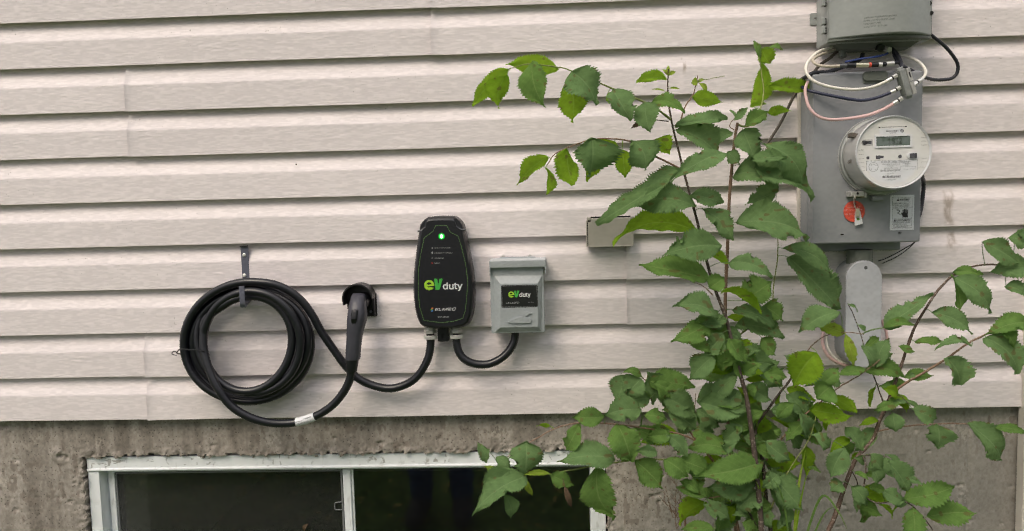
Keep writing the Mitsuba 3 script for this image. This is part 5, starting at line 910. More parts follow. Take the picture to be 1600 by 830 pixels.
STEMS = [
('A','trunk',[(0.4776,-0.36,-0.1056),(0.4593,-0.36,0.7396),(0.4565,-0.34,0.9738),(0.4481,-0.32,1.123),(0.4384,-0.31,1.2196),(0.4315,-0.305,1.2679),(0.4122,-0.3,1.3448),(0.3941,-0.29,1.4279),(0.3622,-0.28,1.5256),(0.3323,-0.26,1.6653),(0.3111,-0.25,1.7526),(0.2886,-0.24,1.8557),(0.2802,-0.235,1.919),(0.2843,-0.23,1.9777)],0.0075,0.0013,'bark'),
('A','branch',[(0.2859,-0.24,1.8669),(0.2567,-0.25,1.8875),(0.2168,-0.26,1.9082),(0.1531,-0.28,1.9335),(0.1118,-0.29,1.9522),(0.0641,-0.3,1.971),(0.0371,-0.3,1.9786),(-0.0237,-0.31,1.9842),(-0.0617,-0.31,1.9775)],0.0026,0.0009,'twig_green'),
('A','branch',[(0.3111,-0.25,1.7526),(0.2817,-0.26,1.7698),(0.2485,-0.27,1.7855),(0.1926,-0.28,1.8194),(0.1232,-0.29,1.8262),(0.0746,-0.3,1.8147),(0.0291,-0.3,1.7956),(0.0121,-0.3,1.7729)],0.0026,0.0009,'twig_red'),
('A','branch',[(0.3044,-0.245,1.8547),(0.3168,-0.24,1.8923),(0.3346,-0.235,1.9173),(0.3441,-0.23,1.9453),(0.347,-0.23,1.9619)],0.0018,0.0009,'twig_red'),
('A','twig',[(0.3665,-0.285,1.4812),(0.3462,-0.29,1.5018),(0.3246,-0.295,1.5112)],0.0013,0.0008,'twig_red'),
('A','twig',[(0.3455,-0.23,1.9508),(0.3689,-0.225,1.9536),(0.4091,-0.22,1.96)],0.0008,0.0006,'twig_green'),
('A','twig',[(0.2816,-0.24,1.8628),(0.246,-0.245,1.8676),(0.2314,-0.25,1.8634)],0.0012,0.0008,'bark'),
('B','trunk',[(0.4525,-0.26,-0.2176),(0.4353,-0.26,0.6806),(0.4261,-0.24,0.9301),(0.4169,-0.22,1.1493),(0.4108,-0.21,1.2665),(0.4122,-0.2,1.4429),(0.4169,-0.2,1.5603),(0.4254,-0.19,1.7052),(0.4395,-0.18,1.8279),(0.4468,-0.18,1.8607)],0.0056,0.003,'twig_red'),
('B','branch',[(0.4453,-0.18,1.8565),(0.468,-0.17,1.8524),(0.488,-0.16,1.8671),(0.5108,-0.14,1.902),(0.5207,-0.12,1.9408),(0.519,-0.11,1.9746),(0.5173,-0.1,2.0102),(0.5187,-0.095,2.042)],0.0024,0.001,'twig_green'),
('B','branch',[(0.4957,-0.17,1.4069),(0.5279,-0.16,1.4318),(0.5366,-0.15,1.4861),(0.5483,-0.14,1.5527),(0.5466,-0.14,1.6278),(0.542,-0.14,1.6757)],0.0017,0.0009,'twig_green'),
('B','branch',[(0.4121,-0.205,1.3251),(0.4391,-0.19,1.3664),(0.471,-0.18,1.391),(0.4957,-0.17,1.4069)],0.0024,0.0017,'twig_green'),
('B','twig',[(0.4424,-0.18,1.8422),(0.4269,-0.185,1.8551),(0.4429,-0.19,1.877)],0.0011,0.0008,'twig_red'),
('C','trunk',[(0.5755,-0.38,-0.0817),(0.5533,-0.38,0.7511),(0.5928,-0.34,0.944),(0.6163,-0.33,1.0037),(0.6637,-0.31,1.1139),(0.7042,-0.3,1.1557),(0.72,-0.3,1.1982),(0.7507,-0.29,1.2631),(0.7787,-0.28,1.3339),(0.8068,-0.27,1.4022),(0.8581,-0.26,1.4772),(0.8941,-0.255,1.5111),(0.9375,-0.25,1.5279),(0.9949,-0.245,1.5303),(1.0872,-0.24,1.5193)],0.006,0.0015,'bark_red'),
('C','branch',[(0.734,-0.295,1.2306),(0.7611,-0.3,1.2739),(0.8152,-0.31,1.3131),(0.8537,-0.315,1.3398),(0.893,-0.32,1.3718),(0.9529,-0.325,1.403),(1.0341,-0.33,1.4347)],0.0032,0.0016,'twig_red'),
('C','branch',[(0.7189,-0.3,1.1783),(0.7646,-0.28,1.1801),(0.8293,-0.26,1.179),(0.9231,-0.24,1.1746),(1.0132,-0.23,1.16),(1.0757,-0.22,1.1486)],0.0016,0.0009,'twig_red'),
('C','branch',[(0.6771,-0.31,1.1379),(0.6803,-0.33,1.1093),(0.6728,-0.34,1.0567),(0.6958,-0.35,1.0379),(0.7379,-0.36,1.047),(0.7666,-0.37,1.0327),(0.7981,-0.38,0.9896),(0.816,-0.38,0.9465)],0.0018,0.001,'bark'),
('C','branch',[(0.7355,-0.295,1.2249),(0.7248,-0.28,1.2695),(0.7146,-0.27,1.3073),(0.7014,-0.26,1.3598),(0.6882,-0.25,1.4084),(0.6715,-0.245,1.4524)],0.0017,0.0008,'bark'),
('C','twig',[(0.7254,-0.3,1.2052),(0.7501,-0.31,1.2597),(0.7728,-0.32,1.2424)],0.0012,0.0007,'bark'),
('C','twig',[(0.6772,-0.31,1.128),(0.7044,-0.32,1.131),(0.7231,-0.33,1.1313)],0.0012,0.0008,'bark'),
('C','twig',[(0.6571,-0.31,1.0954),(0.6751,-0.3,1.0628),(0.6725,-0.29,1.0301)],0.0012,0.0008,'bark'),
('C','twig',[(0.6859,-0.305,1.1433),(0.6669,-0.29,1.1645),(0.6539,-0.28,1.1818)],0.0012,0.0008,'bark'),
('D','trunk',[(0.4494,-0.3,-0.173),(0.4323,-0.3,0.7042),(0.428,-0.29,0.8781),(0.4136,-0.28,0.9922),(0.3906,-0.27,1.0624),(0.3645,-0.26,1.1109),(0.331,-0.25,1.1524),(0.3001,-0.24,1.1988),(0.2587,-0.23,1.2443),(0.2257,-0.22,1.2826)],0.0048,0.0013,'twig_red'),
('D','branch',[(0.3754,-0.262,1.0952),(0.3342,-0.27,1.1484),(0.2901,-0.28,1.1727),(0.2042,-0.29,1.1915),(0.1339,-0.29,1.2012),(0.0703,-0.29,1.2036),(0.0204,-0.29,1.1928),(-0.0372,-0.29,1.163),(-0.0881,-0.29,1.1301),(-0.1129,-0.29,1.1142)],0.0022,0.0009,'twig_red'),
('D','branch',[(0.4036,-0.275,1.0346),(0.3814,-0.28,1.0882),(0.3301,-0.29,1.1128),(0.2442,-0.3,1.1217),(0.1799,-0.31,1.1231),(0.1021,-0.32,1.1161),(0.0318,-0.33,1.1076),(-0.0032,-0.33,1.1009),(-0.0591,-0.33,1.1016),(-0.0966,-0.33,1.1121)],0.0022,0.0008,'twig_green'),
('D','branch',[(0.341,-0.25,1.1449),(0.3345,-0.24,1.179),(0.3343,-0.235,1.2147),(0.3384,-0.23,1.2504)],0.0015,0.0008,'twig_red'),
('D','twig',[(0.2257,-0.22,1.2811),(0.2141,-0.22,1.2902),(0.1923,-0.22,1.2921)],0.0011,0.0008,'twig_red'),
('D','twig',[(0.2271,-0.22,1.2811),(0.2424,-0.225,1.276),(0.2706,-0.23,1.2738)],0.0011,0.0008,'twig_red'),
('E','trunk',[(0.5139,-0.33,-0.1385),(0.4942,-0.33,0.7217),(0.4856,-0.31,0.9458),(0.4786,-0.3,1.0144),(0.4758,-0.29,1.0833),(0.4701,-0.28,1.1381),(0.4615,-0.27,1.1758),(0.484,-0.27,1.2147),(0.5175,-0.27,1.2619),(0.5425,-0.27,1.2946)],0.006,0.0022,'bark'),
('E','branch',[(0.4813,-0.285,1.1106),(0.5146,-0.29,1.1624),(0.5516,-0.295,1.2064),(0.591,-0.3,1.2428),(0.6318,-0.3,1.276),(0.6832,-0.3,1.3076),(0.7195,-0.3,1.3364)],0.0022,0.001,'twig_red'),
('E','branch',[(0.5425,-0.27,1.2946),(0.5723,-0.28,1.3548),(0.5897,-0.285,1.3752),(0.6098,-0.29,1.3898),(0.6442,-0.3,1.3965),(0.6849,-0.3,1.3929)],0.0014,0.0008,'twig_red'),
('E','branch',[(0.4592,-0.31,0.9533),(0.4395,-0.3,1.0002),(0.4129,-0.295,1.0379),(0.3791,-0.29,1.0816),(0.3609,-0.29,1.1022)],0.003,0.0013,'bark'),
('E','branch',[(0.4395,-0.3,1.0002),(0.3977,-0.3,1.0357),(0.3466,-0.31,1.0373),(0.3118,-0.31,1.0493)],0.0014,0.0009,'twig_red'),
('E','branch',[(0.4828,-0.305,1.0019),(0.5198,-0.31,1.09),(0.5601,-0.32,1.1641),(0.5774,-0.32,1.2202)],0.0018,0.0009,'twig_green'),
('E','branch',[(0.4729,-0.28,1.1206),(0.4378,-0.28,1.1531),(0.418,-0.275,1.1882),(0.4052,-0.27,1.2232)],0.0016,0.0009,'twig_green'),
('E','branch',[(0.4772,-0.3,1.029),(0.4535,-0.3,1.0944),(0.4118,-0.3,1.1238),(0.3701,-0.3,1.1345)],0.0016,0.0009,'twig_red')]
LEAVES = [
('A','l',-0.0649,-0.2993,1.978,-0.1448,-0.3029,1.9021,0.0327,-0.0602,-0.31,1.9778),
('A','l',-0.0688,-0.3111,1.9643,-0.0885,-0.3097,1.8942,0.042,-0.0602,-0.31,1.9778),
('A','l',0.0413,-0.2907,1.9759,-0.0716,-0.296,1.9881,0.0355,0.0414,-0.3,1.9773),
('A','m',-0.014,-0.313,1.9914,0.0107,-0.3137,1.8934,0.0566,-0.014,-0.3084,1.9833),
('A','l',0.0626,-0.2921,1.9535,0.0671,-0.3068,1.8602,0.0628,0.0717,-0.2984,1.968),
('A','d',0.0677,-0.31,1.9666,0.1196,-0.3005,1.8956,0.081,0.066,-0.2996,1.9703),
('A','d',0.1549,-0.2895,1.9281,0.192,-0.3022,1.8609,0.0628,0.1557,-0.2792,1.9325),
('A','l',0.1465,-0.2753,1.9248,0.1633,-0.2672,1.8967,0.0193,0.1531,-0.28,1.9335),
('A','d',0.2238,-0.2898,1.9003,0.2317,-0.3063,1.8339,0.0492,0.2279,-0.2572,1.9024),
('A','b',0.2334,-0.2555,1.8628,0.1954,-0.2581,1.8471,0.0126,0.2337,-0.2492,1.8641),
('A','l',0.2825,-0.2139,1.958,0.2166,-0.1968,1.957,0.0256,0.2826,-0.232,1.9542),
('A','y',0.2834,-0.2346,1.9632,0.269,-0.2298,1.9783,0.0084,0.2831,-0.2314,1.9613),
('A','y',0.2848,-0.2262,1.9645,0.3007,-0.2238,1.9726,0.0099,0.2831,-0.2314,1.9613),
('A','y',0.2855,-0.2216,1.9665,0.2844,-0.2212,1.9875,0.0085,0.2836,-0.2308,1.9683),
('A','m',0.2408,-0.2658,1.9026,0.3095,-0.2796,1.8745,0.036,0.2375,-0.2548,1.8975),
('A','y',0.2839,-0.238,1.9185,0.2916,-0.2401,1.8903,0.0197,0.2802,-0.235,1.919),
('A','y',0.2758,-0.2369,1.9286,0.2447,-0.2395,1.9333,0.0042,0.2807,-0.2344,1.926),
('A','y',0.2831,-0.2352,1.9355,0.3073,-0.2325,1.9337,0.0056,0.2812,-0.2338,1.9331),
('A','l',0.334,-0.2381,1.9141,0.3966,-0.2558,1.899,0.0281,0.3339,-0.2352,1.9163),
('A','y',0.3447,-0.241,1.9437,0.3305,-0.2425,1.944,0.021,0.3441,-0.23,1.9453),
('A','y',0.3501,-0.2279,1.9455,0.3675,-0.2241,1.9246,0.0127,0.3441,-0.23,1.9453),
('A','y',0.3474,-0.2272,1.9484,0.3621,-0.2238,1.954,0.0085,0.3448,-0.23,1.9493),
('A','l',0.0139,-0.2972,1.7907,-0.0538,-0.2924,1.7325,0.0316,0.021,-0.3,1.7847),
('A','l',0.0093,-0.2992,1.7676,0.0107,-0.2957,1.7101,0.0206,0.0128,-0.3,1.7738),
('A','l',0.0539,-0.302,1.807,0.0654,-0.3169,1.7275,0.0574,0.0528,-0.3,1.8055),
('A','d',0.1089,-0.3004,1.8285,0.1014,-0.2872,1.7449,0.0819,0.1115,-0.2924,1.8234),
('A','l',0.1577,-0.2856,1.82,0.0973,-0.2839,1.7354,0.0578,0.1592,-0.2848,1.8227),
('A','l',0.174,-0.2849,1.8019,0.179,-0.2816,1.7415,0.0413,0.1759,-0.2824,1.821),
('A','d',0.1943,-0.2898,1.8214,0.2215,-0.2948,1.755,0.0713,0.1926,-0.28,1.8194),
('A','l',0.2474,-0.2811,1.8232,0.2766,-0.2756,1.7885,0.0358,0.2283,-0.2736,1.7977),
('A','d',0.3034,-0.2626,1.7552,0.1178,-0.2433,1.6421,0.0419,0.304,-0.2524,1.7568),
('A','d',0.3949,-0.2909,1.787,0.2733,-0.3094,1.7288,0.0383,0.3084,-0.2488,1.765),
('A','d',0.2936,-0.2513,1.8531,0.4107,-0.236,1.8649,0.0363,0.2895,-0.2404,1.8515),
('A','d',0.2976,-0.2521,1.8446,0.3915,-0.2272,1.7836,0.0643,0.2922,-0.2416,1.8392),
('A','d',0.3314,-0.2867,1.674,0.2064,-0.2647,1.6798,0.0718,0.3298,-0.2588,1.6758),
('A','d',0.3222,-0.2784,1.7018,0.3912,-0.2764,1.6807,0.0416,0.3247,-0.2564,1.6967),
('A','d',0.3451,-0.2728,1.6707,0.4109,-0.2848,1.6001,0.0501,0.3323,-0.26,1.6653),
('A','l',0.3416,-0.2469,1.6196,0.1524,-0.261,1.598,0.0425,0.3407,-0.2656,1.626),
('A','d',0.3842,-0.2937,1.5902,0.2561,-0.2882,1.5707,0.0579,0.3515,-0.2728,1.5757),
('A','m',0.3554,-0.2857,1.5179,0.2087,-0.2671,1.5505,0.0557,0.3635,-0.2804,1.5217),
('A','l',0.3552,-0.2751,1.5758,0.4027,-0.284,1.5502,0.0181,0.3515,-0.2728,1.5757),
('A','d',0.3982,-0.3032,1.5547,0.482,-0.3232,1.519,0.0412,0.3586,-0.2776,1.5423),
('A','m',0.3565,-0.2933,1.4992,0.39,-0.291,1.5205,0.0388,0.3543,-0.288,1.4936),
('A','d',0.37,-0.3182,1.4356,0.271,-0.3259,1.4636,0.0384,0.3903,-0.2888,1.4396),
('A','m',0.3572,-0.3013,1.4304,0.2675,-0.3267,1.3892,0.0415,0.3903,-0.2888,1.4396),
('A','l',0.3884,-0.2673,1.487,0.4796,-0.2546,1.4349,0.0239,0.375,-0.284,1.4865),
('A','m',0.3815,-0.3145,1.3833,0.3798,-0.3089,1.3192,0.044,0.4035,-0.2952,1.3847),
('A','d',0.3591,-0.323,1.3562,0.3114,-0.3064,1.3001,0.0467,0.4079,-0.2976,1.3647),
('A','m',0.3578,-0.3099,1.3591,0.3109,-0.312,1.3772,0.0263,0.4079,-0.2976,1.3647),
('A','d',0.3922,-0.3041,1.4301,0.3313,-0.3074,1.4235,0.0276,0.3941,-0.29,1.4279),
('A','d',0.3826,-0.3101,1.4034,0.3416,-0.3085,1.3549,0.0414,0.3992,-0.2928,1.4046),
('A','m',0.394,-0.3192,1.3909,0.428,-0.3187,1.3401,0.0357,0.4035,-0.2952,1.3847),
('B','d',0.4322,-0.2104,1.8639,0.4585,-0.218,1.8904,0.0171,0.4365,-0.188,1.8683),
('B','d',0.4375,-0.2006,1.8661,0.4244,-0.196,1.8883,0.0115,0.4365,-0.188,1.8683),
('B','m',0.4589,-0.1943,1.8519,0.5072,-0.2043,1.882,0.0345,0.4644,-0.1716,1.853),
('B','l',0.5272,-0.0858,2.0078,0.5075,-0.0695,1.9057,0.0363,0.5176,-0.1016,2.0045),
('B','m',0.5139,-0.1179,2.0116,0.4951,-0.1276,2.0512,0.0193,0.5175,-0.0994,2.014),
('B','l',0.5278,-0.0781,2.0419,0.5448,-0.0871,2.0041,0.0395,0.5186,-0.0952,2.0408),
('B','m',0.53,-0.1179,2.033,0.5647,-0.1197,2.03,0.0119,0.5184,-0.0958,2.0369),
('B','l',0.535,-0.1061,1.9511,0.6583,-0.0834,1.9384,0.033,0.5203,-0.1176,1.9489),
('B','l',0.5298,-0.1246,1.8855,0.5803,-0.1372,1.887,0.0209,0.5044,-0.1456,1.8922),
('B','l',0.4873,-0.1296,1.9039,0.5243,-0.1335,1.9053,0.0119,0.5044,-0.1456,1.8922),
('B','d',0.455,-0.1872,1.8441,0.4824,-0.2022,1.758,0.0607,0.4616,-0.1728,1.8535),
('B','d',0.4967,-0.2017,1.8104,0.5909,-0.1878,1.7123,0.0689,0.4704,-0.1688,1.8541),
('B','d',0.4323,-0.1924,1.8372,0.3807,-0.1991,1.8068,0.0288,0.4413,-0.18,1.8358),
('B','d',0.4355,-0.1961,1.7452,0.6214,-0.1703,1.6855,0.0694,0.4305,-0.1864,1.7494),
('B','d',0.4164,-0.2048,1.794,0.443,-0.2119,1.7659,0.0345,0.4356,-0.1828,1.7936),
('B','d',0.5366,-0.1634,1.7024,0.4688,-0.155,1.6747,0.0383,0.5422,-0.14,1.6738),
('B','d',0.4308,-0.2261,1.6365,0.5987,-0.201,1.5938,0.0686,0.4209,-0.1952,1.6299),
('B','m',0.4487,-0.2104,1.4583,0.5173,-0.2011,1.4996,0.0611,0.4128,-0.2,1.4571),
('B','d',0.4249,-0.2195,1.4395,0.5277,-0.1961,1.3926,0.0406,0.4121,-0.2004,1.4359),
('B','l',0.4202,-0.184,1.4151,0.4887,-0.1793,1.3875,0.0207,0.412,-0.2016,1.4148),
('B','d',0.4352,-0.2063,1.402,0.5515,-0.1851,1.3663,0.0497,0.4582,-0.184,1.3811),
('B','m',0.5054,-0.1719,1.44,0.5489,-0.1833,1.4049,0.0475,0.5189,-0.1628,1.4248),
('B','m',0.4914,-0.2121,1.3724,0.522,-0.2162,1.3313,0.0408,0.4769,-0.1776,1.3948),
('B','d',0.5509,-0.1653,1.5724,0.6631,-0.1709,1.502,0.0414,0.5478,-0.14,1.5708),
('B','d',0.5699,-0.1515,1.5501,0.7031,-0.1125,1.4183,0.0835,0.5483,-0.14,1.5527),
('B','d',0.4763,-0.2036,1.7581,0.5256,-0.2198,1.7023,0.0489,0.4322,-0.1852,1.7641),
('B','d',0.4395,-0.2179,1.3568,0.4798,-0.2338,1.3078,0.0495,0.4348,-0.1924,1.3598),
('B','m',0.437,-0.1983,1.3412,0.4755,-0.2014,1.3202,0.0265,0.4251,-0.1978,1.3449),
('B','d',0.4733,-0.2261,1.3283,0.5305,-0.2363,1.265,0.0609,0.4283,-0.196,1.3498),
('B','d',0.4662,-0.21,1.7752,0.5415,-0.2313,1.7777,0.0315,0.4339,-0.184,1.7788),
('C','d',0.7387,-0.2751,1.4016,0.8411,-0.2782,1.4728,0.0279,0.6951,-0.2552,1.3831),
('C','m',0.7323,-0.2836,1.4031,0.7922,-0.2981,1.4099,0.0181,0.6951,-0.2552,1.3831),
('C','d',0.8805,-0.2816,1.5085,0.9538,-0.2937,1.4309,0.0496,0.8927,-0.2552,1.5097),
('C','m',0.8784,-0.275,1.5134,0.8901,-0.292,1.4403,0.036,0.8927,-0.2552,1.5097),
('C','m',0.8897,-0.2632,1.5204,0.9491,-0.2695,1.5113,0.0278,0.8993,-0.2544,1.5131),
('C','d',0.8292,-0.2957,1.4366,0.9055,-0.3156,1.3899,0.0412,0.8314,-0.2652,1.4382),
('C','m',0.8006,-0.2844,1.371,0.852,-0.2932,1.3703,0.018,0.7955,-0.274,1.3749),
('C','d',0.8848,-0.3502,1.3722,0.809,-0.3532,1.3675,0.0133,0.9002,-0.3206,1.3755),
('C','d',0.8417,-0.3386,1.345,0.8714,-0.3346,1.286,0.0699,0.8537,-0.315,1.3398),
('C','d',0.9155,-0.3456,1.3883,0.9792,-0.3516,1.3114,0.064,0.929,-0.323,1.3905),
('C','m',1.0095,-0.3306,1.415,0.913,-0.3382,1.3897,0.0322,1.0115,-0.3286,1.4258),
('C','m',0.9387,-0.3498,1.4048,0.9647,-0.3603,1.3673,0.0266,0.9529,-0.325,1.403),
('C','d',0.9381,-0.2838,1.5845,1.0202,-0.2783,1.534,0.0465,0.965,-0.2476,1.5291),
('C','d',1.0416,-0.2678,1.5229,0.9642,-0.2711,1.5194,0.0498,1.0613,-0.2414,1.5224),
('C','d',0.9964,-0.2728,1.4883,1.0373,-0.2821,1.4663,0.0359,1.017,-0.2438,1.5277),
('C','d',1.0025,-0.2645,1.5901,1.0411,-0.2709,1.5675,0.0359,1.006,-0.2444,1.529),
('C','d',1.0238,-0.2619,1.6061,1.045,-0.2638,1.578,0.0332,1.0281,-0.2432,1.5264),
('C','m',0.7715,-0.2972,1.2955,0.8398,-0.2879,1.2964,0.018,0.7641,-0.2852,1.297),
('C','m',0.7606,-0.2951,1.364,0.7947,-0.295,1.3508,0.0166,0.7854,-0.2776,1.3503),
('C','m',0.7237,-0.2954,1.2762,0.7555,-0.3038,1.2651,0.0125,0.7248,-0.28,1.2695),
('C','d',0.7745,-0.334,1.235,0.8313,-0.3197,1.2092,0.0353,0.7719,-0.3196,1.2431),
('C','d',0.8599,-0.2683,1.181,0.8585,-0.2732,1.129,0.0537,0.8629,-0.2528,1.1774),
('C','d',0.9342,-0.2507,1.1775,1.0168,-0.2321,1.0853,0.0598,0.9447,-0.2376,1.1711),
('C','m',0.9881,-0.2542,1.1691,1.0567,-0.2604,1.1583,0.0185,0.9987,-0.2316,1.1623),
('C','d',0.7383,-0.3226,1.2255,0.7418,-0.3314,1.1861,0.0356,0.7344,-0.3036,1.2249),
('C','e',0.7469,-0.3606,1.05,0.8467,-0.3706,1.0804,0.0432,0.7448,-0.3624,1.0436),
('C','e',0.7908,-0.3698,1.0143,0.8952,-0.3658,1.0199,0.0403,0.7818,-0.3748,1.012),
('C','e',0.7573,-0.3785,1.0391,0.7531,-0.3959,0.9682,0.0401,0.7621,-0.3684,1.035),
('C','d',0.7116,-0.3596,1.1332,0.7601,-0.3545,1.0613,0.0431,0.7224,-0.3296,1.1313),
('C','d',0.6858,-0.3386,1.1403,0.7149,-0.3343,1.1034,0.03,0.6936,-0.316,1.1298),
('C','d',0.6877,-0.3414,1.1105,0.7003,-0.3413,1.0738,0.0273,0.6803,-0.33,1.1093),
('C','d',0.6242,-0.3469,1.0824,0.598,-0.3528,1.0653,0.03,0.6447,-0.318,1.0697),
('C','d',0.6443,-0.3438,1.0726,0.6693,-0.3561,1.035,0.0355,0.6447,-0.318,1.0697),
('C','m',0.674,-0.2973,1.0083,0.734,-0.287,0.983,0.0253,0.6726,-0.2904,1.0314),
('C','d',0.6989,-0.3729,1.0719,0.7453,-0.367,1.0497,0.0295,0.711,-0.3536,1.0412),
('C','d',0.716,-0.343,1.1414,0.7493,-0.341,1.1137,0.0122,0.7224,-0.3296,1.1313),
('C','d',0.7413,-0.3936,1.1094,0.7714,-0.3935,1.0927,0.0119,0.7379,-0.36,1.047),
('C','d',0.6505,-0.2963,1.1867,0.6796,-0.3073,1.137,0.0391,0.6545,-0.2804,1.1811),
('C','d',0.6855,-0.2926,1.3664,0.714,-0.2911,1.3163,0.0305,0.7014,-0.26,1.3598),
('C','m',0.7029,-0.2635,1.3533,0.7371,-0.2539,1.3752,0.0226,0.7035,-0.2616,1.3514),
('C','d',0.713,-0.2998,1.3182,0.7467,-0.2826,1.3802,0.0304,0.7146,-0.27,1.3073),
('C','m',0.6941,-0.2865,1.3114,0.7736,-0.2896,1.2937,0.0362,0.713,-0.2688,1.3136),
('C','d',0.707,-0.2809,1.3354,0.7514,-0.2886,1.3475,0.0307,0.7083,-0.2652,1.3325),
('C','y',0.7198,-0.2569,1.323,0.747,-0.2515,1.3343,0.017,0.7099,-0.2664,1.3262),
('C','d',0.6654,-0.2646,1.4523,0.686,-0.2584,1.434,0.007,0.6722,-0.2452,1.4506),
('C','d',0.6794,-0.2791,1.4091,0.6973,-0.2761,1.3941,0.0111,0.6887,-0.2504,1.4065),
('C','d',0.7398,-0.3187,1.2454,0.808,-0.3032,1.2232,0.011,0.7433,-0.3072,1.2445),
('D','d',0.1796,-0.2437,1.2993,0.1529,-0.2419,1.2343,0.0434,0.1931,-0.22,1.292),
('D','d',0.2155,-0.2437,1.2898,0.1784,-0.2482,1.2474,0.0521,0.2201,-0.22,1.2855),
('D','m',0.216,-0.2402,1.2949,0.1674,-0.2514,1.3042,0.0145,0.2173,-0.22,1.2877),
('D','m',0.2318,-0.2395,1.2826,0.3383,-0.2235,1.2621,0.0464,0.2345,-0.2224,1.2786),
('D','d',0.2317,-0.2475,1.2463,0.1462,-0.233,1.2231,0.0463,0.2508,-0.2276,1.2534),
('D','d',0.2053,-0.3083,1.237,0.123,-0.307,1.2236,0.0503,0.2042,-0.29,1.1915),
('D','d',0.2592,-0.2559,1.2539,0.3432,-0.2402,1.1982,0.0546,0.2587,-0.23,1.2443),
('D','d',0.2739,-0.2512,1.2142,0.3363,-0.2454,1.1702,0.0462,0.2852,-0.2364,1.2151),
('D','m',0.2108,-0.307,1.2222,0.2607,-0.3076,1.2131,0.0308,0.2076,-0.2896,1.1907),
('D','m',0.1245,-0.3054,1.2217,0.0527,-0.315,1.2227,0.0365,0.1262,-0.29,1.2015),
('D','l',0.0063,-0.2778,1.1937,-0.0251,-0.2825,1.1956,0.01,0.0135,-0.29,1.1892),
('D','m',0.0707,-0.3127,1.2089,0.039,-0.2983,1.1442,0.0364,0.0728,-0.29,1.2035),
('D','m',0.1528,-0.3133,1.205,0.1799,-0.3234,1.1249,0.0671,0.1536,-0.29,1.1985),
('D','m',0.2695,-0.2856,1.1834,0.2187,-0.2843,1.159,0.034,0.2694,-0.2824,1.1772),
('D','d',0.2353,-0.3248,1.1475,0.19,-0.3345,1.1541,0.025,0.2365,-0.3012,1.1219),
('D','m',0.1888,-0.3178,1.1257,0.2488,-0.321,1.0629,0.0531,0.1902,-0.3084,1.1229),
('D','m',0.2524,-0.3204,1.1286,0.3,-0.3303,1.0915,0.0446,0.2579,-0.2984,1.1203),
('D','d',0.1419,-0.3464,1.1418,0.0181,-0.344,1.1341,0.0413,0.1425,-0.3148,1.1198),
('D','m',0.1066,-0.3359,1.1188,0.1452,-0.3179,0.9991,0.0693,0.1052,-0.3196,1.1164),
('D','d',-0.0479,-0.316,1.1715,-0.0522,-0.3287,1.0982,0.0674,-0.0433,-0.29,1.1591),
('D','d',-0.1542,-0.324,1.1726,-0.1354,-0.3296,1.1283,0.0252,-0.1119,-0.29,1.1149),
('D','y',-0.0971,-0.3253,1.1018,-0.1407,-0.3355,1.1247,0.0182,-0.0951,-0.33,1.1117),
('D','d',-0.1145,-0.3225,1.14,-0.0853,-0.3334,1.1103,0.0253,-0.1089,-0.29,1.1168),
('D','d',-0.0843,-0.3514,1.1196,-0.1457,-0.3637,1.0725,0.0497,-0.0861,-0.33,1.1092),
('D','d',-0.0489,-0.346,1.103,-0.1651,-0.3772,1.0301,0.0499,-0.0502,-0.33,1.1015),
('D','d',-0.0958,-0.3694,1.0742,-0.0837,-0.365,1.0184,0.0274,-0.0861,-0.33,1.1092),
('D','y',-0.0498,-0.3221,1.0871,-0.0367,-0.3209,1.0517,0.0183,-0.0502,-0.33,1.1015),
('D','y',0.0038,-0.3338,1.1051,-0.0545,-0.342,1.1059,0.0139,0.0024,-0.33,1.102),
('D','m',0.0037,-0.3422,1.1053,0.0535,-0.3286,1.0767,0.0333,0.0024,-0.33,1.102),
('D','b',0.0335,-0.3502,1.0823,0.048,-0.3394,1.0322,0.0138,0.0276,-0.33,1.1068),
('D','y',-0.099,-0.34,1.1086,-0.1252,-0.3342,1.0838,0.0083,-0.0951,-0.33,1.1117),
('D','y',-0.0717,-0.3284,1.1041,-0.0805,-0.332,1.0825,0.0084,-0.0726,-0.33,1.1054),
('D','d',0.3349,-0.2531,1.1785,0.3764,-0.2456,1.1638,0.026,0.3356,-0.2416,1.1735),
('D','m',0.2849,-0.3077,1.1238,0.3525,-0.3165,1.0973,0.0421,0.2888,-0.2948,1.1171),
('D','d',0.2598,-0.3114,1.1799,0.2999,-0.3177,1.1328,0.0391,0.2694,-0.2824,1.1772),
('D','m',0.269,-0.306,1.1781,0.216,-0.3058,1.1745,0.0308,0.2694,-0.2824,1.1772),
('D','d',0.336,-0.2637,1.243,0.4104,-0.2484,1.2495,0.0486,0.3367,-0.232,1.2361),
('D','d',0.336,-0.2485,1.2184,0.3885,-0.2494,1.1766,0.0433,0.3343,-0.235,1.2147),
('E','y',0.6453,-0.2973,1.3932,0.5783,-0.3055,1.4155,0.0304,0.6442,-0.3,1.3965),
('E','y',0.6433,-0.306,1.3948,0.6613,-0.3068,1.3249,0.0247,0.6442,-0.3,1.3965),
('E','f',0.5872,-0.2929,1.3528,0.5373,-0.2957,1.2794,0.0667,0.5786,-0.2818,1.3622),
('E','f',0.4775,-0.2778,1.3047,0.4102,-0.2735,1.3064,0.0197,0.5235,-0.27,1.2698),
('E','m',0.4696,-0.3011,1.3088,0.5183,-0.3124,1.3035,0.0306,0.5205,-0.27,1.2659),
('E','f',0.533,-0.2652,1.2691,0.5891,-0.2776,1.2397,0.0256,0.5265,-0.27,1.2737),
('E','m',0.6092,-0.3242,1.288,0.5768,-0.3248,1.258,0.0492,0.6252,-0.3,1.2707),
('E','d',0.4902,-0.2923,1.228,0.5588,-0.2814,1.2009,0.0393,0.4921,-0.27,1.2261),
('E','d',0.5249,-0.2914,1.2615,0.5693,-0.2915,1.2151,0.0504,0.5205,-0.27,1.2659),
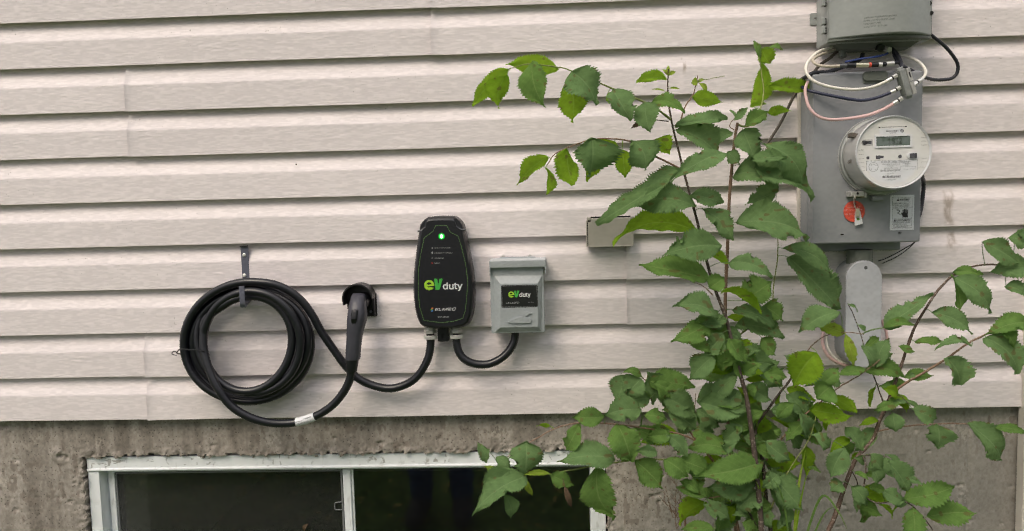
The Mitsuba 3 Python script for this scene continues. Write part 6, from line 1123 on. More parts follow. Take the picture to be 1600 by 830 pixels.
('E','f',0.4938,-0.2751,1.203,0.5919,-0.2504,1.1473,0.0255,0.4804,-0.27,1.2085),
('E','m',0.3989,-0.2968,1.2093,0.4431,-0.2973,1.1872,0.0309,0.4119,-0.2726,1.205),
('E','d',0.3899,-0.2882,1.2515,0.443,-0.2977,1.2303,0.0394,0.4057,-0.2702,1.2218),
('E','d',0.3313,-0.3023,1.2504,0.4364,-0.3018,1.2244,0.0475,0.4057,-0.2702,1.2218),
('E','l',0.4404,-0.2753,1.1501,0.3707,-0.2586,1.1546,0.0185,0.4392,-0.28,1.1518),
('E','m',0.403,-0.3135,1.1386,0.303,-0.3088,1.1498,0.039,0.4068,-0.3,1.1251),
('E','m',0.4676,-0.3091,1.1162,0.3085,-0.3441,1.0965,0.0503,0.473,-0.2852,1.1096),
('E','d',0.4523,-0.3147,1.0782,0.3447,-0.3132,1.0617,0.053,0.4601,-0.3,1.0761),
('E','m',0.444,-0.2832,1.154,0.4779,-0.282,1.1532,0.0227,0.4434,-0.28,1.1479),
('E','d',0.4764,-0.3172,1.0989,0.5442,-0.3418,1.0178,0.0473,0.4751,-0.2888,1.0899),
('E','m',0.3428,-0.3219,1.0449,0.2776,-0.3152,1.0632,0.0279,0.3466,-0.31,1.0373),
('E','l',0.3487,-0.2928,1.0202,0.2882,-0.2976,0.9685,0.0455,0.3466,-0.31,1.0373),
('E','m',0.3551,-0.3403,0.9778,0.2861,-0.3262,0.9723,0.0194,0.3609,-0.3072,1.0368),
('E','m',0.4227,-0.3223,0.9866,0.4527,-0.3133,0.9592,0.0307,0.4451,-0.3028,0.9871),
('E','m',0.3766,-0.3185,1.0085,0.3668,-0.3119,0.9594,0.0364,0.3792,-0.3036,1.0362),
('E','f',0.5687,-0.3052,1.2303,0.6639,-0.2963,1.2122,0.0361,0.5753,-0.298,1.2283),
('E','d',0.6288,-0.3469,1.1578,0.5983,-0.3514,1.0956,0.0407,0.5643,-0.32,1.1776),
('E','m',0.6875,-0.3026,1.3165,0.6221,-0.3106,1.3069,0.0166,0.6919,-0.3,1.3145),
('E','d',0.6256,-0.3195,1.4457,0.5398,-0.32,1.4007,0.0381,0.6387,-0.2984,1.3954),
('E','d',0.5534,-0.2879,1.3185,0.521,-0.2808,1.3459,0.0224,0.5533,-0.2736,1.3164),
('E','m',0.5893,-0.3233,1.2909,0.6233,-0.3216,1.3247,0.0301,0.6155,-0.3,1.2628),
('E','d',0.4626,-0.3174,1.0504,0.4081,-0.3142,1.0065,0.0446,0.4715,-0.3,1.0447),
('E','d',0.477,-0.3152,1.0638,0.5317,-0.2957,0.9536,0.0419,0.4769,-0.294,1.0557),
('E','d',0.4293,-0.3131,1.0994,0.3796,-0.3182,1.0445,0.0447,0.4385,-0.3,1.105),
('E','m',0.4546,-0.296,1.1435,0.503,-0.2968,1.1259,0.0281,0.456,-0.28,1.1362),
('E','d',0.4723,-0.3069,1.1612,0.5263,-0.311,1.1189,0.0391,0.468,-0.2776,1.1471),
('E','d',0.4245,-0.3052,1.197,0.3846,-0.2976,1.1594,0.0363,0.4212,-0.2758,1.1825),
('E','m',0.5525,-0.3135,1.2047,0.5129,-0.3227,1.1656,0.0277,0.5516,-0.295,1.2064),
('E','d',0.5604,-0.3506,1.1877,0.597,-0.3461,1.158,0.0325,0.5643,-0.32,1.1776),
('E','d',0.4562,-0.3159,1.0211,0.4803,-0.3284,0.9757,0.0364,0.4786,-0.3,1.0144),
('E','d',0.4952,-0.3233,1.0951,0.4576,-0.3354,1.0688,0.0305,0.5184,-0.3098,1.0865),
('E','m',0.5271,-0.3284,1.2514,0.4962,-0.3189,1.2141,0.0274,0.5611,-0.2962,1.2152),
('E','d',0.4204,-0.2942,1.2725,0.3842,-0.3007,1.232,0.0364,0.4057,-0.2702,1.2218),
('E','d',0.4411,-0.2945,1.2865,0.4932,-0.2818,1.2466,0.0363,0.5001,-0.27,1.2374),
('E','d',0.3337,-0.3388,1.0317,0.389,-0.3362,0.9986,0.0332,0.3466,-0.31,1.0373),
('E','f',0.5752,-0.2691,1.136,0.5702,-0.2782,1.0755,0.0311,0.5585,-0.3196,1.1612),
('E','d',0.4727,-0.2932,1.0687,0.5498,-0.2914,1.0694,0.031,0.463,-0.3,1.0683),
('E','d',0.504,-0.2965,1.0313,0.498,-0.3185,0.9678,0.0364,0.5006,-0.3074,1.0443),
('E','d',0.4735,-0.2117,1.1689,0.4258,-0.182,1.192,0.0399,0.4642,-0.27,1.1805),
('E','m',0.4924,-0.2293,1.193,0.4724,-0.2116,1.1032,0.0598,0.4831,-0.27,1.2132),
('E','d',0.4084,-0.2857,1.0314,0.3939,-0.2596,0.9677,0.0265,0.4088,-0.2944,1.0431),
('E','f',0.5363,-0.2621,1.0893,0.5074,-0.2609,1.1242,0.0265,0.5247,-0.3112,1.099),
('E','d',0.4124,-0.2986,1.0294,0.3946,-0.3136,1.0508,0.0283,0.4144,-0.3,1.0215),
('E','m',0.3195,-0.3095,1.0556,0.3406,-0.2823,1.0796,0.0239,0.3174,-0.31,1.0473),
('E','f',0.4708,-0.2533,1.163,0.4765,-0.2446,1.2121,0.0456,0.465,-0.274,1.1607),
('E','m',0.4657,-0.2598,1.1461,0.3901,-0.2558,1.1715,0.0542,0.468,-0.2776,1.1471),
('E','l',0.4362,-0.2839,0.9922,0.3662,-0.296,0.9964,0.0223,0.4403,-0.3004,0.9984),
('E','d',0.5834,-0.2554,1.1998,0.5963,-0.2853,1.1692,0.0184,0.5658,-0.2968,1.2195),
('E','f',0.4854,-0.271,1.1052,0.5598,-0.2766,1.101,0.0425,0.473,-0.2852,1.1096),
('E','d',0.466,-0.278,1.1159,0.4213,-0.2777,1.0798,0.0283,0.4729,-0.28,1.1206),
('E','d',0.4115,-0.2484,1.1971,0.3642,-0.2285,1.1889,0.0232,0.4134,-0.2732,1.2008),
('E','f',0.3878,-0.2628,1.1135,0.3422,-0.2429,1.068,0.0258,0.3868,-0.3,1.1302),
('E','d',0.4405,-0.2552,1.1583,0.4361,-0.234,1.1975,0.031,0.4354,-0.2794,1.1573),
('E','d',0.3953,-0.2795,1.0185,0.3787,-0.2967,0.9426,0.0485,0.3915,-0.3012,1.0359),
('E','m',0.4855,-0.2499,1.0086,0.4621,-0.2358,0.9331,0.0477,0.4744,-0.3,1.0368),
('E','f',0.4438,-0.2676,0.9919,0.4002,-0.2526,1.0304,0.0405,0.4403,-0.3004,0.9984),
('E','m',0.5558,-0.2733,1.2011,0.5857,-0.282,1.2404,0.0433,0.5457,-0.2942,1.1994),
('E','d',0.4508,-0.2724,0.9977,0.5039,-0.2643,0.9953,0.0233,0.4364,-0.2994,1.0048),
('E','m',0.3571,-0.2588,1.0209,0.4193,-0.2457,1.0112,0.0195,0.3383,-0.31,1.0402),
('E','m',0.4933,-0.2138,1.2048,0.421,-0.202,1.2394,0.0476,0.484,-0.27,1.2147),
('E','d',0.4358,-0.2376,1.177,0.5006,-0.2184,1.158,0.0317,0.418,-0.275,1.1882),
('E','d',0.5638,-0.3101,1.1761,0.5365,-0.3336,1.2331,0.0331,0.5622,-0.32,1.1709),
('E','m',0.4077,-0.2772,1.0169,0.4234,-0.2839,0.974,0.0241,0.3993,-0.3,1.0343),
('E','l',0.4299,-0.2585,1.1866,0.4709,-0.2531,1.1944,0.0163,0.4188,-0.2752,1.1867),
('E','l',0.4785,-0.2668,1.0215,0.4104,-0.2939,1.0391,0.0253,0.4779,-0.2976,1.0309),
('E','m',0.4323,-0.2677,1.1015,0.4812,-0.2657,1.0502,0.0246,0.4185,-0.3,1.1191),
('E','m',0.4851,-0.3008,1.0198,0.4228,-0.32,1.0169,0.0292,0.4917,-0.3062,1.0231),
('E','m',0.4695,-0.2581,1.133,0.4189,-0.2807,1.0662,0.0464,0.468,-0.2776,1.1471),
('A','d',0.4341,-0.2583,1.3243,0.5095,-0.2513,1.3182,0.0418,0.4153,-0.3008,1.3325),
('A','m',0.4002,-0.2801,1.3867,0.334,-0.2513,1.4096,0.0509,0.4035,-0.2952,1.3847),
('A','d',0.4295,-0.2604,1.34,0.4718,-0.288,1.3586,0.021,0.4122,-0.3,1.3448),
('A','m',0.4407,-0.2894,1.2634,0.4556,-0.3155,1.2881,0.0259,0.4326,-0.3058,1.2602),
('A','d',0.4156,-0.2824,1.3326,0.4078,-0.2889,1.2748,0.0248,0.4122,-0.3,1.3448),
('A','f',0.4417,-0.288,1.2399,0.4489,-0.2758,1.2702,0.0293,0.4359,-0.3082,1.237),
('A','d',0.4151,-0.2998,1.3072,0.3629,-0.285,1.2436,0.0379,0.4199,-0.302,1.3141),
('A','f',0.3972,-0.2671,1.4026,0.3498,-0.2717,1.3979,0.025,0.3992,-0.2928,1.4046),
('A','m',0.4225,-0.2475,1.31,0.3385,-0.2454,1.286,0.0454,0.4176,-0.3014,1.3233),
('A','f',0.4452,-0.2614,1.2322,0.4148,-0.286,1.2791,0.0247,0.4359,-0.3082,1.237),
('A','d',0.3913,-0.2824,1.4157,0.3203,-0.2875,1.4254,0.0403,0.397,-0.2916,1.4146),
('A','d',0.4051,-0.2506,1.4094,0.4234,-0.2221,1.3209,0.048,0.3949,-0.2904,1.4246),
('A','d',0.4183,-0.2882,1.3285,0.4012,-0.297,1.3474,0.0294,0.4176,-0.3014,1.3233),
('A','m',0.4251,-0.2921,1.3012,0.4014,-0.3102,1.3478,0.0227,0.4245,-0.3032,1.2956),
('A','m',0.4316,-0.2908,1.2412,0.3534,-0.2951,1.2481,0.0278,0.4351,-0.3076,1.2428),
('A','l',0.4177,-0.2592,1.3713,0.465,-0.2586,1.324,0.0417,0.4035,-0.2952,1.3847),
('E','m',0.5704,-0.2543,1.1877,0.6164,-0.2417,1.1346,0.0377,0.5516,-0.295,1.2064),
('E','l',0.6244,-0.283,1.2508,0.6681,-0.3115,1.2243,0.0327,0.6106,-0.3,1.2588),
('E','d',0.5709,-0.2803,1.1571,0.5741,-0.2554,1.1754,0.0289,0.5585,-0.3196,1.1612),
('E','d',0.5644,-0.2588,1.132,0.5359,-0.2687,1.17,0.0333,0.5489,-0.3172,1.1435),
('E','d',0.6527,-0.2556,1.2737,0.576,-0.2493,1.2668,0.0265,0.6441,-0.3,1.2836),
('E','f',0.602,-0.2709,1.2251,0.6114,-0.2866,1.177,0.0151,0.5894,-0.2998,1.2413),
('C','d',0.6953,-0.3057,1.0854,0.7661,-0.2817,1.1029,0.0278,0.6776,-0.3336,1.0904),
('C','d',0.7157,-0.2909,1.1826,0.6749,-0.2761,1.1256,0.0261,0.7175,-0.3,1.1914),
('C','d',0.6848,-0.3093,1.1095,0.6559,-0.3245,1.1279,0.0193,0.6803,-0.33,1.1093),
('C','f',0.6855,-0.2846,1.0383,0.749,-0.3018,1.0196,0.0289,0.6735,-0.294,1.0432),
('C','m',0.6926,-0.2559,1.0337,0.6981,-0.2604,0.9575,0.0513,0.6748,-0.2988,1.0589),
('C','d',0.7069,-0.2826,1.0902,0.8074,-0.2632,1.0408,0.0367,0.6801,-0.3292,1.1105),
('D','d',0.3394,-0.1831,1.1776,0.3064,-0.1825,1.1408,0.0327,0.3344,-0.237,1.2004),
('D','m',0.2236,-0.2164,1.2735,0.2271,-0.2017,1.2217,0.0223,0.2229,-0.22,1.2833),
('D','d',0.2579,-0.216,1.2491,0.2265,-0.2416,1.3066,0.0461,0.2587,-0.23,1.2443),
('D','d',0.2365,-0.192,1.2639,0.2468,-0.1963,1.2161,0.0213,0.2308,-0.2212,1.2798),
('D','d',0.2448,-0.1671,1.2668,0.3328,-0.1971,1.2518,0.0442,0.2289,-0.2206,1.2804),
('D','f',0.2981,-0.253,1.1575,0.2096,-0.231,1.137,0.0424,0.3024,-0.2772,1.1659),
('E','d',0.4951,-0.2562,1.1212,0.4808,-0.2428,1.1347,0.0249,0.4893,-0.2862,1.123),
('E','m',0.4884,-0.2443,1.0453,0.4793,-0.2186,1.0559,0.0298,0.4769,-0.294,1.0557),
('E','d',0.4479,-0.2242,1.1531,0.4571,-0.2021,1.1594,0.0092,0.4331,-0.2788,1.1615),
('E','f',0.464,-0.3258,1.055,0.445,-0.3214,1.0857,0.0176,0.4744,-0.3,1.0368),
('E','d',0.4327,-0.3204,0.9979,0.3973,-0.3203,1.0006,0.0154,0.4451,-0.3028,0.9871),
('E','m',0.4624,-0.3091,1.0926,0.4058,-0.3372,1.1098,0.0285,0.4758,-0.29,1.0833),
('E','m',0.4426,-0.2825,1.0901,0.4454,-0.26,1.0352,0.0216,0.4385,-0.3,1.105),
('E','l',0.5026,-0.2455,0.9543,0.5328,-0.2316,0.9106,0.0243,0.4814,-0.304,0.9869),
('E','d',0.4805,-0.2713,1.1107,0.5166,-0.2614,1.0654,0.0234,0.4729,-0.28,1.1206),
('E','m',0.3788,-0.2599,1.0757,0.3543,-0.2395,1.0793,0.0155,0.3791,-0.29,1.0816),
('E','m',0.3319,-0.2783,1.0348,0.3686,-0.2608,1.0091,0.01,0.3174,-0.31,1.0473),
('E','m',0.47,-0.2956,1.1134,0.4172,-0.2822,1.0949,0.0205,0.4813,-0.285,1.1106),
('E','f',0.4096,-0.2983,1.014,0.3801,-0.2832,0.9706,0.0316,0.4144,-0.3,1.0215),
('E','d',0.3828,-0.3171,1.1442,0.4057,-0.337,1.1685,0.0215,0.3818,-0.3,1.1315),
('E','m',0.4885,-0.2294,1.111,0.5096,-0.2113,1.0676,0.0178,0.4703,-0.2804,1.1359),
('E','m',0.376,-0.248,1.0846,0.3539,-0.2406,1.1063,0.0176,0.3704,-0.29,1.0915),
('E','m',0.4752,-0.3064,1.007,0.4534,-0.2781,0.9989,0.0136,0.4828,-0.305,1.0019),
('E','l',0.441,-0.2416,0.979,0.3845,-0.2605,0.9715,0.0308,0.4345,-0.3,1.0045),
('E','m',0.3574,-0.3045,1.0434,0.3344,-0.3102,1.0581,0.0232,0.3609,-0.3072,1.0368),
('E','l',0.5164,-0.268,1.253,0.5084,-0.2728,1.228,0.0166,0.5175,-0.27,1.2619),
('E','l',0.4292,-0.2626,1.0006,0.4144,-0.2369,0.941,0.0316,0.4236,-0.297,1.0228),
('E','m',0.5642,-0.2577,1.1937,0.6023,-0.2644,1.1997,0.0187,0.5457,-0.2942,1.1994),
('E','m',0.4829,-0.2626,1.1282,0.5139,-0.2562,1.1217,0.0111,0.471,-0.2816,1.1293),
('E','d',0.465,-0.2521,0.951,0.4853,-0.2589,0.9012,0.0214,0.4474,-0.304,0.9814),
('E','m',0.4551,-0.2963,1.0907,0.4318,-0.3195,1.1148,0.0169,0.4573,-0.3,1.084),
('E','d',0.4058,-0.2869,1.2049,0.3985,-0.2949,1.1544,0.0259,0.4104,-0.272,1.2092),
('E','m',0.5629,-0.2657,1.1053,0.6016,-0.2794,1.0791,0.0202,0.5393,-0.3148,1.1258),
('E','d',0.3589,-0.2947,1.0973,0.3012,-0.3011,1.0996,0.0342,0.3682,-0.29,1.094),
('E','m',0.4315,-0.2715,1.0204,0.4687,-0.2525,0.9949,0.0118,0.4171,-0.2958,1.0319),
('E','d',0.4573,-0.3033,1.1575,0.4271,-0.3024,1.1711,0.0278,0.4691,-0.2788,1.1426),
('E','f',0.5862,-0.2456,1.1967,0.5947,-0.2692,1.1644,0.0217,0.5658,-0.2968,1.2195),
('E','f',0.3705,-0.31,1.1059,0.3879,-0.3001,1.1052,0.0117,0.3704,-0.29,1.0915),
('E','m',0.4721,-0.2395,1.1339,0.4378,-0.2205,1.1339,0.0251,0.4691,-0.2788,1.1426),
('E','m',0.3242,-0.3307,1.0559,0.2875,-0.3046,1.0719,0.0213,0.3341,-0.31,1.0416),
('E','m',0.4736,-0.2925,1.2246,0.4269,-0.2867,1.1987,0.0233,0.488,-0.27,1.2204),
('E','l',0.4985,-0.2749,0.9506,0.5343,-0.2746,0.9167,0.0287,0.4831,-0.3064,0.9704),
('E','f',0.4582,-0.3162,1.1062,0.3963,-0.3347,1.0962,0.0349,0.4744,-0.2876,1.0964),
('E','d',0.4597,-0.2285,1.1226,0.4712,-0.237,1.092,0.0219,0.4434,-0.28,1.1479),
('E','d',0.3397,-0.3343,1.0442,0.3719,-0.3303,1.0042,0.0151,0.3383,-0.31,1.0402),
('E','m',0.504,-0.3114,1.1766,0.489,-0.31,1.1879,0.0183,0.5146,-0.29,1.1624),
('C','f',0.6615,-0.288,1.1583,0.6114,-0.3066,1.1332,0.0177,0.6669,-0.29,1.1645),
('C','d',0.7418,-0.2816,1.2353,0.7268,-0.2745,1.2105,0.0133,0.7421,-0.2928,1.2449),
('C','f',0.7673,-0.2825,1.2546,0.7737,-0.3098,1.2228,0.026,0.7568,-0.2992,1.267),
('C','l',0.6984,-0.2754,1.1144,0.6698,-0.2754,1.1051,0.0165,0.6903,-0.3148,1.1294),
('C','f',0.7558,-0.3057,1.2571,0.7161,-0.319,1.2771,0.0254,0.7583,-0.3136,1.2534),
('C','m',0.6865,-0.2544,1.1358,0.6415,-0.2344,1.1091,0.0235,0.6768,-0.2978,1.1534),
('C','d',0.6792,-0.2955,1.0496,0.7022,-0.2892,1.0052,0.0198,0.6748,-0.2988,1.0589),
('C','l',0.7576,-0.3232,1.0212,0.733,-0.3386,0.9988,0.0091,0.7448,-0.3624,1.0436),
('C','m',0.6945,-0.3089,1.0586,0.7279,-0.3237,1.0518,0.0186,0.6749,-0.3372,1.0714),
('C','f',0.7187,-0.2972,1.2022,0.675,-0.3043,1.1927,0.0132,0.7254,-0.3,1.2052),
('C','l',0.7028,-0.3499,1.0335,0.7376,-0.3328,1.0003,0.0124,0.6958,-0.35,1.0379),
('C','m',0.731,-0.2739,1.2729,0.7616,-0.266,1.2441,0.0143,0.7223,-0.2776,1.2786),
('C','d',0.7211,-0.3611,1.0466,0.7534,-0.3638,1.0405,0.0182,0.7161,-0.3548,1.0423),
('C','m',0.7907,-0.2642,1.2774,0.7427,-0.2593,1.2697,0.0232,0.7807,-0.3036,1.2881),
('C','d',0.7704,-0.3302,1.3026,0.7811,-0.3233,1.3099,0.0119,0.7807,-0.3036,1.2881),
('C','l',0.7424,-0.2244,1.2569,0.7333,-0.2166,1.2102,0.0204,0.7223,-0.2776,1.2786),
('C','d',0.721,-0.2728,1.3112,0.7836,-0.2528,1.302,0.0342,0.7146,-0.27,1.3073),
('C','m',0.7529,-0.3086,1.2495,0.6948,-0.3341,1.2341,0.02,0.7583,-0.3136,1.2534),
('C','m',0.6864,-0.3203,1.0861,0.6999,-0.3243,1.0991,0.0118,0.6767,-0.3348,1.084),
('C','m',0.657,-0.3303,1.0992,0.6738,-0.3583,1.0926,0.0117,0.6561,-0.3132,1.0962),
('C','l',0.7775,-0.3214,1.0285,0.7839,-0.3289,1.0603,0.0215,0.7552,-0.366,1.0384),
('C','d',0.678,-0.2857,1.0348,0.67,-0.3096,0.9995,0.0132,0.6739,-0.2952,1.0472),
('D','m',0.2387,-0.2515,1.2827,0.2977,-0.2241,1.2486,0.0318,0.2345,-0.2224,1.2786),
('D','m',0.3525,-0.235,1.1334,0.3992,-0.2316,1.1157,0.0223,0.3404,-0.2528,1.1408),
('D','m',0.264,-0.259,1.247,0.2467,-0.2719,1.2764,0.0224,0.2704,-0.2328,1.2315),
('D','m',0.1931,-0.2931,1.1887,0.2384,-0.2632,1.1427,0.0304,0.1873,-0.29,1.1938),
('D','d',0.3256,-0.2401,1.2232,0.2846,-0.2669,1.2187,0.0136,0.3353,-0.2338,1.2233),
('D','d',0.229,-0.1957,1.263,0.2062,-0.2047,1.2346,0.0126,0.231,-0.2216,1.2764),
('D','m',0.3386,-0.234,1.2066,0.3684,-0.2051,1.1459,0.0216,0.3343,-0.235,1.2147),
('D','m',0.3246,-0.2428,1.2216,0.2619,-0.2229,1.211,0.0307,0.3348,-0.2344,1.219),
('D','l',0.3425,-0.285,1.0968,0.3283,-0.3084,1.0738,0.0134,0.3444,-0.2872,1.1059),
('D','f',0.3085,-0.2397,1.2011,0.3477,-0.2159,1.184,0.0178,0.3001,-0.24,1.1988),
('D','d',0.244,-0.2395,1.2715,0.2708,-0.2296,1.2172,0.0317,0.2424,-0.225,1.276),
('D','m',0.1568,-0.3173,1.1285,0.1965,-0.3075,1.151,0.0368,0.1519,-0.3136,1.1206),
('D','m',0.3237,-0.2679,1.172,0.3516,-0.2821,1.1626,0.02,0.3199,-0.2464,1.1691),
('A','l',0.4392,-0.2519,1.2379,0.4056,-0.2543,1.2229,0.017,0.4334,-0.3064,1.2544),
('A','m',0.4074,-0.2946,1.3464,0.3928,-0.2748,1.3105,0.0162,0.41,-0.2988,1.3548),
('A','m',0.4157,-0.2933,1.359,0.4656,-0.2702,1.3176,0.0209,0.4079,-0.2976,1.3647),
('A','d',0.3907,-0.235,1.4398,0.3572,-0.2279,1.4153,0.0192,0.3865,-0.2876,1.4513),
('A','m',0.4277,-0.305,1.3111,0.4616,-0.3264,1.3376,0.0271,0.4222,-0.3026,1.3049),
('A','m',0.4035,-0.3072,1.3461,0.3534,-0.2871,1.3427,0.0283,0.413,-0.3002,1.3418),
('A','f',0.4111,-0.2764,1.3351,0.366,-0.2738,1.3081,0.0327,0.4122,-0.3,1.3448),
('A','m',0.4327,-0.2786,1.2442,0.3929,-0.2917,1.2317,0.0149,0.4334,-0.3064,1.2544),
('A','d',0.4088,-0.2706,1.3933,0.441,-0.2557,1.3514,0.0226,0.3992,-0.2928,1.4046),
('A','m',0.4064,-0.2973,1.373,0.3987,-0.3028,1.3828,0.0172,0.4079,-0.2976,1.3647),
('A','m',0.4293,-0.2499,1.3488,0.4711,-0.2278,1.3493,0.0177,0.41,-0.2988,1.3548),
('A','d',0.4377,-0.2639,1.3064,0.4691,-0.2776,1.2987,0.0108,0.4199,-0.302,1.3141),
('A','l',0.4439,-0.2592,1.2868,0.4868,-0.2647,1.2872,0.0203,0.4245,-0.3032,1.2956),
('A','d',0.4117,-0.2572,1.3466,0.3598,-0.2367,1.331,0.0253,0.41,-0.2988,1.3548)]
for pl, kind, pts, r0, r1, mat in STEMS:
    c = curve(pts, 5); k = np.linspace(0, 1, len(c))
    wob = np.stack([meshkit.noise(np.stack([k * 31, k * 0 + q, k * 0], 1), 4) - 0.5 for q in (0, 5, 9)], 1) * 0.0022
    node = 1 + 0.16 * np.maximum(0, np.sin(k * len(c) * 0.9)) ** 6
    put(PLANT[pl][0] + '__' + kind, tube(c + wob * (0.2 + k[:, None] * 0.8), (r0 + (r1 - r0) * k ** 0.8) * node, 9), mat, smooth=50)
rng = random.Random(21)
for row in LEAVES:
    m, uv = leaf_mesh(row[2:5], row[5:8], row[8], row[1], row[9:12], rng)
    put(PLANT[row[0]][0] + '__leaf', m, LM[row[1]], smooth=True, uv=uv)
q0, q1 = [(-0.6713, 0.055, 0.8125), (-0.6579, 0.055, 0.8341)]
m, uv = leaf_mesh((q0[0], q0[1] - 0.002, q0[2]), (q1[0], q1[1] - 0.002, q1[2]), 0.012, 'y', (q0[0] - 0.006, q0[1] - 0.002, q0[2] - 0.008), rng)
put('fallen_leaf', m, 'leaf_dry', smooth=True, uv=uv)
tag('fallen_leaf', 'small dry leaf caught on the insect screen of the left window pane', 'leaf')
for k, l in PLANT.values(): tag(k, l, 'sapling', 'elm saplings growing against the house wall')

# ------------------------------------------------------------------ dry twigs and grass among them
def twig_bundle():
    r = random.Random(4); base = [(0.3159, -0.22, 0.8915)][0]
    tips = [(0.2729, -0.2, 1.0225), (0.2864, -0.21, 1.0537), (0.2592, -0.19, 0.9956), (0.2964, -0.22, 1.042), (0.2814, -0.2, 0.976), (0.3275, -0.21, 1.018), (0.3033, -0.23, 1.0153), (0.298, -0.18, 0.9521)]
    for q in tips:
        b, e = np.array(base), np.array(q); mid_ = (b + e) / 2 + [r.uniform(-.015, .015), r.uniform(-.01, .01), r.uniform(-.01, .01)]
        put('dry_weed__stem', tube(curve([np.array([b[0] + r.uniform(-.01, .01), b[1], GROUND - 0.02]), b, mid_, e], 5), np.linspace(0.0013, 0.0005, 16), 6), 'twig_red', smooth=60)
        for _ in range(3):
            s_ = mid_ + (e - mid_) * r.uniform(0.0, 0.8); d_ = np.array([r.uniform(-.03, .03), r.uniform(-.01, .01), r.uniform(.01, .035)])
            put('dry_weed__twig', tube(curve([s_, s_ + d_ * 0.6 + [0, 0, .003], s_ + d_], 3), np.linspace(0.0006, 0.0003, 7), 5), 'twig_red', smooth=60)
twig_bundle()
tag('dry_weed', 'bare dry reddish weed stalks against the concrete right of the window', 'weed')
def grass_blade(pts, w, mat):
    c = curve(pts, 6); t = np.gradient(c, axis=0); t /= np.linalg.norm(t, axis=1, keepdims=True)
    s = np.cross(t, [0.2, 1, 0.1]); s /= np.linalg.norm(s, axis=1, keepdims=True); k = np.linspace(0, 1, len(c))
    ww = (w * 0.5 * np.minimum(1, (1 - k) * 3 + 0.05) * (0.7 + 0.3 * np.minimum(1, k * 4)))[:, None]
    d = np.array([0, -1, 0])
    V = np.stack([c - s * ww, c + d * 0.35 * ww, c + s * ww], 1); f = []
    for i in range(len(c) - 1):
        for j in (0, 1):
            q = i * 3 + j; f += [(q, q + 3, q + 4), (q, q + 4, q + 1)]
    uv = np.stack([np.repeat(k, 3), np.tile([0.2, 0.5, 0.8], len(c))], 1)
    put('grass_tuft__blade', mesh_of(V.reshape(-1, 3), f), mat, smooth=True, uv=uv)
gb_ = [([(0.5294, -0.34, -0.1032), (0.527, -0.34, 0.4305), (0.5251, -0.34, 0.8728), (0.5305, -0.33, 0.9687), (0.5356, -0.33, 1.0473), (0.5468, -0.32, 1.1004), (0.5561, -0.32, 1.1457)], .0062, 'leaf_young'),
       ([(0.538, -0.34, -0.1031), (0.5354, -0.34, 0.4305), (0.5333, -0.34, 0.8727), (0.5546, -0.34, 0.9729), (0.5817, -0.35, 1.0546), (0.608, -0.37, 1.0274), (0.6245, -0.38, 0.9898)], .005, 'leaf_mature'), ([(0.5265, -0.34, -0.1033), (0.5242, -0.34, 0.4305), (0.5223, -0.34, 0.8728), (0.5327, -0.34, 0.9945), (0.5425, -0.35, 1.0762), (0.5523, -0.36, 1.1327)], .0035, 'leaf_fresh'),
       ([(0.5438, -0.34, -0.103), (0.541, -0.34, 0.4306), (0.5388, -0.34, 0.8727), (0.5655, -0.34, 0.9585), (0.5887, -0.35, 1.0194), (0.6143, -0.36, 1.0372)], .004, 'leaf_mature'), ([(0.5237, -0.34, -0.1033), (0.5214, -0.34, 0.4305), (0.5196, -0.34, 0.8728), (0.511, -0.34, 0.9876), (0.4941, -0.35, 1.0627), (0.4709, -0.36, 1.1017)], .004, 'leaf_mature')]
for pts, w_, mt in gb_: grass_blade(pts, w_, mt)
tag('grass_tuft', 'long pale grass blades rising among the saplings at the bottom', 'grass')

# ------------------------------------------------------------------ trees of the yard, behind and to the right of the viewer; they shade the low sky
def yard_tree(key, x, y, h, r, seed, label):
    g = np.random.default_rng(seed); z0 = GROUND
    tr = curve([(x, y, z0 - 0.1), (x + 0.05, y, z0 + h * 0.25), (x - 0.05, y + 0.05, z0 + h * 0.55), (x, y, z0 + h * 0.85)], 6)
    limbs = [tube(tr, np.linspace(0.13, 0.03, len(tr)), 10)]
    cl = []
    for k in range(16):
        a, e, q = g.uniform(0, 6.28), g.uniform(-0.35, 0.95), g.uniform(0.45, 0.95)
        c = np.array([x + r * q * math.cos(a) * math.cos(e), y + r * q * math.sin(a) * math.cos(e), z0 + h * 0.62 + h * 0.36 * math.sin(e)])
        cl.append(c); limbs.append(tube(curve([tr[len(tr) // 2 + g.integers(-3, 4)], (c + [x, y, c[2] - 0.3]) / 2, c], 4), np.linspace(0.045, 0.01, 9), 6))
    put(key + '__trunk', cat(limbs), 'bark', smooth=50)
    n = 9000; ci = np.array(cl)[g.integers(0, len(cl), n)]
    d = g.normal(size=(n, 3)); d /= np.linalg.norm(d, axis=1, keepdims=True)
    c = ci + d * (g.uniform(0.15, 1.0, (n, 1)) ** 0.5) * [r * 0.36, r * 0.36, h * 0.13]
    u = g.normal(size=(n, 3)); u /= np.linalg.norm(u, axis=1, keepdims=True); w = np.cross(u, g.normal(size=(n, 3))); w /= np.linalg.norm(w, axis=1, keepdims=True)
    sz = g.uniform(0.05, 0.10, (n, 1))
    V = np.stack([c - u * sz, c + w * sz * 0.55, c + u * sz, c - w * sz * 0.55], 1).reshape(-1, 3); q = np.arange(n)[:, None] * 4
    put(key + '__crown', mesh_of(V, np.vstack([q + [0, 1, 2], q + [0, 2, 3]])), 'tree_leaf', smooth=False)
    tag(key, label, 'tree')
scene['tree_leaf'] = {'type': 'principledthin', 'base_color': speckle((0.065, 0.115, 0.035), 0.5, 8, 2), 'roughness': 0.5, 'diff_trans': 0.6, 'eta': 1.4}
yard_tree('yard_tree', 3.9, -3.4, 4.6, 1.5, 1, 'leafy tree standing in the yard to the right of the viewer')
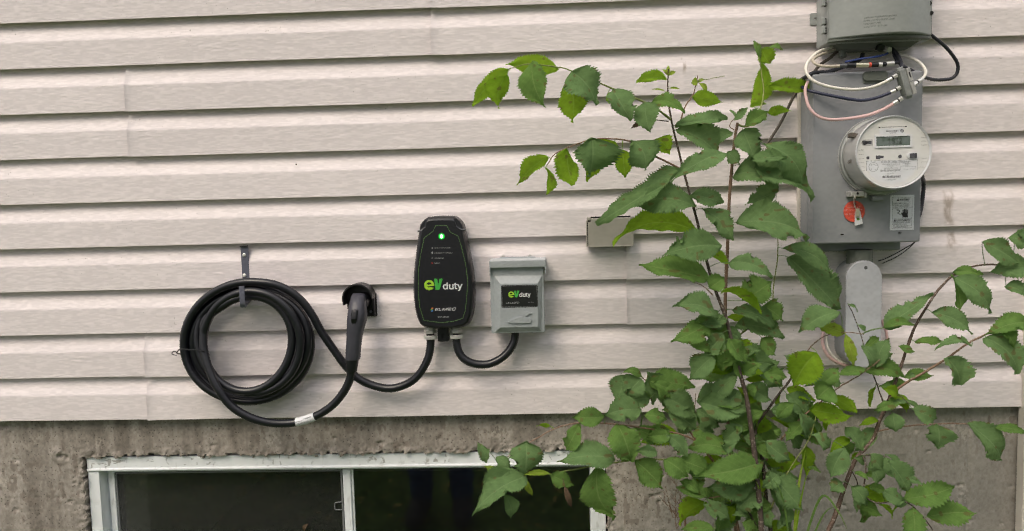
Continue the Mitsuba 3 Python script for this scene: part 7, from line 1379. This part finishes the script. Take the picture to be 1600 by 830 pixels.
yard_tree('yard_tree_001', 2.2, -8.5, 7.0, 2.4, 2, 'tall broad tree behind the viewer on the right')
yard_tree('yard_tree_002', -3.0, -11.0, 6.5, 2.2, 3, 'tall tree behind the viewer on the left')

# ------------------------------------------------------------------ a person standing in the yard, seen only as a dim reflection of jeans in the right pane
def limb(joints, res=0.03, rounds=8):
    """one continuous surface from chains of (point, radius)"""
    parts = []
    for ch in joints:
        for (a, ra), (b, rb) in zip(ch[:-1], ch[1:]):
            parts.append(man(hull(np.vstack([np.array(a) + SPH * ra, np.array(b) + SPH * rb]))))
    m = m3.Manifold.batch_boolean(parts, m3.OpType.Add).refine_to_length(res)
    t = unman(m); t.merge_vertices(); trimesh.smoothing.filter_taubin(t, iterations=rounds); return t
SPH = trimesh.creation.icosphere(2).vertices
def person(px, py):
    g = GROUND + 0.02
    o = np.array([px, py, g])
    J = lambda x, y, z: o + np.array([x, y, z])
    def hand(s):
        w = J(s * .262, .06, .80); ch = [[(w, .024), (J(s * .266, .072, .745), .034)]]
        for k, (dx, L) in enumerate(((-.022, .070), (-.008, .080), (.007, .076), (.020, .060))):
            b = J(s * (.266 + .004), .072 + dx * 1.2, .735); c1 = b + [0, .006, -L * .55]; c2 = c1 + [-s * .010, .010, -L * .45]
            ch.append([(b, .0095), (c1, .009), (c2, .008)])
        b = J(s * .262, .105, .77); ch.append([(b, .012), (b + [-s * .008, .022, -.03], .010), (b + [-s * .012, .030, -.055], .0085)])
        return ch
    arm = lambda s, e=0.0: [(J(s * .19, 0, 1.44), .058 + e), (J(s * .235, -.02, 1.16), .045 + e), (J(s * .258, .05, .86), .032 + e)]
    leg = lambda s, e=0.0: [(J(s * .10, 0, .93), .098 + e), (J(s * .105, .02, .50), .062 + e), (J(s * .11, -.01, .10), .043 + e)]
    foot = lambda s, e=0.0: [(J(s * .11, -.03, .055), .045 + e), (J(s * .125, .14, .035), .038 + e), (J(s * .13, .19, .03), .028 + e)]
    torso = lambda e=0.0: [[(J(-.09, 0, .97), .10 + e), (J(-.10, 0, 1.18), .095 + e), (J(-.12, 0, 1.40), .085 + e), (J(0, 0, 1.48), .06 + e)], [(J(.09, 0, .97), .10 + e), (J(.10, 0, 1.18), .095 + e), (J(.12, 0, 1.40), .085 + e), (J(0, 0, 1.48), .06 + e)],
                           [(J(-.09, 0, .97), .10 + e), (J(.09, 0, .97), .10 + e)], [(J(-.10, 0, 1.18), .095 + e), (J(.10, 0, 1.18), .095 + e)], [(J(-.12, 0, 1.40), .085 + e), (J(.12, 0, 1.40), .085 + e)]]
    head = [[(J(0, -.01, 1.46), .055), (J(0, .005, 1.57), .052)], [(J(0, .01, 1.685), .092), (J(0, .035, 1.60), .058)], [(J(0, .105, 1.655), .010), (J(0, .118, 1.632), .015)],
            [(J(-.085, 0, 1.665), .018), (J(-.088, -.005, 1.64), .014)], [(J(.085, 0, 1.665), .018), (J(.088, -.005, 1.64), .014)], [(J(-.02, .085, 1.598), .010), (J(.02, .085, 1.598), .010)]]
    put('person', limb(head + torso() + [arm(-1), arm(1), leg(-1), leg(1), foot(-1), foot(1)] + hand(-1) + hand(1), 0.02, 6), 'skin', smooth=60)
    jeans = limb([leg(-1, .016), leg(1, .016), [(J(-.09, 0, .93), .118), (J(.09, 0, .93), .118)], [(J(-.08, 0, 1.0), .112), (J(.08, 0, 1.0), .112)]], 0.02, 5)
    v = np.asarray(jeans.vertices); nz = meshkit.fbm((v - o) * [9, 9, 26], 3, 4) - 0.5
    jeans.vertices = v + jeans.vertex_normals * (0.022 * nz)[:, None]
    put('person__jeans', jeans, 'denim', smooth=60)
    put('person__jacket', limb(torso(.024) + [arm(-1, .018), arm(1, .018)], 0.025, 6), 'dark_cloth', smooth=60)
    for s in (-1, 1): put('person__shoe', limb([foot(s, .012)], 0.02, 4), 'dark_cloth', smooth=60)
    for s in (-1, 1): put('person__eye', trimesh.creation.icosphere(2, 0.012).apply_translation(J(s * .034, .088, 1.672)), 'print_white', smooth=True)
    put('person__hair', limb([[(J(0, -.012, 1.71), .093), (J(0, -.03, 1.66), .088)]], 0.02, 4), 'dark_cloth', smooth=60)
plain('skin', (0.42, 0.27, 0.20), 0.55, 0.3)
plain('denim', speckle((0.035, 0.060, 0.135), 0.5, 200, 20), 0.85, 0.15)
plain('dark_cloth', speckle((0.025, 0.025, 0.03), 0.4, 150, 20), 0.85, 0.15)
person(-0.58, -1.98)
tag('person', 'person in blue jeans and a dark jacket seen dimly reflected in the window', 'person')
